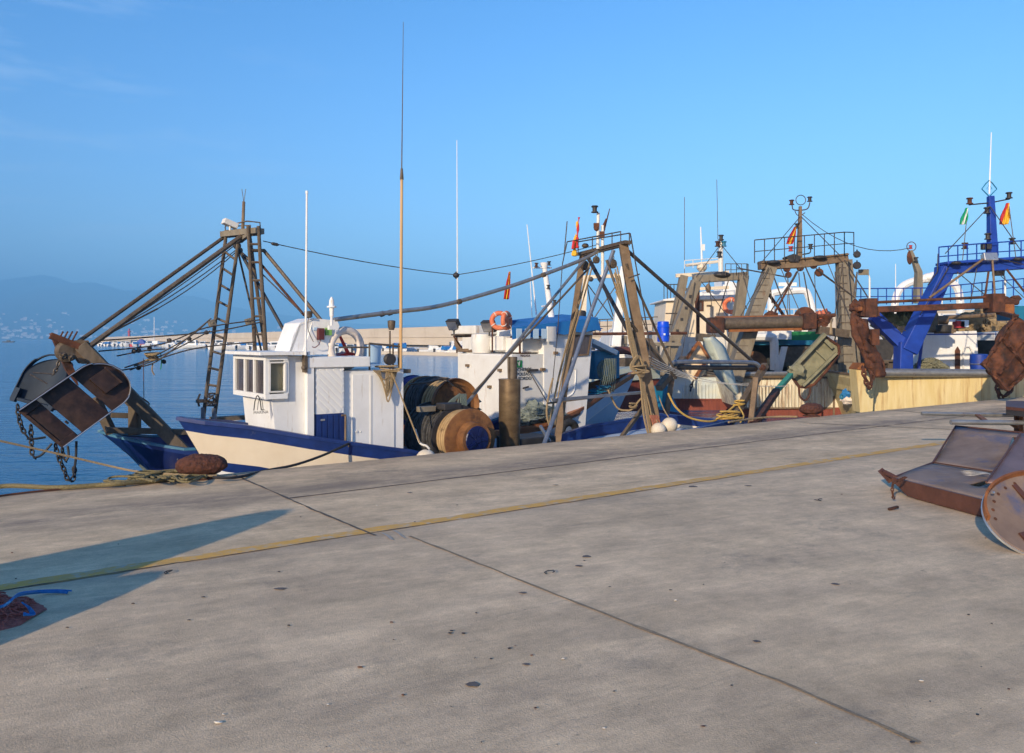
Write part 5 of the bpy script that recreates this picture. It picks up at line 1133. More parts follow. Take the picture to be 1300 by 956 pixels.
# ---- E: pale hull, cream wheelhouse
bE = thing('stern_trawler', 'pale trawler with red lower hull, cream wheelhouse and small grey gantry', 'trawler', W(880, 530, 29))
DE = 29.0
stern_hull(bE, W(826, 0, DE).x, W(934, 0, DE).x, DE, W(880, 478, DE).z, W(880, 506, DE).z, m_palehull, m_redab, 12, sheer=.6, m_rail=m_spar)
random.seed(6); ribs(bE, 868, 930, 488, 508, DE, 15, m_palehull, .03)
mb = MB(); mb.beam(W(862, 507, DE-.04), W(934, 507, DE-.04), .08, .05); mb.build('boot_line', m_redab, bE)
# wheelhouse
Dw = 33.0
mb = MB(); zt_, zb2 = W(0, 381, Dw).z, W(0, 470, Dw).z
mb.prism([W(846, 381, Dw), W(916, 379, Dw), W(930, 470, Dw), W(838, 470, Dw)], V((.1, 3.2, 0))); mb.build('wheelhouse', m_cream, bE, False, .03)
mb = MB(); mb.prism([W(842, 382, Dw-.2), W(925, 379, Dw-.2), W(925, 375, Dw-.2), W(875, 375, Dw-.2), W(842, 380, Dw-.2)], V((.1, 3.8, 0))); mb.prism([W(876, 376, Dw), W(935, 374, Dw), W(935, 368, Dw), W(892, 370, Dw)], V((0, 3, 0))); mb.build('wheelhouse_roof', m_white, bE, False, .02)
window(bE, [W(883, 383, Dw-.02), W(892, 383, Dw-.02), W(892, 394, Dw-.02), W(883, 394, Dw-.02)], m_pane, m_rust, .06)
mb = MB(); mb.box(W(900, 388, Dw-.03), .09, .02, .03); mb.build('name_plate', m_spar, bE)
mb = MB(); mb.tube(W(886, 430, 31), W(886, 362, 31), .07); mb.build('funnel_pipe', m_rust, bE)
mb = MB(); mb.prism([W(918, 354, Dw+1), W(936, 360, Dw+1), W(946, 440, Dw+1), W(916, 440, Dw+1)], V((0, 1.5, 0))); mb.build('funnel_casing', m_white, bE, False, .03)
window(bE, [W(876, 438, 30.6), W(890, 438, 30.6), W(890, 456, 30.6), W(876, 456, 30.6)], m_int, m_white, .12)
mb = MB(); mb.prism([W(856, 428, 30.7), W(930, 428, 30.7), W(930, 470, 30.7), W(850, 470, 30.7)], V((0, 2, 0))); mb.build('engine_casing', m_whitefar, bE, False, .02)
t = thing('lifebuoy', 'orange lifebuoy on the aft side of the cream wheelhouse', 'lifebuoy', W(928, 388, Dw)); MB().torus(W(928, 388, Dw-.3), V((-.6, -1, 0)), .26, .09, 20, 8).build('ring', m_orange, t, True); MB().torus(W(928, 381, Dw-.3), X, .1, .02, 10, 5).build('cord', m_ropew, t)
# gantry
def gbeam(par, p, q_, w0, w1, m, name='gantry_leg', side=None): return MB().beam(p, q_, w0, w0*.8, side, 0, w1, w1*.8).build(name, m, par, False, .015)
gbeam(bE, W(838, 478, 29.5), W(884, 357, 29.5), .56, .42, m_gantry); gbeam(bE, W(926, 478, 29.5), W(944, 350, 29.5), .45, .38, m_gantry)
gbeam(bE, W(880, 355, 29.5), W(949, 350, 29.5), .34, .34, m_gantry, 'gantry_top', Z)
mb = MB(); mb.beam(W(845, 470, 32), W(868, 350, 32), .5, .3, None, 0, .36, .3); mb.beam(W(940, 420, 28.6), W(972, 344, 28.6), .12, .12); mb.build('rear_leg', m_gantry, bE, False, .01)
mb = MB(); mb.beam(W(858, 350, 32), W(925, 346, 32), .18, .14); mb.beam(W(862, 368, 32), W(925, 365, 32), .12, .12); mb.build('rear_bar', m_cream, bE)
# ladder holes down the left leg, dark pads painted for their shade
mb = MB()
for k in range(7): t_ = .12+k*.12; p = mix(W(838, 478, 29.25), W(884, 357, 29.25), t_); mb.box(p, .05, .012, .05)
mb.build('leg_hole_pads', m_dark, bE)
mb = MB(); mb.tube(W(915, 348, 29.5), W(915.5, 303, 29.5), .09, .07); mb.build('mast', m_whitefar, bE, True)
for px, py, m in ((915.5, 303, m_dark), (911, 311, m_rust), (919, 311, m_teal), (913, 324, m_dark)): lantern(bE, W(px, py+2, 29.4), .08, m)
mb = MB(); mb.ball(W(916, 349, 29.4), .32, .25, .12); mb.build('work_light', m_dark, bE)
mb = MB(); mb.beam(W(871, 337, 31), W(912, 332, 31), .18, .10); mb.lathe(W(891, 345, 31), Z, [(0, .1), (.12, .2), (.3, .18), (.34, .05)], 12); mb.build('radar', m_cream, bE, True)
mb = MB(); mb.tube(W(869, 350, 32), W(869, 250, 32), .012, seg=5); mb.build('aerial', m_spar, bE); mb = MB(); mb.tube(W(891, 330, 31), W(889.5, 288, 31), .04, .02); mb.prism([W(891, 310, 31), W(895, 310, 31), W(895, 318, 31), W(891, 318, 31)], V((0, .05, 0))); mb.build('aerial', m_white, bE)
mb = MB(); mb.tube(W(912, 332, 31), W(910, 228, 31), .012, seg=5); mb.build('aerial', m_spar, bE)
railing(bE, [W(869, 341, 30.5), W(912, 338, 30.5)], .3, .014, 4, m_whitefar); railing(bE, [W(921, 350, 29), W(935, 350, 29), W(948, 350, 29), W(950, 350, 30)], .42, .014, 2, m_spar)
railing(bE, [W(843, 380, 33), W(860, 380, 33)], .6, .02, 4, m_cable, False)
mb = MB(); mb.path([W(901, 356, 29.3), W(899, 362, 29.3)], .02, 5); mb.ball(W(899, 366, 29.3), .10, .08, .16); mb.build('pulley_block', m_gantry2, bE)
mb = MB()
for a_ in ((862, 380, 850, 425), (845, 398, 862, 398), (845, 412, 865, 412), (884, 430, 850, 445), (930, 356, 948, 392), (948, 358, 920, 440), (925, 355, 900, 440)): mb.tube(W(a_[0], a_[1], 31), W(a_[2], a_[3], 31), .022, seg=5)
mb.build('rigging_wires', m_cable, bE)
mb = MB(); mb.tube(W(745, 424, 28), W(872, 423, 28), .06, seg=6); mb.build('rail_pipe', m_rust, bE)
t = thing('blue_barrel', 'bright blue plastic barrel strapped above the deck left of the small grey gantry', 'barrel', W(842, 434, 26)); c = W(842, 434, 26)
MB().lathe(c, Z, [(0, .17), (.02, .19), (.2, .19), (.21, .20), (.23, .20), (.24, .19), (.44, .19), (.45, .2), (.47, .2), (.48, .19), (.64, .18), (.65, .12)], 20).build('body', m_barrel, t, True)
mb = MB(); mb.box(c+Z*.24-Y*.19, .03, .02, .03); mb.box(c+Z*.24+X*.2, .02, .03, .05); mb.build('clasp', m_panel, t)
mb = MB(); mb.box(W(842, 437, 26.3), .5, .4, .05); mb.tube(W(836, 437, 26), W(836, 480, 26), .04); mb.tube(W(850, 437, 26), W(850, 480, 26), .04); mb.build('barrel_shelf', m_gantry, bE)
mb = MB(); mb.prism([W(812, 428, 25), W(828, 430, 25), W(848, 470, 25), W(832, 470, 25), W(818, 450, 25)], V((0, .4, 0))); mb.build('side_screen', m_spar, bE)
# yellow/pale trawl door hanging beside
o = W(893, 430, 22); ex = V((.30, -.1, -1)); 
t = thing('trawl_door', 'curved pale green trawl door hanging behind the stern gallows', 'trawl door', W(905, 460, 22))
rows = []
for i in range(15):
    v = i/14; cx0 = [(893, 428), (897, 445), (903, 462), (912, 478), (935, 500)]; cx1 = [(905, 429), (918, 440), (924, 455), (930, 478), (936, 500)]
    f = v*4; k = min(3, int(f)); f -= k
    p = mix(V((*cx0[k], 0)), V((*cx0[k+1], 0)), f); r_ = mix(V((*cx1[k], 0)), V((*cx1[k+1], 0)), f)
    rows.append([W(p.x+(r_.x-p.x)*j/6, p.y+(r_.y-p.y)*j/6, 22-.35*math.sin(math.pi*j/6)) for j in range(7)])
o_ = MB().grid(rows).build('plate', m_paleplate, t, True); s_ = o_.modifiers.new('t', 'SOLIDIFY'); s_.thickness = .05
mb = MB(); mb.beam(W(886, 428, 22), W(905, 430, 22.1), .3, .2); mb.path([r[0] for r in rows], .03, 5); mb.build('edge_frame', m_timber, t)
t = thing('trawl_door', 'cream coloured triangular trawl door frame behind the stern gallows', 'trawl door', W(882, 465, 21.5))
mb = MB(); mb.prism([W(887, 436, 21.6), W(900, 455, 21.4), W(894, 475, 21.4), W(880, 484, 21.5), W(866, 470, 21.6), W(872, 455, 21.6)], V((.05, .10, 0))); mb.build('plate', MAT('cream_door_paint', (.6, .42, .22), (.66, .54, .36), .6, stain=(.4, .2, .07), amt=.4, sscale=4), t)
mb = MB(); mb.beam(W(887, 434, 21.4), W(866, 463, 21.4), .10, .08); mb.beam(W(887, 434, 21.4), W(900, 455, 21.3), .08, .07); mb.beam(W(896, 459, 21.3), W(882, 480, 21.3), .12, .07); mb.build('edge_frame', m_rustorange, t)
tag(MB().chain([W(880, 484, 21.4), W(877, 492, 21.4), W(876, 500, 21.4)], .12, .018).build('chain', m_dark), 'short chain below the cream triangular door frame', 'chain')
# ---- F: ribbed cream hull, tall ochre gantry
bF = thing('stern_trawler', 'trawler with rust streaked ribbed cream stern, tall ochre gantry and long brown roller', 'trawler', W(1008, 530, 26.5))
DF = 26.5
stern_hull(bF, W(928, 0, DF).x, W(1088, 0, DF).x, DF, W(1000, 480, DF).z, W(1000, 517, DF).z, m_creamhull, m_redab, 13, sheer=.7, deckz=.4, m_rail=m_spar)
random.seed(8); ribs(bF, 941, 1050, 489, 518, DF-.02, 27, m_creamhull, .034)
ribs(bF, 1058, 1070, 485, 498, DF-.02, 5, m_creamhull, .03)
mb = MB(); mb.beam(W(1058, 503, DF-.05), W(1088, 503, DF-.05), .08, .06); mb.beam(W(1058, 503, DF-.05), W(1058, 530, DF-.05), .10, .06); mb.beam(W(930, 518, DF-.06), W(1056, 518, DF-.06), .07, .05); mb.tube(W(935, 477, DF-.1), W(1000, 477, DF-.1), .09); mb.build('stern_trim', m_gantry2, bF)
mb = MB(); mb.tube(W(938, 475, DF-.2), W(1000, 474, DF-.2), .07); mb.build('stern_roller', m_steel, bF)
DG = 26.0
gbeam(bF, W(930, 482, DG), W(978, 339, DG), .62, .42, m_gantry); gbeam(bF, W(1077, 482, DG), W(1068, 328, DG), .52, .34, m_gantry)
mb = MB(); mb.beam(W(1086, 480, DG+.6), W(1074, 330, DG+.6), .3, .3); mb.beam(W(940, 478, DG+1.6), W(968, 370, DG+1.6), .2, .2); mb.build('rear_leg', m_gantry, bF)
mb = MB()   # rungs welded on the legs
for k in range(14): t_ = .12+k*.06; mb.beam(mix(W(923, 482, DG-.3), W(971, 339, DG-.22), t_), mix(W(936, 482, DG-.3), W(982, 339, DG-.22), t_), .02, .02)
for k in range(14): t_ = .08+k*.065; mb.beam(mix(W(1068, 482, DG-.26), W(1062, 328, DG-.2), t_), mix(W(1085, 482, DG-.26), W(1073, 328, DG-.2), t_), .02, .02)
mb.build('leg_bands', m_spar, bF)
mb = MB(); mb.beam(W(964, 337, DG), W(1016, 335, DG), .40, .26, Z); mb.beam(W(1015, 335.5, DG), W(1074, 327, DG), .40, .26, Z); mb.beam(W(964, 334, DG-.02), W(1074, 323.5, DG-.02), .5, .05, Z); mb.build('gantry_top', m_gantry2, bF, False, .01)
railing(bF, [W(958, 334, DG-.4), W(1072, 324, DG-.4)], .72, .018, 9, m_cable); railing(bF, [W(1072, 324, DG-.4), W(1084, 323, DG+.8)], .72, .018, 1, m_cable)
mb = MB(); mb.beam(W(1014.5, 330, DG), W(1016, 262, DG), .18, .15, None, 0, .08, .08); mb.build('mast', m_gantry2, bF)
mb = MB(); mb.torus(W(1016.5, 254, DG), Y, .155, .014, 20, 5); mb.path(curve([W(1005.5, 260, DG), W(1007, 266, DG), W(1015, 267, DG), W(1025, 265, DG), W(1028, 257, DG)], 5), .02, 5); mb.path(curve([W(1009, 268, DG), W(1012, 273, DG), W(1017, 273, DG), W(1022, 270, DG)], 5), .014, 5); mb.build('mast_fitting', m_cable, bF)
for px, py, m in ((1005, 260, m_rust), (1028, 256, m_dark), (1004, 319, m_red), (1029, 316, m_dark), (1012, 290, m_dark)): lantern(bF, W(px, py, DG), .065, m)
mb = MB(); mb.path(curve([W(1029, 316, DG), W(1028, 321, DG), W(1019, 323, DG)], 4), .02, 5); mb.prism([W(998, 326, DG-.3), W(1008, 322, DG-.3), W(1018, 326, DG-.3), W(1013, 332, DG-.3), W(1003, 332, DG-.3)], V((0, .4, 0))); mb.build('light_housing', m_dark, bF)
for px, py in ((982, 333), (1041, 327)): mb = MB(); mb.ball(W(px, py, DG-.3), .22, .15, .07); mb.build('work_light', m_dark, bF)
flag(W(1010, 288, DG-.1), .20, .55, [m_flagr, m_flagy, m_flagr], 'mast_flag', 'red and yellow flag hanging limp on the ochre gantry mast', tilt=-.35)
for px, py, r in ((999, 341, .11), (1001, 349, .10), (1016, 340, .11), (1033, 337, .11), (1040, 346, .13), (1088, 323, .11), (1088, 337, .12)):
    c = W(px, py, DG-.1); mb = MB(); mb.lathe(c-Y*.05, Y, [(0, r*.8), (.02, r), (.09, r), (.11, r*.8)], 12); mb.torus(c+Z*r, X, .04, .012, 8, 5); mb.build('pulley_block', m_rust if px < 1080 else m_dark, bF)
mb = MB()
for a_ in ((978, 340, 1001, 402), (1022, 338, 1052, 405), (1041, 346, 1085, 378), (1036, 341, 1080, 374), (1072, 330, 1102, 378), (1069, 335, 1060, 400), (1066, 400, 1058, 440), (1016, 340, 978, 396), (1088, 345, 1083, 378), (1088, 345, 1086, 378), (935, 340, 1000, 352), (976, 345, 980, 385), (1020, 345, 1030, 400), (1069, 336, 1077, 480)): mb.tube(W(a_[0], a_[1], DG-.2), W(a_[2], a_[3], DG-.2), .022, seg=5)
mb.path(sag(W(1018, 272, DG), W(1158, 314, DG), .5, 10), .012, 5); mb.build('rigging_wires', m_cable, bF)
mb = MB(); mb.tube(W(1012, 345, DG-.1), W(984, 396, DG-.3), .035); mb.ball(W(979, 400, DG-.3), .2, .14, .12, jit=.5); mb.build('lifting_strop', m_rust, bF)
mb = MB(); mb.tube(W(975, 372, DG+.5), W(998, 405, DG+.3), .05); mb.build('cross_stay', m_rust, bF)
# roller beam
Dr = 25.2
mb = MB(); mb.tube(W(908, 411.5, Dr), W(1030, 408.5, Dr), .19, seg=12); mb.build('warp_roller', m_spar, bF, True)
mb = MB(); mb.beam(W(925, 419.5, Dr), W(1030, 417, Dr), .12, .10); mb.tube(W(908, 404, Dr+.2), W(1020, 402, Dr+.2), .06); mb.build('roller_frame', m_rustorange, bF)
MB().box(W(908, 413, Dr), .22, .3, .24).build('roller_bracket', m_rust, bF, False, .03)
mb = MB(); mb.box(W(1025, 408, Dr), .2, .3, .24); mb.lathe(W(1021, 404, Dr+.6), -Y, [(0, .25), (.03, .36), (.1, .36), (.12, .25)], 20); mb.build('roller_bracket', m_rust, bF, False, .03)
mb = MB()
for k in range(12): mb.ball(W(1030+random.uniform(0, 22), 406+random.uniform(-6, 6), Dr), .13, .12, .10, 8, 6, jit=.8)
mb.tube(W(1030, 402, Dr), W(1060, 400, Dr), .06); mb.build('winch_gear', m_rust, bF)
mb = MB(); mb.beam(W(1038, 419, Dr), W(1076, 424, Dr), .30, .24); mb.build('side_beam', m_spar, bF)
# deckhouse behind, open, shade painted inside, with a blue edge and white posts
mb = MB(); mb.prism([W(955, 438, 32), W(1062, 438, 32), W(1062, 432, 32), W(955, 432, 32)], V((0, 3, 0))); mb.build('shelter_roof', m_teal, bF)
mb = MB(); mb.prism([W(950, 438, 33.5), W(1068, 438, 33.5), W(1068, 480, 33.5), W(950, 480, 33.5)], V((0, .1, 0))); mb.build('shelter_shade_sheet', m_int, bF)  # flat near-black sheet stands in for the shade under the shelter roof
mb = MB(); mb.path(curve([W(948, 428, 30), W(976, 428, 30), W(982, 431, 30), W(983, 445, 30), W(983, 470, 30)], 5), .16, 8); mb.build('shelter_pipe', m_white, bF, True)
mb = MB(); mb.prism([W(994, 440, 31), W(1000, 440, 31), W(993, 472, 31), W(985, 472, 31)], V((0, .2, 0))); mb.prism([W(956, 420, 31.5), W(1005, 420, 31.5), W(1005, 431, 31.5), W(956, 431, 31.5)], V((0, 2, 0))); mb.build('shelter_post', m_white, bF)
mb = MB(); mb.prism([W(997, 441, 32), W(1032, 439, 32), W(1028, 466, 32), W(992, 466, 32)], V((0, 1, 0))); mb.build('hatch_coaming', m_spar, bF)
mb = MB(); mb.lathe(W(957, 462, 29), Y, [(-.1, .1), (-.1, .45), (.1, .45), (.1, .1)], 20); mb.build('net_drum_flange', m_flange, bF, True)
tag(MB().box(W(1012, 428, 33), .8, .5, .22).build('fish_crate', m_green, None, False, .02), 'bright green fish crate on the shelter roof behind the brown roller', 'crate')
t = MB(); t.ball(W(1046, 401, 29), .28, .2, .22, jit=.5); tag(t.build('orange_buoy', m_orange, None, True), 'small orange buoy above the right end of the brown roller', 'buoy')
# green door hanging under roller
def flatdoor(name, label, pts, D, th, m, medge, dn=V((0, 0, 0)), ribsn=2, cat='trawl door'):
    t = thing(name, label, cat, W(*pts[-1], D)); P_ = [W(x, y, D-.3*(i % 2)*0) for i, (x, y) in enumerate(pts)]; c = sum(P_, V((0, 0, 0)))/len(P_)
    MB().prism(P_, V((.06, th, .05))).build('plate', m, t, False, .01)
    mb = MB(); mb.path([p-Y*.03 for p in P_]+[P_[0]-Y*.03], .045, 6); mb.build('rim', medge, t)
    return t
t = flatdoor('trawl_door', 'mossy green rounded trawl door hanging slanted from the end of the brown roller', [(1001, 473), (1013, 461), (1028, 446), (1046, 425), (1054, 432), (1064, 439), (1065, 447), (1058, 459), (1046, 474), (1033, 488), (1022, 492), (1014, 491)], 24.0, .16, m_greenrope, m_rust)
mb = MB(); mb.beam(W(1001, 473, 23.8), W(1047, 424, 23.8), .16, .10); mb.beam(W(1019, 490, 23.85), W(1062, 448, 23.85), .10, .07); mb.box(W(1052, 437, 23.9), .16, .05, .05, V((.7, 0, -.7)), Y, V((.7, 0, .7))); mb.beam(W(1036, 445, 23.9), W(1053, 461, 23.9), .05, .04); mb.build('stiffener', m_greenrope, t)
mb = MB(); mb.ball(W(1012, 470, 23.7), .22, .1, .18, jit=.7); mb.build('door_shackle', m_greenrope, t, True)
tag(MB().path(curve([W(1014, 492, 23.8), W(1016, 504, 23.8), W(1023, 508, 23.8), W(1028, 500, 23.8), W(1029, 490, 23.8)], 6), .03, 6).build('strop', m_rust), 'rusty wire loop below the mossy green trawl door', 'strop')
mb = MB(); 
for k in range(4): mb.path(curve([W(1054+k*.6, 424, 24), W(1055, 412-k, 24.3), W(1057, 405, 24.6)], 4), .025, 5)
tag(mb.build('door_sling', m_ropet), 'pale rope sling holding up the mossy green trawl door', 'rope')
t = thing('hanging_buoys', 'cluster of blue and white rope wrapped buoys hanging on the ochre gantry leg side', 'buoy', W(1078, 512, 25.6))
mb = MB(); mb.ball(W(1078, 507, 24.9), .24, .2, .16, jit=.4); mb.build('white_float', m_buoyw, t, True); mb = MB(); mb.ball(W(1077, 499, 24.8), .17, .15, .14, jit=.6); mb.ball(W(1078, 495, 24.9), .13, jit=.5); mb.build('blue_float', m_bluerope, t, True); mb = MB(); mb.ball(W(1070, 504, 24.9), .09, .08, .11, jit=.5); mb.tube(W(1078, 492, 25.6), W(1077, 470, 25.6), .02); mb.build('green_float', m_teal, t)
# ---- G: yellow transom, blue gantry
bG = thing('stern_trawler', 'trawler with yellow stern and royal blue gantry and mast, rusty beam across its stern', 'trawler', W(1190, 520, 23.5))
DY = 23.5
stern_hull(bG, W(1088, 0, DY).x, W(1345, 0, DY).x, DY, W(1190, 477, DY).z, W(1190, 560, DY).z, m_yellow, m_redab, 15, sheer=.8, yaw=.10, deckz=.5, m_rail=m_gantry2)
mb = MB(); mb.tube(W(1122, 473, DY-.1), W(1256, 474, DY-.1), .12, seg=14); mb.build('stern_roller', m_steel, bG, True)
mb = MB(); mb.prism([W(1087, 470, DY-.4), W(1103, 463, DY-.4), W(1110, 478, DY-.4), W(1108, 522, DY-.4), W(1092, 524, DY-.4)], V((0, .5, 0))); mb.build('stern_cheek', m_yellow, bG, False, .02)
mb = MB(); mb.prism([W(1088, 469, DY-.45), W(1094, 461, DY-.45), W(1104, 461, DY-.45), W(1107, 471, DY-.45)], V((0, .6, 0))); mb.build('cheek_cap', m_rustorange, bG, False, .02)
def ldn(*a): pass
# left leg: slanted main leg and fore brace meeting a pedestal
gbeam(bG, W(1150, 446, 24), W(1204, 336, 24), .58, .42, m_royal); gbeam(bG, W(1146, 482, 24), W(1147, 434, 24), .48, .46, m_royal)
gbeam(bG, W(1108, 401, 24.2), W(1150, 442, 24.1), .42, .42, m_royal, 'gantry_brace')
gbeam(bG, W(1318, 336, 24), W(1334, 484, 24), .42, .52, m_royal)
mb = MB(); mb.beam(W(1195, 341, 24), W(1326, 332, 24), .5, .36, Z); mb.beam(W(1195, 335, 24-.1), W(1328, 325.7, 24-.1), .7, .08, Z); mb.prism([W(1195, 338, 23.8), W(1203, 335, 23.8), W(1212, 345, 23.8), W(1194, 350, 23.8)], V((0, .4, 0))); mb.build('gantry_top', m_royal, bG, False, .02)
mb = MB(); mb.beam(W(1260, 325, 23.9), W(1257.5, 249, 23.9), .26, .22, None, 0, .16, .15); mb.build('mast', m_royal, bG, False, .01)
mb = MB(); mb.tube(W(1230, 260, 23.9), W(1257, 257.5, 23.9), .022, seg=6); mb.tube(W(1257, 257.5, 23.9), W(1282, 252.5, 23.9), .022, seg=6); mb.build('yard', m_dark, bG)
mb = MB(); c = W(1256, 240, 23.9); mb.path([c+X*.22, c+Z*.16+X*.1, c+Z*.25, c+Z*.16-X*.1, c-X*.22, c-Z*.14-X*.08, c-Z*.22, c-Z*.14+X*.08], .018, 5, 0, True); mb.path([c+Z*.13, c-X*.08, c+X*.08], .01, 5, 0, True); mb.build('mast_loop', m_teal, bG)
mb = MB(); mb.tube(W(1256, 246, 23.9), W(1258.5, 168, 23.9), .022, .010, 6); mb.build('aerial', m_white, bG)
for px, py, m in ((1231, 259, m_rust), (1281, 252, m_dark), (1253, 271, m_dark), (1254, 304, m_dark), (1225, 316, m_rust), (1285, 310, m_dark)): lantern(bG, W(px, py, 23.8), .075, m)
mb = MB(); mb.box(W(1252, 313, 23.7), .13, .08, .09); mb.build('spot_lamp', m_dark, bG, False, .02)
mb = MB(); mb.box(W(1256, 327, 23.6), .2, .1, .12, V((1, 0, 0)), V((0, 1, -.3)).normalized(), V((0, .3, 1)).normalized()); mb.build('work_light', m_edge, bG, False, .02)
railing(bG, [W(1192, 338, 23.6), W(1252, 333, 23.6), W(1326, 328, 23.6)], .55, .02, 5, m_royal)
mb = MB(); mb.path([W(1191, 322, 23.6), W(1190, 345, 23.6), W(1178, 362, 23.8)], .018, 5); mb.build('rail_stay', m_dark, bG)
for px, py in ((1214, 334), (1293, 329)): mb = MB(); mb.ball(W(px, py, 23.5), .14, .12, .06); mb.build('work_light', m_dark, bG)
flag(W(1228, 264, 23.7), .17, .48, [m_flaggreen, m_panel, m_flaggreen], 'pennant', 'small green and white flag hanging left of the blue mast', tilt=-.28)
flag(W(1280, 258, 23.7), .24, .62, [m_flagr, m_flagy, m_flagy], 'mast_flag', 'orange yellow flag hanging right of the blue mast', tilt=-.22)
mb = MB(); mb.tube(W(1248, 329, 23.5), W(1180, 378, 23.3), .035); mb.tube(W(1260, 331, 23.5), W(1263, 376, 23.3), .03); mb.build('stay_tube', m_gantry2, bG)
mb = MB(); mb.tube(W(1255, 345, 23.6), W(1250, 380, 23.6), .03); mb.tube(W(1278, 342, 23.6), W(1300, 370, 23.6), .03); mb.tube(W(1196, 362, 24), W(1190, 392, 24), .05); mb.build('stay_tube', m_rust, bG)
mb = MB(); 
for a_ in ((1281, 262, 1290, 330), (1227, 280, 1222, 330), (1265, 345, 1300, 378), (1262, 327, 1300, 336)): mb.tube(W(a_[0], a_[1], 23.5), W(a_[2], a_[3], 23.5), .012, seg=5)
mb.build('rigging_wires', m_cable, bG)
# rusty beam
Db = 22.8
mb = MB(); mb.beam(W(1085, 394, Db), W(1260, 387.5, Db), .2, .17, Z); mb.build('trawl_beam', m_rust, bG, False, .02)
mb = MB(); mb.tube(W(1110, 384, Db+.1), W(1256, 377, Db+.1), .04); mb.build('beam_pipe', m_rust, bG)
mb = MB(); mb.box(W(1102, 391, Db-.05), .16, .25, .26); mb.ball(W(1088, 392, Db), .2, .2, .18, jit=.8); mb.box(W(1094, 397, Db), .1, .2, .1); mb.box(W(1104, 399, Db), .2, .2, .06)
for px, r in ((1087, .16), (1092, .2)): mb.lathe(W(px, 389, Db), X, [(0, r), (.08, r)], 14)
mb.build('beam_end', m_rust, bG, False, .03)
mb = MB(); mb.box(W(1262, 385, Db-.05), .17, .25, .26); mb.tube(W(1266, 384, Db), W(1292, 383, Db), .1); 
for k in range(8): mb.ball(W(1272+random.uniform(0, 20), 383+random.uniform(-5, 5), Db), .14, .12, .11, 8, 6, jit=.8)
mb.build('beam_end', m_rust, bG, False, .03)
mb = MB(); mb.box(W(1276, 393, Db), .15, .2, .14); mb.box(W(1092, 392, Db-.28), .06, .03, .06); mb.build('beam_block', m_rustorange, bG, False, .02)
mb = MB(); mb.box(W(1294, 398, 23.3), .4, .4, .2); mb.build('side_box', m_teal, bG)
# upper deck rails, awning, lamp posts
railing(bG, [W(1082, 387, 28), W(1180, 386, 28), W(1300, 374, 28)], .55, .02, 9, m_royal)
lamp_post(bG, W(1104, 386, 27), .85); lamp_post(bG, W(1276, 378, 24.5), .55)
mb = MB(); mb.prism([W(1112, 391, 29), W(1262, 386, 29), W(1262, 390, 29), W(1112, 396, 29)], V((0, 3, 0))); mb.build('green_awning', m_green, bG)
# deckhouse
mb = MB(); Dd = 27.5; mb.prism([W(1176, 422, Dd), W(1240, 420, Dd), W(1243, 476, Dd), W(1157, 476, Dd)], V((.4, 3.5, 0))); mb.build('deckhouse', m_white, bG, False, .04)
mb = MB(); mb.prism([W(1213, 445, Dd-.05), W(1216, 440, Dd-.05), W(1219, 445, Dd-.05), W(1219, 476, Dd-.05), W(1213, 476, Dd-.05)], V((0, .04, 0))); mb.build('doorway', m_rust, bG)
mb = MB(); mb.path([W(1223, 476, Dd-.08), W(1223, 446, Dd-.08), W(1226, 440, Dd-.08), W(1231, 440, Dd-.08), W(1234, 446, Dd-.08), W(1234, 476, Dd-.08)], .03, 5); mb.path([W(1168, 457, Dd-.06), W(1212, 457, Dd-.06)], .02, 5); mb.build('door_outline', m_whitefar, bG)
mb = MB(); mb.lathe(W(1183, 407, 26.5), X, [(0, .1), (.02, .35), (.06, .35), (.08, .12), (.5, .12)], 20); mb.tube(W(1183, 404, 26.5), W(1262, 400, 26.5), .07); mb.box(W(1198, 418, 26.5), .22, .2, .14); mb.box(W(1192, 420, 26.8), .4, .3, .06); mb.build('deck_winch', m_gantry2, bG, False, .01)
mb = MB(); mb.lathe(W(1198, 421, 26.2), Z, [(0, .22), (.2, .24), (.22, .1)], 14); mb.build('winch_hub', m_dark, bG, True)
mb = MB(); mb.path([W(1165, 476, 25), W(1171, 430, 25), W(1175, 422, 25)], .045, 6); mb.tube(W(1122, 425, 25), W(1270, 424, 25), .02, seg=5); mb.build('deck_stay', m_royal, bG)
mb = MB(); mb.prism([W(1090, 396, 31), W(1300, 396, 31), W(1300, 476, 31), W(1090, 476, 31)], V((0, .1, 0)));
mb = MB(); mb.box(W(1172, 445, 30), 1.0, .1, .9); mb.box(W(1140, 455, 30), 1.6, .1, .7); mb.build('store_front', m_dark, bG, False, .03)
mb = MB(); mb.box(W(1265, 452, 30), 1.2, .1, .8); mb.build('store_front', m_int, bG)  # flat panel coloured as interior shade
mb = MB(); mb.prism([W(1262, 432, 28), W(1310, 432, 28), W(1300, 420, 28), W(1262, 422, 28)], V((0, 1.5, 0))); mb.build('whaleback', m_white, bG)
random.seed(12)
mb = MB()
for k in range(10): mb.ball(W(1166+k*3.2, 471-6*math.sin(k/9*3.0)+random.uniform(-1, 1), 25.4), .30, .25, .2, 10, 7, jit=.7)
mb.merge(strands('', W(1181, 474, 25.4), .62, .4, .45, 90, None, None, .011)); tag(mb.build('net_heap', m_netg, None, True), 'olive net heap piled on deck behind the steel stern roller', 'net')
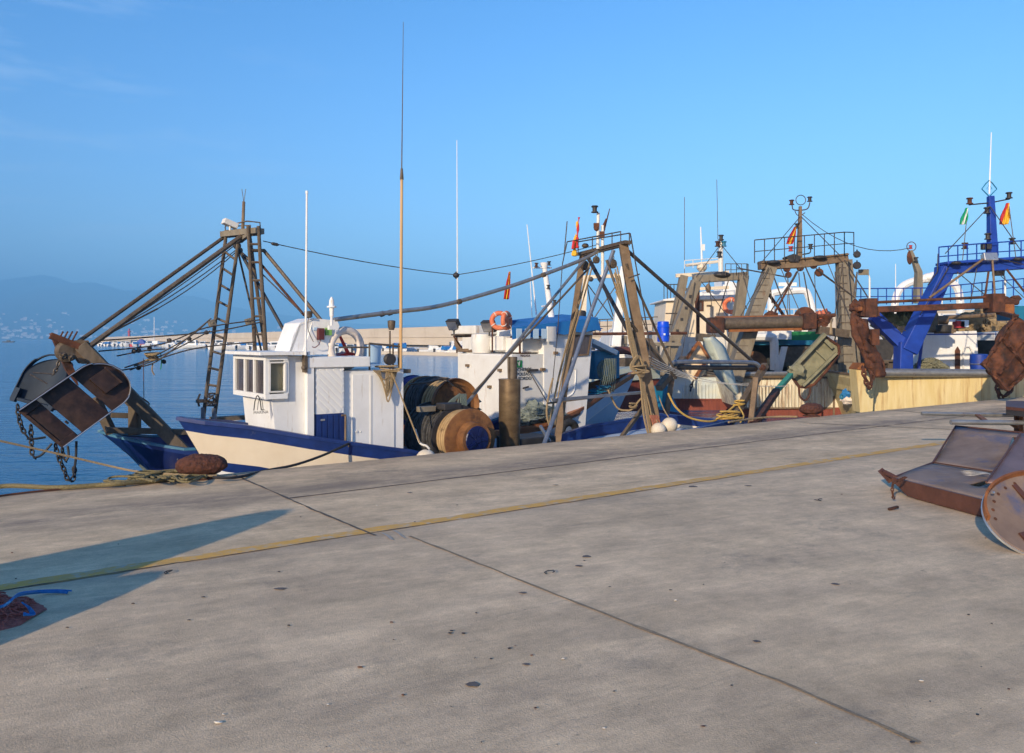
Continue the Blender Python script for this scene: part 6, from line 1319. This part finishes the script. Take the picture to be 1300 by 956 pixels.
for xa, xb, nm_, lab in ((1122, 1178, 'gear_pile', 'tangled nets and gear behind the left half of the rusty beam'), (1228, 1300, 'gear_pile', 'tangled nets and gear right of the deck winch behind the rusty beam')):
    mb = MB(); px_ = xa
    while px_ < xb: mb.ball(W(px_, random.uniform(402, 424), 31+random.uniform(-.3, .3)), random.uniform(.28, .5), .3, random.uniform(.2, .42), 9, 7, jit=.9); px_ += random.uniform(2, 5)
    for k in range(26):
        x_ = random.uniform(xa, xb); mb.path(curve([W(x_+random.uniform(-6, 6), random.uniform(398, 426), 30.6) for _ in range(4)], 5), random.uniform(.015, .035), 5)
    tag(mb.build(nm_, m_netg if xa < 1200 else m_ropet, None), lab, 'fishing gear')
for px, py, m, lab in ((1205, 404, m_panel, 'pale crate on the deck winch behind the rusty beam'), (1217, 412, m_red, 'small red crate right of the deck winch'), (1222, 411, m_panel, 'small white box beside the red crate on the blue gantry trawler')):
    mb = MB(); mb.box(W(px, py, 28), .14, .14, .12); tag(mb.build('deck_crate', m, None, False, .01), lab, 'crate')
t = thing('fish_drum', 'royal blue drum standing on deck right of the white deckhouse', 'barrel', W(1243, 470, 25)); mb = MB(); mb.lathe(W(1243, 471, 25), Z, [(0, .24), (.3, .26), (.5, .25), (.52, .2)], 16); mb.build('body', m_royal, t, True); mb = MB(); mb.torus(W(1243, 462, 25), Z, .26, .015, 18, 5); mb.build('hoop', m_steel, t)
mb = MB(); mb.box(W(1131, 459, 26), .5, .3, .06); mb.box(W(1132, 466, 26), .25, .3, .2); tag(mb.build('wood_box', m_timber, None, False, .02), 'pale wooden box on deck left of the blue gantry foot', 'box')
# rusty doors
t = thing('trawl_door', 'narrow rusty trawl door hanging edge on at the left end of the rusty beam', 'trawl door', W(1100, 440, 22.6))
rows = []
L0 = [(1080, 398), (1081, 420), (1092, 445), (1100, 462), (1106, 480)]; L1 = [(1098, 408), (1101, 425), (1112, 448), (1121, 462), (1121, 478)]
for i in range(21):
    f = i/20*4; k = min(3, int(f)); f -= k; a_ = [L0[k][j]*(1-f)+L0[k+1][j]*f for j in (0, 1)]; b_ = [L1[k][j]*(1-f)+L1[k+1][j]*f for j in (0, 1)]
    rows.append([W(a_[0]+(b_[0]-a_[0])*s/8, a_[1]+(b_[1]-a_[1])*s/8, 22.5-.06*math.sin(math.pi*s/8)+.10*NZ.noise(V((i*.35, s*.5, 1)))+.05*NZ.noise(V((i*1.2, s*1.2, 1)))) for s in range(9)])
o_ = MB().grid(rows).build('plate', m_rust, t, True); s_ = o_.modifiers.new('t', 'SOLIDIFY'); s_.thickness = .116
mb = MB()
for pp in ([r[0] for r in rows], [r[8] for r in rows], [r[4] for r in rows], rows[6], rows[13]):
    for a_, b_ in zip(pp[::2], pp[2::2]): mb.beam(a_-Y*.06, b_-Y*.06, .07, .05)
mb.box(W(1110, 428, 22.4), .10, .10, .22); mb.build('door_rib', m_rust, t)
tag(MB().chain([W(1095, 466, 22.3), W(1098, 480, 22.3), W(1103, 493, 22.3), W(1107, 484, 22.3), W(1108, 472, 22.3)], .17, .03).build('chain', m_rust), 'heavy rusty chain on the yellow cheek at the left of the stern', 'chain')
t = thing('trawl_door', 'large crumpled looking rusty trawl door hanging at the far right over the yellow stern', 'trawl door', W(1275, 440, 20.5))
cl = [(1247, 462), (1262, 440), (1276, 415), (1289, 400)]; cr = [(1276, 495), (1292, 482), (1315, 455), (1330, 425)]
rows = []
for i in range(25):
    f = i/24*3; k = min(2, int(f)); f -= k; a_ = [cl[k][j]*(1-f)+cl[k+1][j]*f for j in (0, 1)]; b_ = [cr[k][j]*(1-f)+cr[k+1][j]*f for j in (0, 1)]
    rows.append([W(a_[0]+(b_[0]-a_[0])*s/14, a_[1]+(b_[1]-a_[1])*s/14, 20.6-.12*math.sin(math.pi*s/14)+.025*math.sin(s*1.35)+.12*NZ.noise(V((i*.22, s*.3, 5)))+.05*NZ.noise(V((i*.9, s*.9, 5)))) for s in range(15)])
o_ = MB().grid(rows).build('plate', m_rust, t, True); s_ = o_.modifiers.new('t', 'SOLIDIFY'); s_.thickness = .10
mb = MB()
for pp in ([r[0] for r in rows], [r[14] for r in rows], rows[0], [r[7] for r in rows[2:20]], rows[12]):
    for a_, b_ in zip(pp[::2], pp[2::2]): mb.beam(a_-Y*.07, b_-Y*.07, .10, .05)
mb.build('door_rib', m_rust, t)
mb = MB(); mb.beam(W(1288, 402, 20.5), W(1272, 398, 22), .1, .1); mb.build('hanger', m_rust, t)
tag(MB().chain([W(1268, 483, 22.6), W(1266, 494, 22.6), W(1270, 505, 22.6), W(1278, 508, 22.6)], .19, .035).build('chain', m_rust), 'rusty chain on the yellow stern below the big rusty door', 'chain')
tag(MB().chain([W(1286, 486, 22.4), W(1282, 497, 22.4), W(1276, 503, 22.4)], .19, .035).build('chain', m_rust), 'right hand rusty chain under the big rusty door', 'chain')
mb = MB()
for a_ in ((1204, 340, 1168, 400), (1240, 340, 1232, 384), (1215, 345, 1262, 384), (1256, 262, 1200, 322), (1257, 262, 1296, 318), (1110, 398, 1150, 420)): mb.tube(W(a_[0], a_[1], 23.7), W(a_[2], a_[3], 23.4), .014, seg=5)
mb.build('rigging_wires', m_cable, bG)
mb = MB()
for a_ in ((976, 340, 940, 402), (990, 338, 1018, 402), (1050, 332, 1078, 400), (1016, 275, 966, 334), (1017, 275, 1068, 326), (1000, 350, 1003, 402), (1034, 345, 1036, 402), (1060, 345, 1062, 425)): mb.tube(W(a_[0], a_[1], 25.7), W(a_[2], a_[3], 25.4), .014, seg=5)
mb.build('rigging_wires', m_cable, bF)
mb = MB()
for a_ in ((882, 358, 862, 470), (900, 356, 908, 430), (915, 310, 884, 352), (915, 310, 946, 348), (944, 352, 960, 410), (890, 357, 930, 410)): mb.tube(W(a_[0], a_[1], 29.2), W(a_[2], a_[3], 29), .014, seg=5)
mb.build('rigging_wires', m_cable, bE)
# ---- H, I: white boats further back
def backboat(name, label, px0, px1, D, ztop, m_h):
    t = thing(name, label, 'fishing boat', W((px0+px1)/2, 480, D)); stern_hull(t, W(px0, 0, D).x, W(px1, 0, D).x, D, ztop, ztop-1.4, m_h, m_dblue, 13, sheer=1.0, m_rail=m_white); return t
bH = backboat('white_trawler', 'white trawler with a goalpost radar arch seen between the ochre gantry legs', 958, 1052, 45, .8, m_white)
mb = MB(); mb.prism([W(962, 452, 47), W(1050, 452, 47), W(1046, 406, 47), W(966, 406, 47)], V((0, 5, 0))); mb.build('wheelhouse', m_white, bH, False, .05)
for k in range(4): window(bH, [W(970+k*18, 413, 46.95), W(983+k*18, 413, 46.95), W(983+k*18, 424, 46.95), W(970+k*18, 424, 46.95)], m_pane, m_whitefar, .12)
mb = MB(); mb.path(curve([W(979, 408, 46), W(979, 378, 46), W(982, 372, 46), W(1000, 370, 46), W(1020, 369, 46), W(1026, 375, 46), W(1032, 395, 46), W(1034, 408, 46)], 5), .20, 8); mb.build('radar_arch', m_white, bH, True)
mb = MB(); mb.beam(W(988, 361, 46), W(1011, 361, 46), .12, .2); mb.lathe(W(1000, 368, 46), Z, [(0, .3), (.12, .25), (.28, .08)], 12); mb.build('radar', m_white, bH, True)
mb = MB(); mb.tube(W(1016, 370, 46), W(1014, 346, 46), .03); mb.tube(W(1000, 405, 46), W(1000, 345, 46), .02); mb.build('aerial', m_spar, bH)
railing(bH, [W(966, 406, 46.5), W(1050, 406, 46.5)], .6, .03, 8, m_whitefar)
bI = backboat('white_trawler', 'white trawler with a rounded white arch seen behind the royal blue gantry leg', 1110, 1245, 40, .8, m_white)
mb = MB(); mb.prism([W(1120, 452, 42), W(1236, 452, 42), W(1232, 398, 42), W(1124, 398, 42)], V((0, 5, 0))); mb.build('wheelhouse', m_white, bI, False, .05)
for k in range(5): window(bI, [W(1130+k*20, 404, 41.95), W(1145+k*20, 404, 41.95), W(1145+k*20, 414, 41.95), W(1130+k*20, 414, 41.95)], m_pane, m_whitefar, .12)
mb = MB(); mb.path(curve([W(1135, 398, 41), W(1138, 376, 41), W(1147, 363, 41), W(1165, 356, 41), W(1190, 354, 41), W(1208, 359, 41), W(1216, 368, 41), W(1219, 385, 41), W(1219, 398, 41)], 5), .19, 8); mb.build('radar_arch', m_white, bI, True)
mb = MB(); mb.beam(W(1172, 352, 41), W(1188, 351, 41), .12, .25); mb.ball(W(1180, 352, 41), .35, .3, .22); mb.ball(W(1186, 349, 41), .3, .3, .16); mb.build('radar', m_white, bI, True)
for px, y1 in ((1137, 335), (1196, 340), (1216, 345)): MB().tube(W(px, 390, 41), W(px, y1, 41), .03, .015, 6).build('aerial', m_white, bI)
mb = MB(); mb.beam(W(1165, 385, 32), W(1166, 345, 32), .34, .26, None, 0, .26, .2); mb.beam(W(1166, 346, 32), W(1156, 318, 32), .26, .2, None, 0, .10, .1); mb.build('signal_mast', m_gantry, bI)
mb = MB(); mb.torus(W(1157, 313, 32), Y, .18, .016, 18, 5); mb.ball(W(1155, 327, 32), .12, .05, .28); mb.build('mast_fitting', m_rust, bI); lantern(bI, W(1156, 316, 31.9), .06, m_red); lantern(bI, W(1163, 332, 31.8), .07, m_dark)
bJ = backboat('white_trawler', 'white boat half hidden between the A-frame and the cream wheelhouse', 765, 835, 36, .9, m_white)
mb = MB(); mb.prism([W(770, 462, 38), W(832, 462, 38), W(828, 420, 38), W(776, 420, 38)], V((0, 4, 0))); mb.build('wheelhouse', m_whitefar, bJ, False, .05)
window(bJ, [W(782, 428, 37.95), W(794, 428, 37.95), W(794, 438, 37.95), W(782, 438, 37.95)], m_pane, m_gantry, .12)
railing(bJ, [W(752, 424, 35), W(838, 420, 35)], .6, .02, 9, m_spar)
mb = MB(); mb.beam(W(781, 440, 34), W(791, 338, 34), .75, .4, None, 0, .22, .2); mb.build('mast', m_white, bJ, False, .04)
mb = MB(); mb.beam(W(738, 352, 34), W(795, 350, 34), .16, .14); mb.beam(W(739, 430, 34), W(743, 352, 34), .26, .2, None, 0, .2, .2); mb.build('goalpost', m_cream, bJ)
mb = MB(); 
for a_ in ((744, 353, 756, 424), (762, 351, 786, 424), (789, 352, 742, 422), (741, 354, 790, 422), (792, 345, 822, 422)): mb.tube(W(a_[0], a_[1], 34), W(a_[2], a_[3], 34.5), .025, seg=5)
for px, py in ((750, 354), (762, 354), (784, 353)): mb.ball(W(px, py, 34), .12)
mb.build('rigging_wires', m_cable, bJ)
# ================================================================== quay furniture
def bollard(px, py, w, lab, yaw=0, sc=1):
    c = G(px, py); t = thing('bollard', lab, 'bollard', c)
    MB().lathe(c, Z, [(0, .17), (.02, .17), (.035, .115), (.09, .10), (.14, .12)], 24).build('base', m_bollard, t, True)
    mb = MB(); ax = V((math.cos(yaw), math.sin(yaw), 0)); mb.ball(c+Z*.155, .285*sc, .16, .125, 36, 22, ax, Z.cross(ax), Z, jit=.10); o = mb.build('head', m_bollard, t, True)
    dt = bpy.data.textures.new('pits', 'CLOUDS'); dt.noise_scale = .05; s1 = o.modifiers.new('s', 'SUBSURF'); s1.levels = s1.render_levels = 2; d = o.modifiers.new('d', 'DISPLACE'); d.texture = dt; d.strength = .022; d.mid_level = .5
    return t
bollard(256, 607, 57, 'rusty mushroom bollard at the left quay edge by the bow of the cream trawler', .25)
bollard(1030, 528.5, 32, 'rusty mushroom bollard farther right beside the rust streaked ribbed stern', .35, 1.0)
def gp(px, py, z=.02): return G(px, py, z)
rope('mooring_rope', [W(-40, 551, 9.5), W(60, 573, 10), W(150, 594, 10.3), W(178, 599, 9.9), gp(215, 602, .06), gp(250, 604, .05), gp(275, 604, .04)], .014, m_ropet, 'thin brown mooring rope crossing the water at the left and ending at the bollard', 6)
rope('mooring_rope', [gp(-60, 632, -.02)-Y*-.3, gp(0, 619.5, .0)+Y*.12, gp(70, 619, .03), gp(125, 616, .03), gp(150, 614, .05), gp(190, 611, .03), gp(230, 607, .03), gp(262, 605, .04)], .026, m_ropeo, 'thick olive mooring rope lying along the left quay edge', 7)
rope('mooring_rope', [gp(-60, 640, .015), gp(0, 629.5, .015), gp(60, 622.5, .015), gp(120, 618, .015), gp(160, 616, .02)], .011, m_rust, 'thin rusty line lying on the quay edge at the far left')
mb = MB(); random.seed(31)
for px, py, n_ in ((178, 611, 4), (190, 606, 4), (215, 604, 3), (148, 612, 2), (240, 605, 3)): tangle(mb, gp(px, py, .01), .15, .10, .07, .013, n_)
for k in range(8): mb.path(curve([gp(165+random.uniform(-6, 10), 612+random.uniform(-3, 3), .02)]+[gp(px+random.uniform(-5, 5), 607+random.uniform(-5, 4), random.uniform(.02, .08)) for px in (180, 192, 205, 218, 232, 246)]+[gp(262, 605+random.uniform(-3, 1), .04)], 6), .012, 6)
tag(mb.build('mooring_knot', m_ropeo, None, True), 'knotted olive mooring ropes heaped left of the near bollard', 'rope')
rope('mooring_line', [gp(270, 606, .06), gp(300, 606, .04), A(340, 597, .05), A(375, 590, .25), A(410, 578, .5), A(443, 563, .72)], .017, m_black, 'black mooring line from the near bollard up to the rail of the cream trawler')
rope('mooring_line', [gp(1012, 529, .05), gp(985, 529, .02), gp(955, 531.5, .02), gp(925, 536, .02)], .02, m_ropet, 'tan line lying on the quay left of the far bollard')
# flat V door lying on the quay
t = thing('trawl_door', 'cambered rusty trawl door lying flat on the quay with a red brown front edge and chain', 'trawl door', G(1180, 640))
def pt(px, py, z): return G(px, py, z)
# near panel (z about .2) and far panel rising
zN = .165
A0, A1 = pt(1136, 606, zN), pt(1250, 634, zN); F0, F1 = pt(1184, 588, zN+.02), W(1330, 604, 9.0)
Ld = A1-A0; A1 = A0+Ld*1.5; F1 = V((F0.x+Ld.x*2.2+.25, F0.y+Ld.y*1.6, zN+.02))
B0 = W(1213, 541, 10.7); B1 = B0+(F1-F0)*1.02+V((.1, .1, 0))
def panel(a0, a1, b0, b1, cells, name, m, hole, nseg=16, mseg=10, bow=.0):
    rows = []
    for j in range(mseg+1):
        v = j/mseg; r = []
        for i in range(nseg+1):
            u = i/nseg; p = mix(mix(a0, a1, u), mix(b0, b1, u), v); p = p+Z*(bow*math.sin(math.pi*v)); r.append(p)
        rows.append(r)
    mb = MB(); mb.grid(rows, 0, hole); o = mb.build(name, m, t, True); s_ = o.modifiers.new('t', 'SOLIDIFY'); s_.thickness = .014
    return rows
r1 = panel(A0, A1, F0, F1, 0, 'near_plate', m_gdoor, lambda j, i: 3 <= j and i in (7,), bow=.015)
r2 = panel(F0, F1, B0, B1, 0, 'far_plate', m_gdoor, lambda j, i: 1 <= j < 9 and i in (6,), bow=-.03)
mb = MB(); tip = pt(1130, 603, .17); bot = [pt(1152, 640, .0)+V((0, .0, .0))]
lo0 = V((A0.x+.06, A0.y+.05, .03)); lo1 = V((A1.x, A1.y, .01))
mb.grid([[mix(A0, A1, i/16)-V((0, .004, 0)) for i in range(17)], [mix(A0, A1, i/16)+V((.03, .04, 0))*0+V((.0, 0, -(zN-.01)*min(1, (.25+i*.35)))) for i in range(17)]])
mb.prism([tip+V((-.05, .05, .03)), A0, A0-Z*.07, tip+V((0.02, .02, -.03))], V((.02, .12, 0)))
o_ = mb.build('front_edge', m_gside, t); s_ = o_.modifiers.new('t', 'SOLIDIFY'); s_.thickness = .03
mb = MB(); mb.path([A0, mix(A0, F0, .5), F0], .016, 6); mb.path([F0, B0, B1], .014, 6); mb.path([F0+Z*.012, F1+Z*.012], .006, 5); mb.build('rolled_edge', m_gside, t)
mb = MB(); mb.box(mix(F0, F1, .6)-Z*.14, .25, .3, .03); mb.tube(mix(F0, B0, .5)+(F1-F0)*.66-Z*.1, mix(F0, B0, .5)+(F1-F0)*.66+Z*.06, .016); mb.beam(V((B0.x+.9, B0.y-.15, 0)), B0+V((.9, -.15, -.12)), .05, .05); mb.beam(V((B1.x-.6, B1.y-.1, 0)), B1+V((-.6, -.15, -.12)), .05, .05); mb.build('under_frame', m_doorblue, t)
mb = MB(); mb.chain(curve([pt(1150, 606, .22), pt(1143, 609, .22), pt(1134, 613, .2), pt(1133, 626, .1), pt(1135, 634, .03)], 5), .045, .006)
tag(mb.build('chain', m_rust), 'small rusty chain over the left tip of the flat door on the quay', 'chain')
tag(MB().box(pt(1134, 645, .02), .06, .015, .012, V((.9, .4, .1)).normalized(), V((-.4, .9, 0)).normalized()).build('shackle', m_rust, None, False, .006), 'rusty shackle lying on the concrete below the left tip of the flat door', 'shackle')
mb = MB(); c = pt(1255, 601, .26)
for k in range(4): mb.path(curve([pt(1214+k, 599+k*1.3, .185), pt(1235, 598+k*1.8, .20), c, pt(1259, 606+k, .24), pt(1257+k, 612, .22)], 5), .004, 5)
tag(mb.build('rope_tie', m_ropew, None, True), 'pale cord tied through the slot of the flat door on the quay', 'rope')
# oval door at the right edge
c = W(1336, 657, 6.45); eu = V((.93, .36, .08)).normalized(); ev0 = V((-.20, .62, .62)); ev = (ev0-eu*ev0.dot(eu)).normalized(); nn_ = eu.cross(ev).normalized()
t = thing('trawl_door', 'oval trawl door with an orange flange leaning at the right edge in front of the flat one', 'trawl door', V((c.x, c.y, 0)))
ra, rb = .66, .40
rows = [[c+eu*(ra*s*math.cos(a_))+ev*(rb*s*math.sin(a_))-nn_*(.04*(1-s*s)) for a_ in [6.2832*i/48 for i in range(49)]] for s in (.001, .25, .5, .75, .97, 1)]
o_ = MB().grid(rows).build('plate', m_gdoor, t, True); s_ = o_.modifiers.new('t', 'SOLIDIFY'); s_.thickness = .018
MB().path([p for p in rows[-1][:-1]], .011, 6, 0, True).build('rolled_edge', m_edge, t)
fl = [c+eu*(ra*.97*math.cos(a_))+ev*(rb*.97*math.sin(a_)) for a_ in [math.pi*(1-.06-.72*i/20) for i in range(21)]]
up_ = nn_ if nn_.z > 0 else -nn_
o_ = MB().grid([fl, [p+up_*.055+ev*.02 for p in fl]]).build('flange', m_rustorange, t); s_ = o_.modifiers.new('t', 'SOLIDIFY'); s_.thickness = .02
mb = MB()
for s in (.32, .5): p = mix(fl[3], fl[16], s)+up_*.05
mb.tube(fl[5]+up_*.08, fl[5]+up_*.08-ev*.001+eu*.02, .01); mb.build('flange_bolt', m_edge, t)
mb = MB(); mb.beam(V((c.x+.2, c.y+.45, 0)), V((c.x+.2, c.y+.30, c.z+.1)), .06, .06); mb.box(V((c.x+.2, c.y+.2, .03)), .3, .3, .03); mb.build('prop', m_timber, t)
for k in range(9):
    a_ = math.pi*(1-.08-.075*k); p = c+eu*(ra*.86*math.cos(a_))+ev*(rb*.86*math.sin(a_))+up_*.004; MB().lathe(p, up_, [(0, .014), (.010, .014), (.012, .006)], 6).build('bolt', m_rust, t)
mb = MB(); mb.beam(c-eu*.45-ev*.10+up_*.01, c+eu*.55-ev*.10+up_*.01, .07, .014, up_); mb.beam(c-eu*.1-ev*.3+up_*.012, c-eu*.1+ev*.33+up_*.012, .05, .012, up_); mb.build('stiffener', m_gside, t)
# upper panel of the next door between them
t = thing('trawl_door', 'brown curved trawl door standing behind the oval one at the right edge', 'trawl door', G(1300, 620))
rows = []
for j in range(13):
    v = j/12; a_ = W(1252+48*v*.9, 612-62*v, 7.6+1.5*v); b_ = a_+V((1.3, .35, .05)); rows.append([mix(a_, b_, i/8)+Z*(-.05*math.sin(math.pi*i/8)) for i in range(9)])
o_ = MB().grid(rows).build('plate', MAT('red_brown_plate', (.20, .12, .10), (.26, .16, .14), .55, .4, scale=3, stain=(.09, .06, .07), amt=.3), t, True); s_ = o_.modifiers.new('t', 'SOLIDIFY'); s_.thickness = .015
mb = MB(); mb.path([r[0] for r in rows], .010, 6); mb.beam(V((rows[3][4].x, rows[3][4].y, 0)), rows[3][4], .05, .05); mb.beam(V((rows[11][4].x, rows[11][4].y, 0)), rows[11][4], .05, .05); mb.build('rolled_edge', m_gside, t)
# pole frame and table
t = thing('pipe_rack', 'low rack of two long grey steel pipes behind the flat trawl door', 'rack', G(1300, 560))
Dp = 11.2
mb = MB(); a_, b_ = W(1170, 525, Dp+.4), W(1400, 529.5, Dp+.6); mb.tube(a_, b_, .027, seg=12); mb.build('long_pipe', m_steel, t, True)
mb = MB(); a2, b2 = W(1207, 536, Dp-.8), W(1400, 537.5, Dp-.6); mb.tube(a2, b2, .031, seg=12); mb.build('long_pipe', m_steel, t, True)
mb = MB(); mb.beam(W(1241, 527, Dp+.4), W(1253, 536, Dp-.7), .06, .03); mb.beam(W(1283, 537, Dp-.7), W(1292, 543, Dp-.4), .06, .03); mb.tube(W(1294, 543, Dp), W(1294, 524, Dp), .055); c = W(1294, 543, Dp); mb.tube(V((c.x, c.y, 0)), c, .055); c = W(1380, 543, Dp); mb.tube(V((c.x, c.y, 0)), W(1380, 527, Dp), .055); mb.build('rack_post', m_rustorange, t)
t = thing('steel_table', 'rusty red brown steel plate table at the right edge above the pipe rack', 'table', G(1330, 545))
P_ = [W(1277, 520, Dp-.5), W(1340, 532, Dp-1.2), W(1360, 516, Dp+.4), W(1277, 514.5, Dp+.5)]
mb = MB(); mb.prism([V((p.x, p.y, P_[0].z)) for p in P_], Z*.04); mb.build('top', m_rustorange if False else m_gside, t); mb = MB(); mb.prism([V((p.x, p.y, P_[0].z-.07)) for p in P_], Z*.068); mb.build('edge', m_dark, t)
for k, (fx, fy) in enumerate(((.2, .3), (.8, .3), (.8, .7))):
    p = mix(mix(P_[0], P_[1], fx), mix(P_[3], P_[2], fx), fy); mb = MB(); mb.tube(V((p.x, p.y, 0)), V((p.x, p.y, P_[0].z-.07)), .03); mb.build('leg', m_rust, t)
# net heap; tall part left of view is added to cast the quay shadow
t = thing('net_pile', 'brown red fishing net pile with bright blue rope at the left edge of the quay', 'net', V((-4.5, 3.4, 0)))
random.seed(17)
def heapz(x, y):
    # unseen tall lumps shaped for their shadow, low apron to the visible tongue
    z = 0
    for hx, hy, sx_, sy_, hh in ((-4.42, 3.15, .62, .7, 1.6), (-5.5, 2.2, .9, .8, 1.1), (-3.75, 3.0, .45, .6, .95), (-3.35, 3.75, .30, .4, .55), (-4.0, 4.2, .75, .55, .34), (-3.25, 4.72, .42, .30, .17)):
        d = ((x-hx)/sx_)**2+((y-hy)/sy_)**2; z = max(z, hh*math.exp(-d*.9)*1.05-.03)
    return z+.05*NZ.noise(V((x*3, y*3, 0)))*min(1, z*8)+.02*NZ.noise(V((x*14, y*14, 0)))*min(1, z*8)
rows = [[V((x_, y_, heapz(x_, y_)-.012)) for x_ in [-8+i*.05 for i in range(106)]] for y_ in [.6+j*.05 for j in range(96)]]
mb = MB(); mb.grid(rows, 0, lambda j, i: max(rows[j][i].z, rows[j+1][i+1].z) < -.005); mb.build('net_mass', m_net, t, True)
mb = MB()
for k in range(900):
    ox, oy = random.choice(((-3.3, 4.65), (-3.6, 4.4), (-4.0, 4.1))); x_ = ox+random.gauss(0, .25); y_ = oy+random.gauss(0, .16); a_ = random.uniform(0, 6.28); pts = []
    for s in range(10):
        x_ += .018*math.cos(a_); y_ += .018*math.sin(a_); a_ += random.gauss(0, .9); z_ = heapz(x_, y_)
        pts.append(V((x_, y_, max(.004, z_+.004+.012*random.random()))))
    if heapz(x_, y_) > .02: mb.path(pts, .005, 4)
mb.build('net_twine', m_net, t)
mb = MB()
bp_ = [gp(-30, 780, .06), gp(5, 770, .16), gp(20, 757, .14), gp(45, 753, .03), gp(70, 752, .015), gp(87, 753, .012)]
for k in range(3): mb.path(curve([p+V((random.uniform(-.01, .01), k*.010, k*.004)) for p in bp_], 6), .0055, 5)
for k in range(4): mb.path(curve([gp(28+k*3, 765+k*2, .07), gp(36+k, 772, .06), gp(38+k*2, 780, .03), gp(30, 778+k, .05)], 5), .005, 5)
mb.build('blue_rope', m_bluerope, t, True)
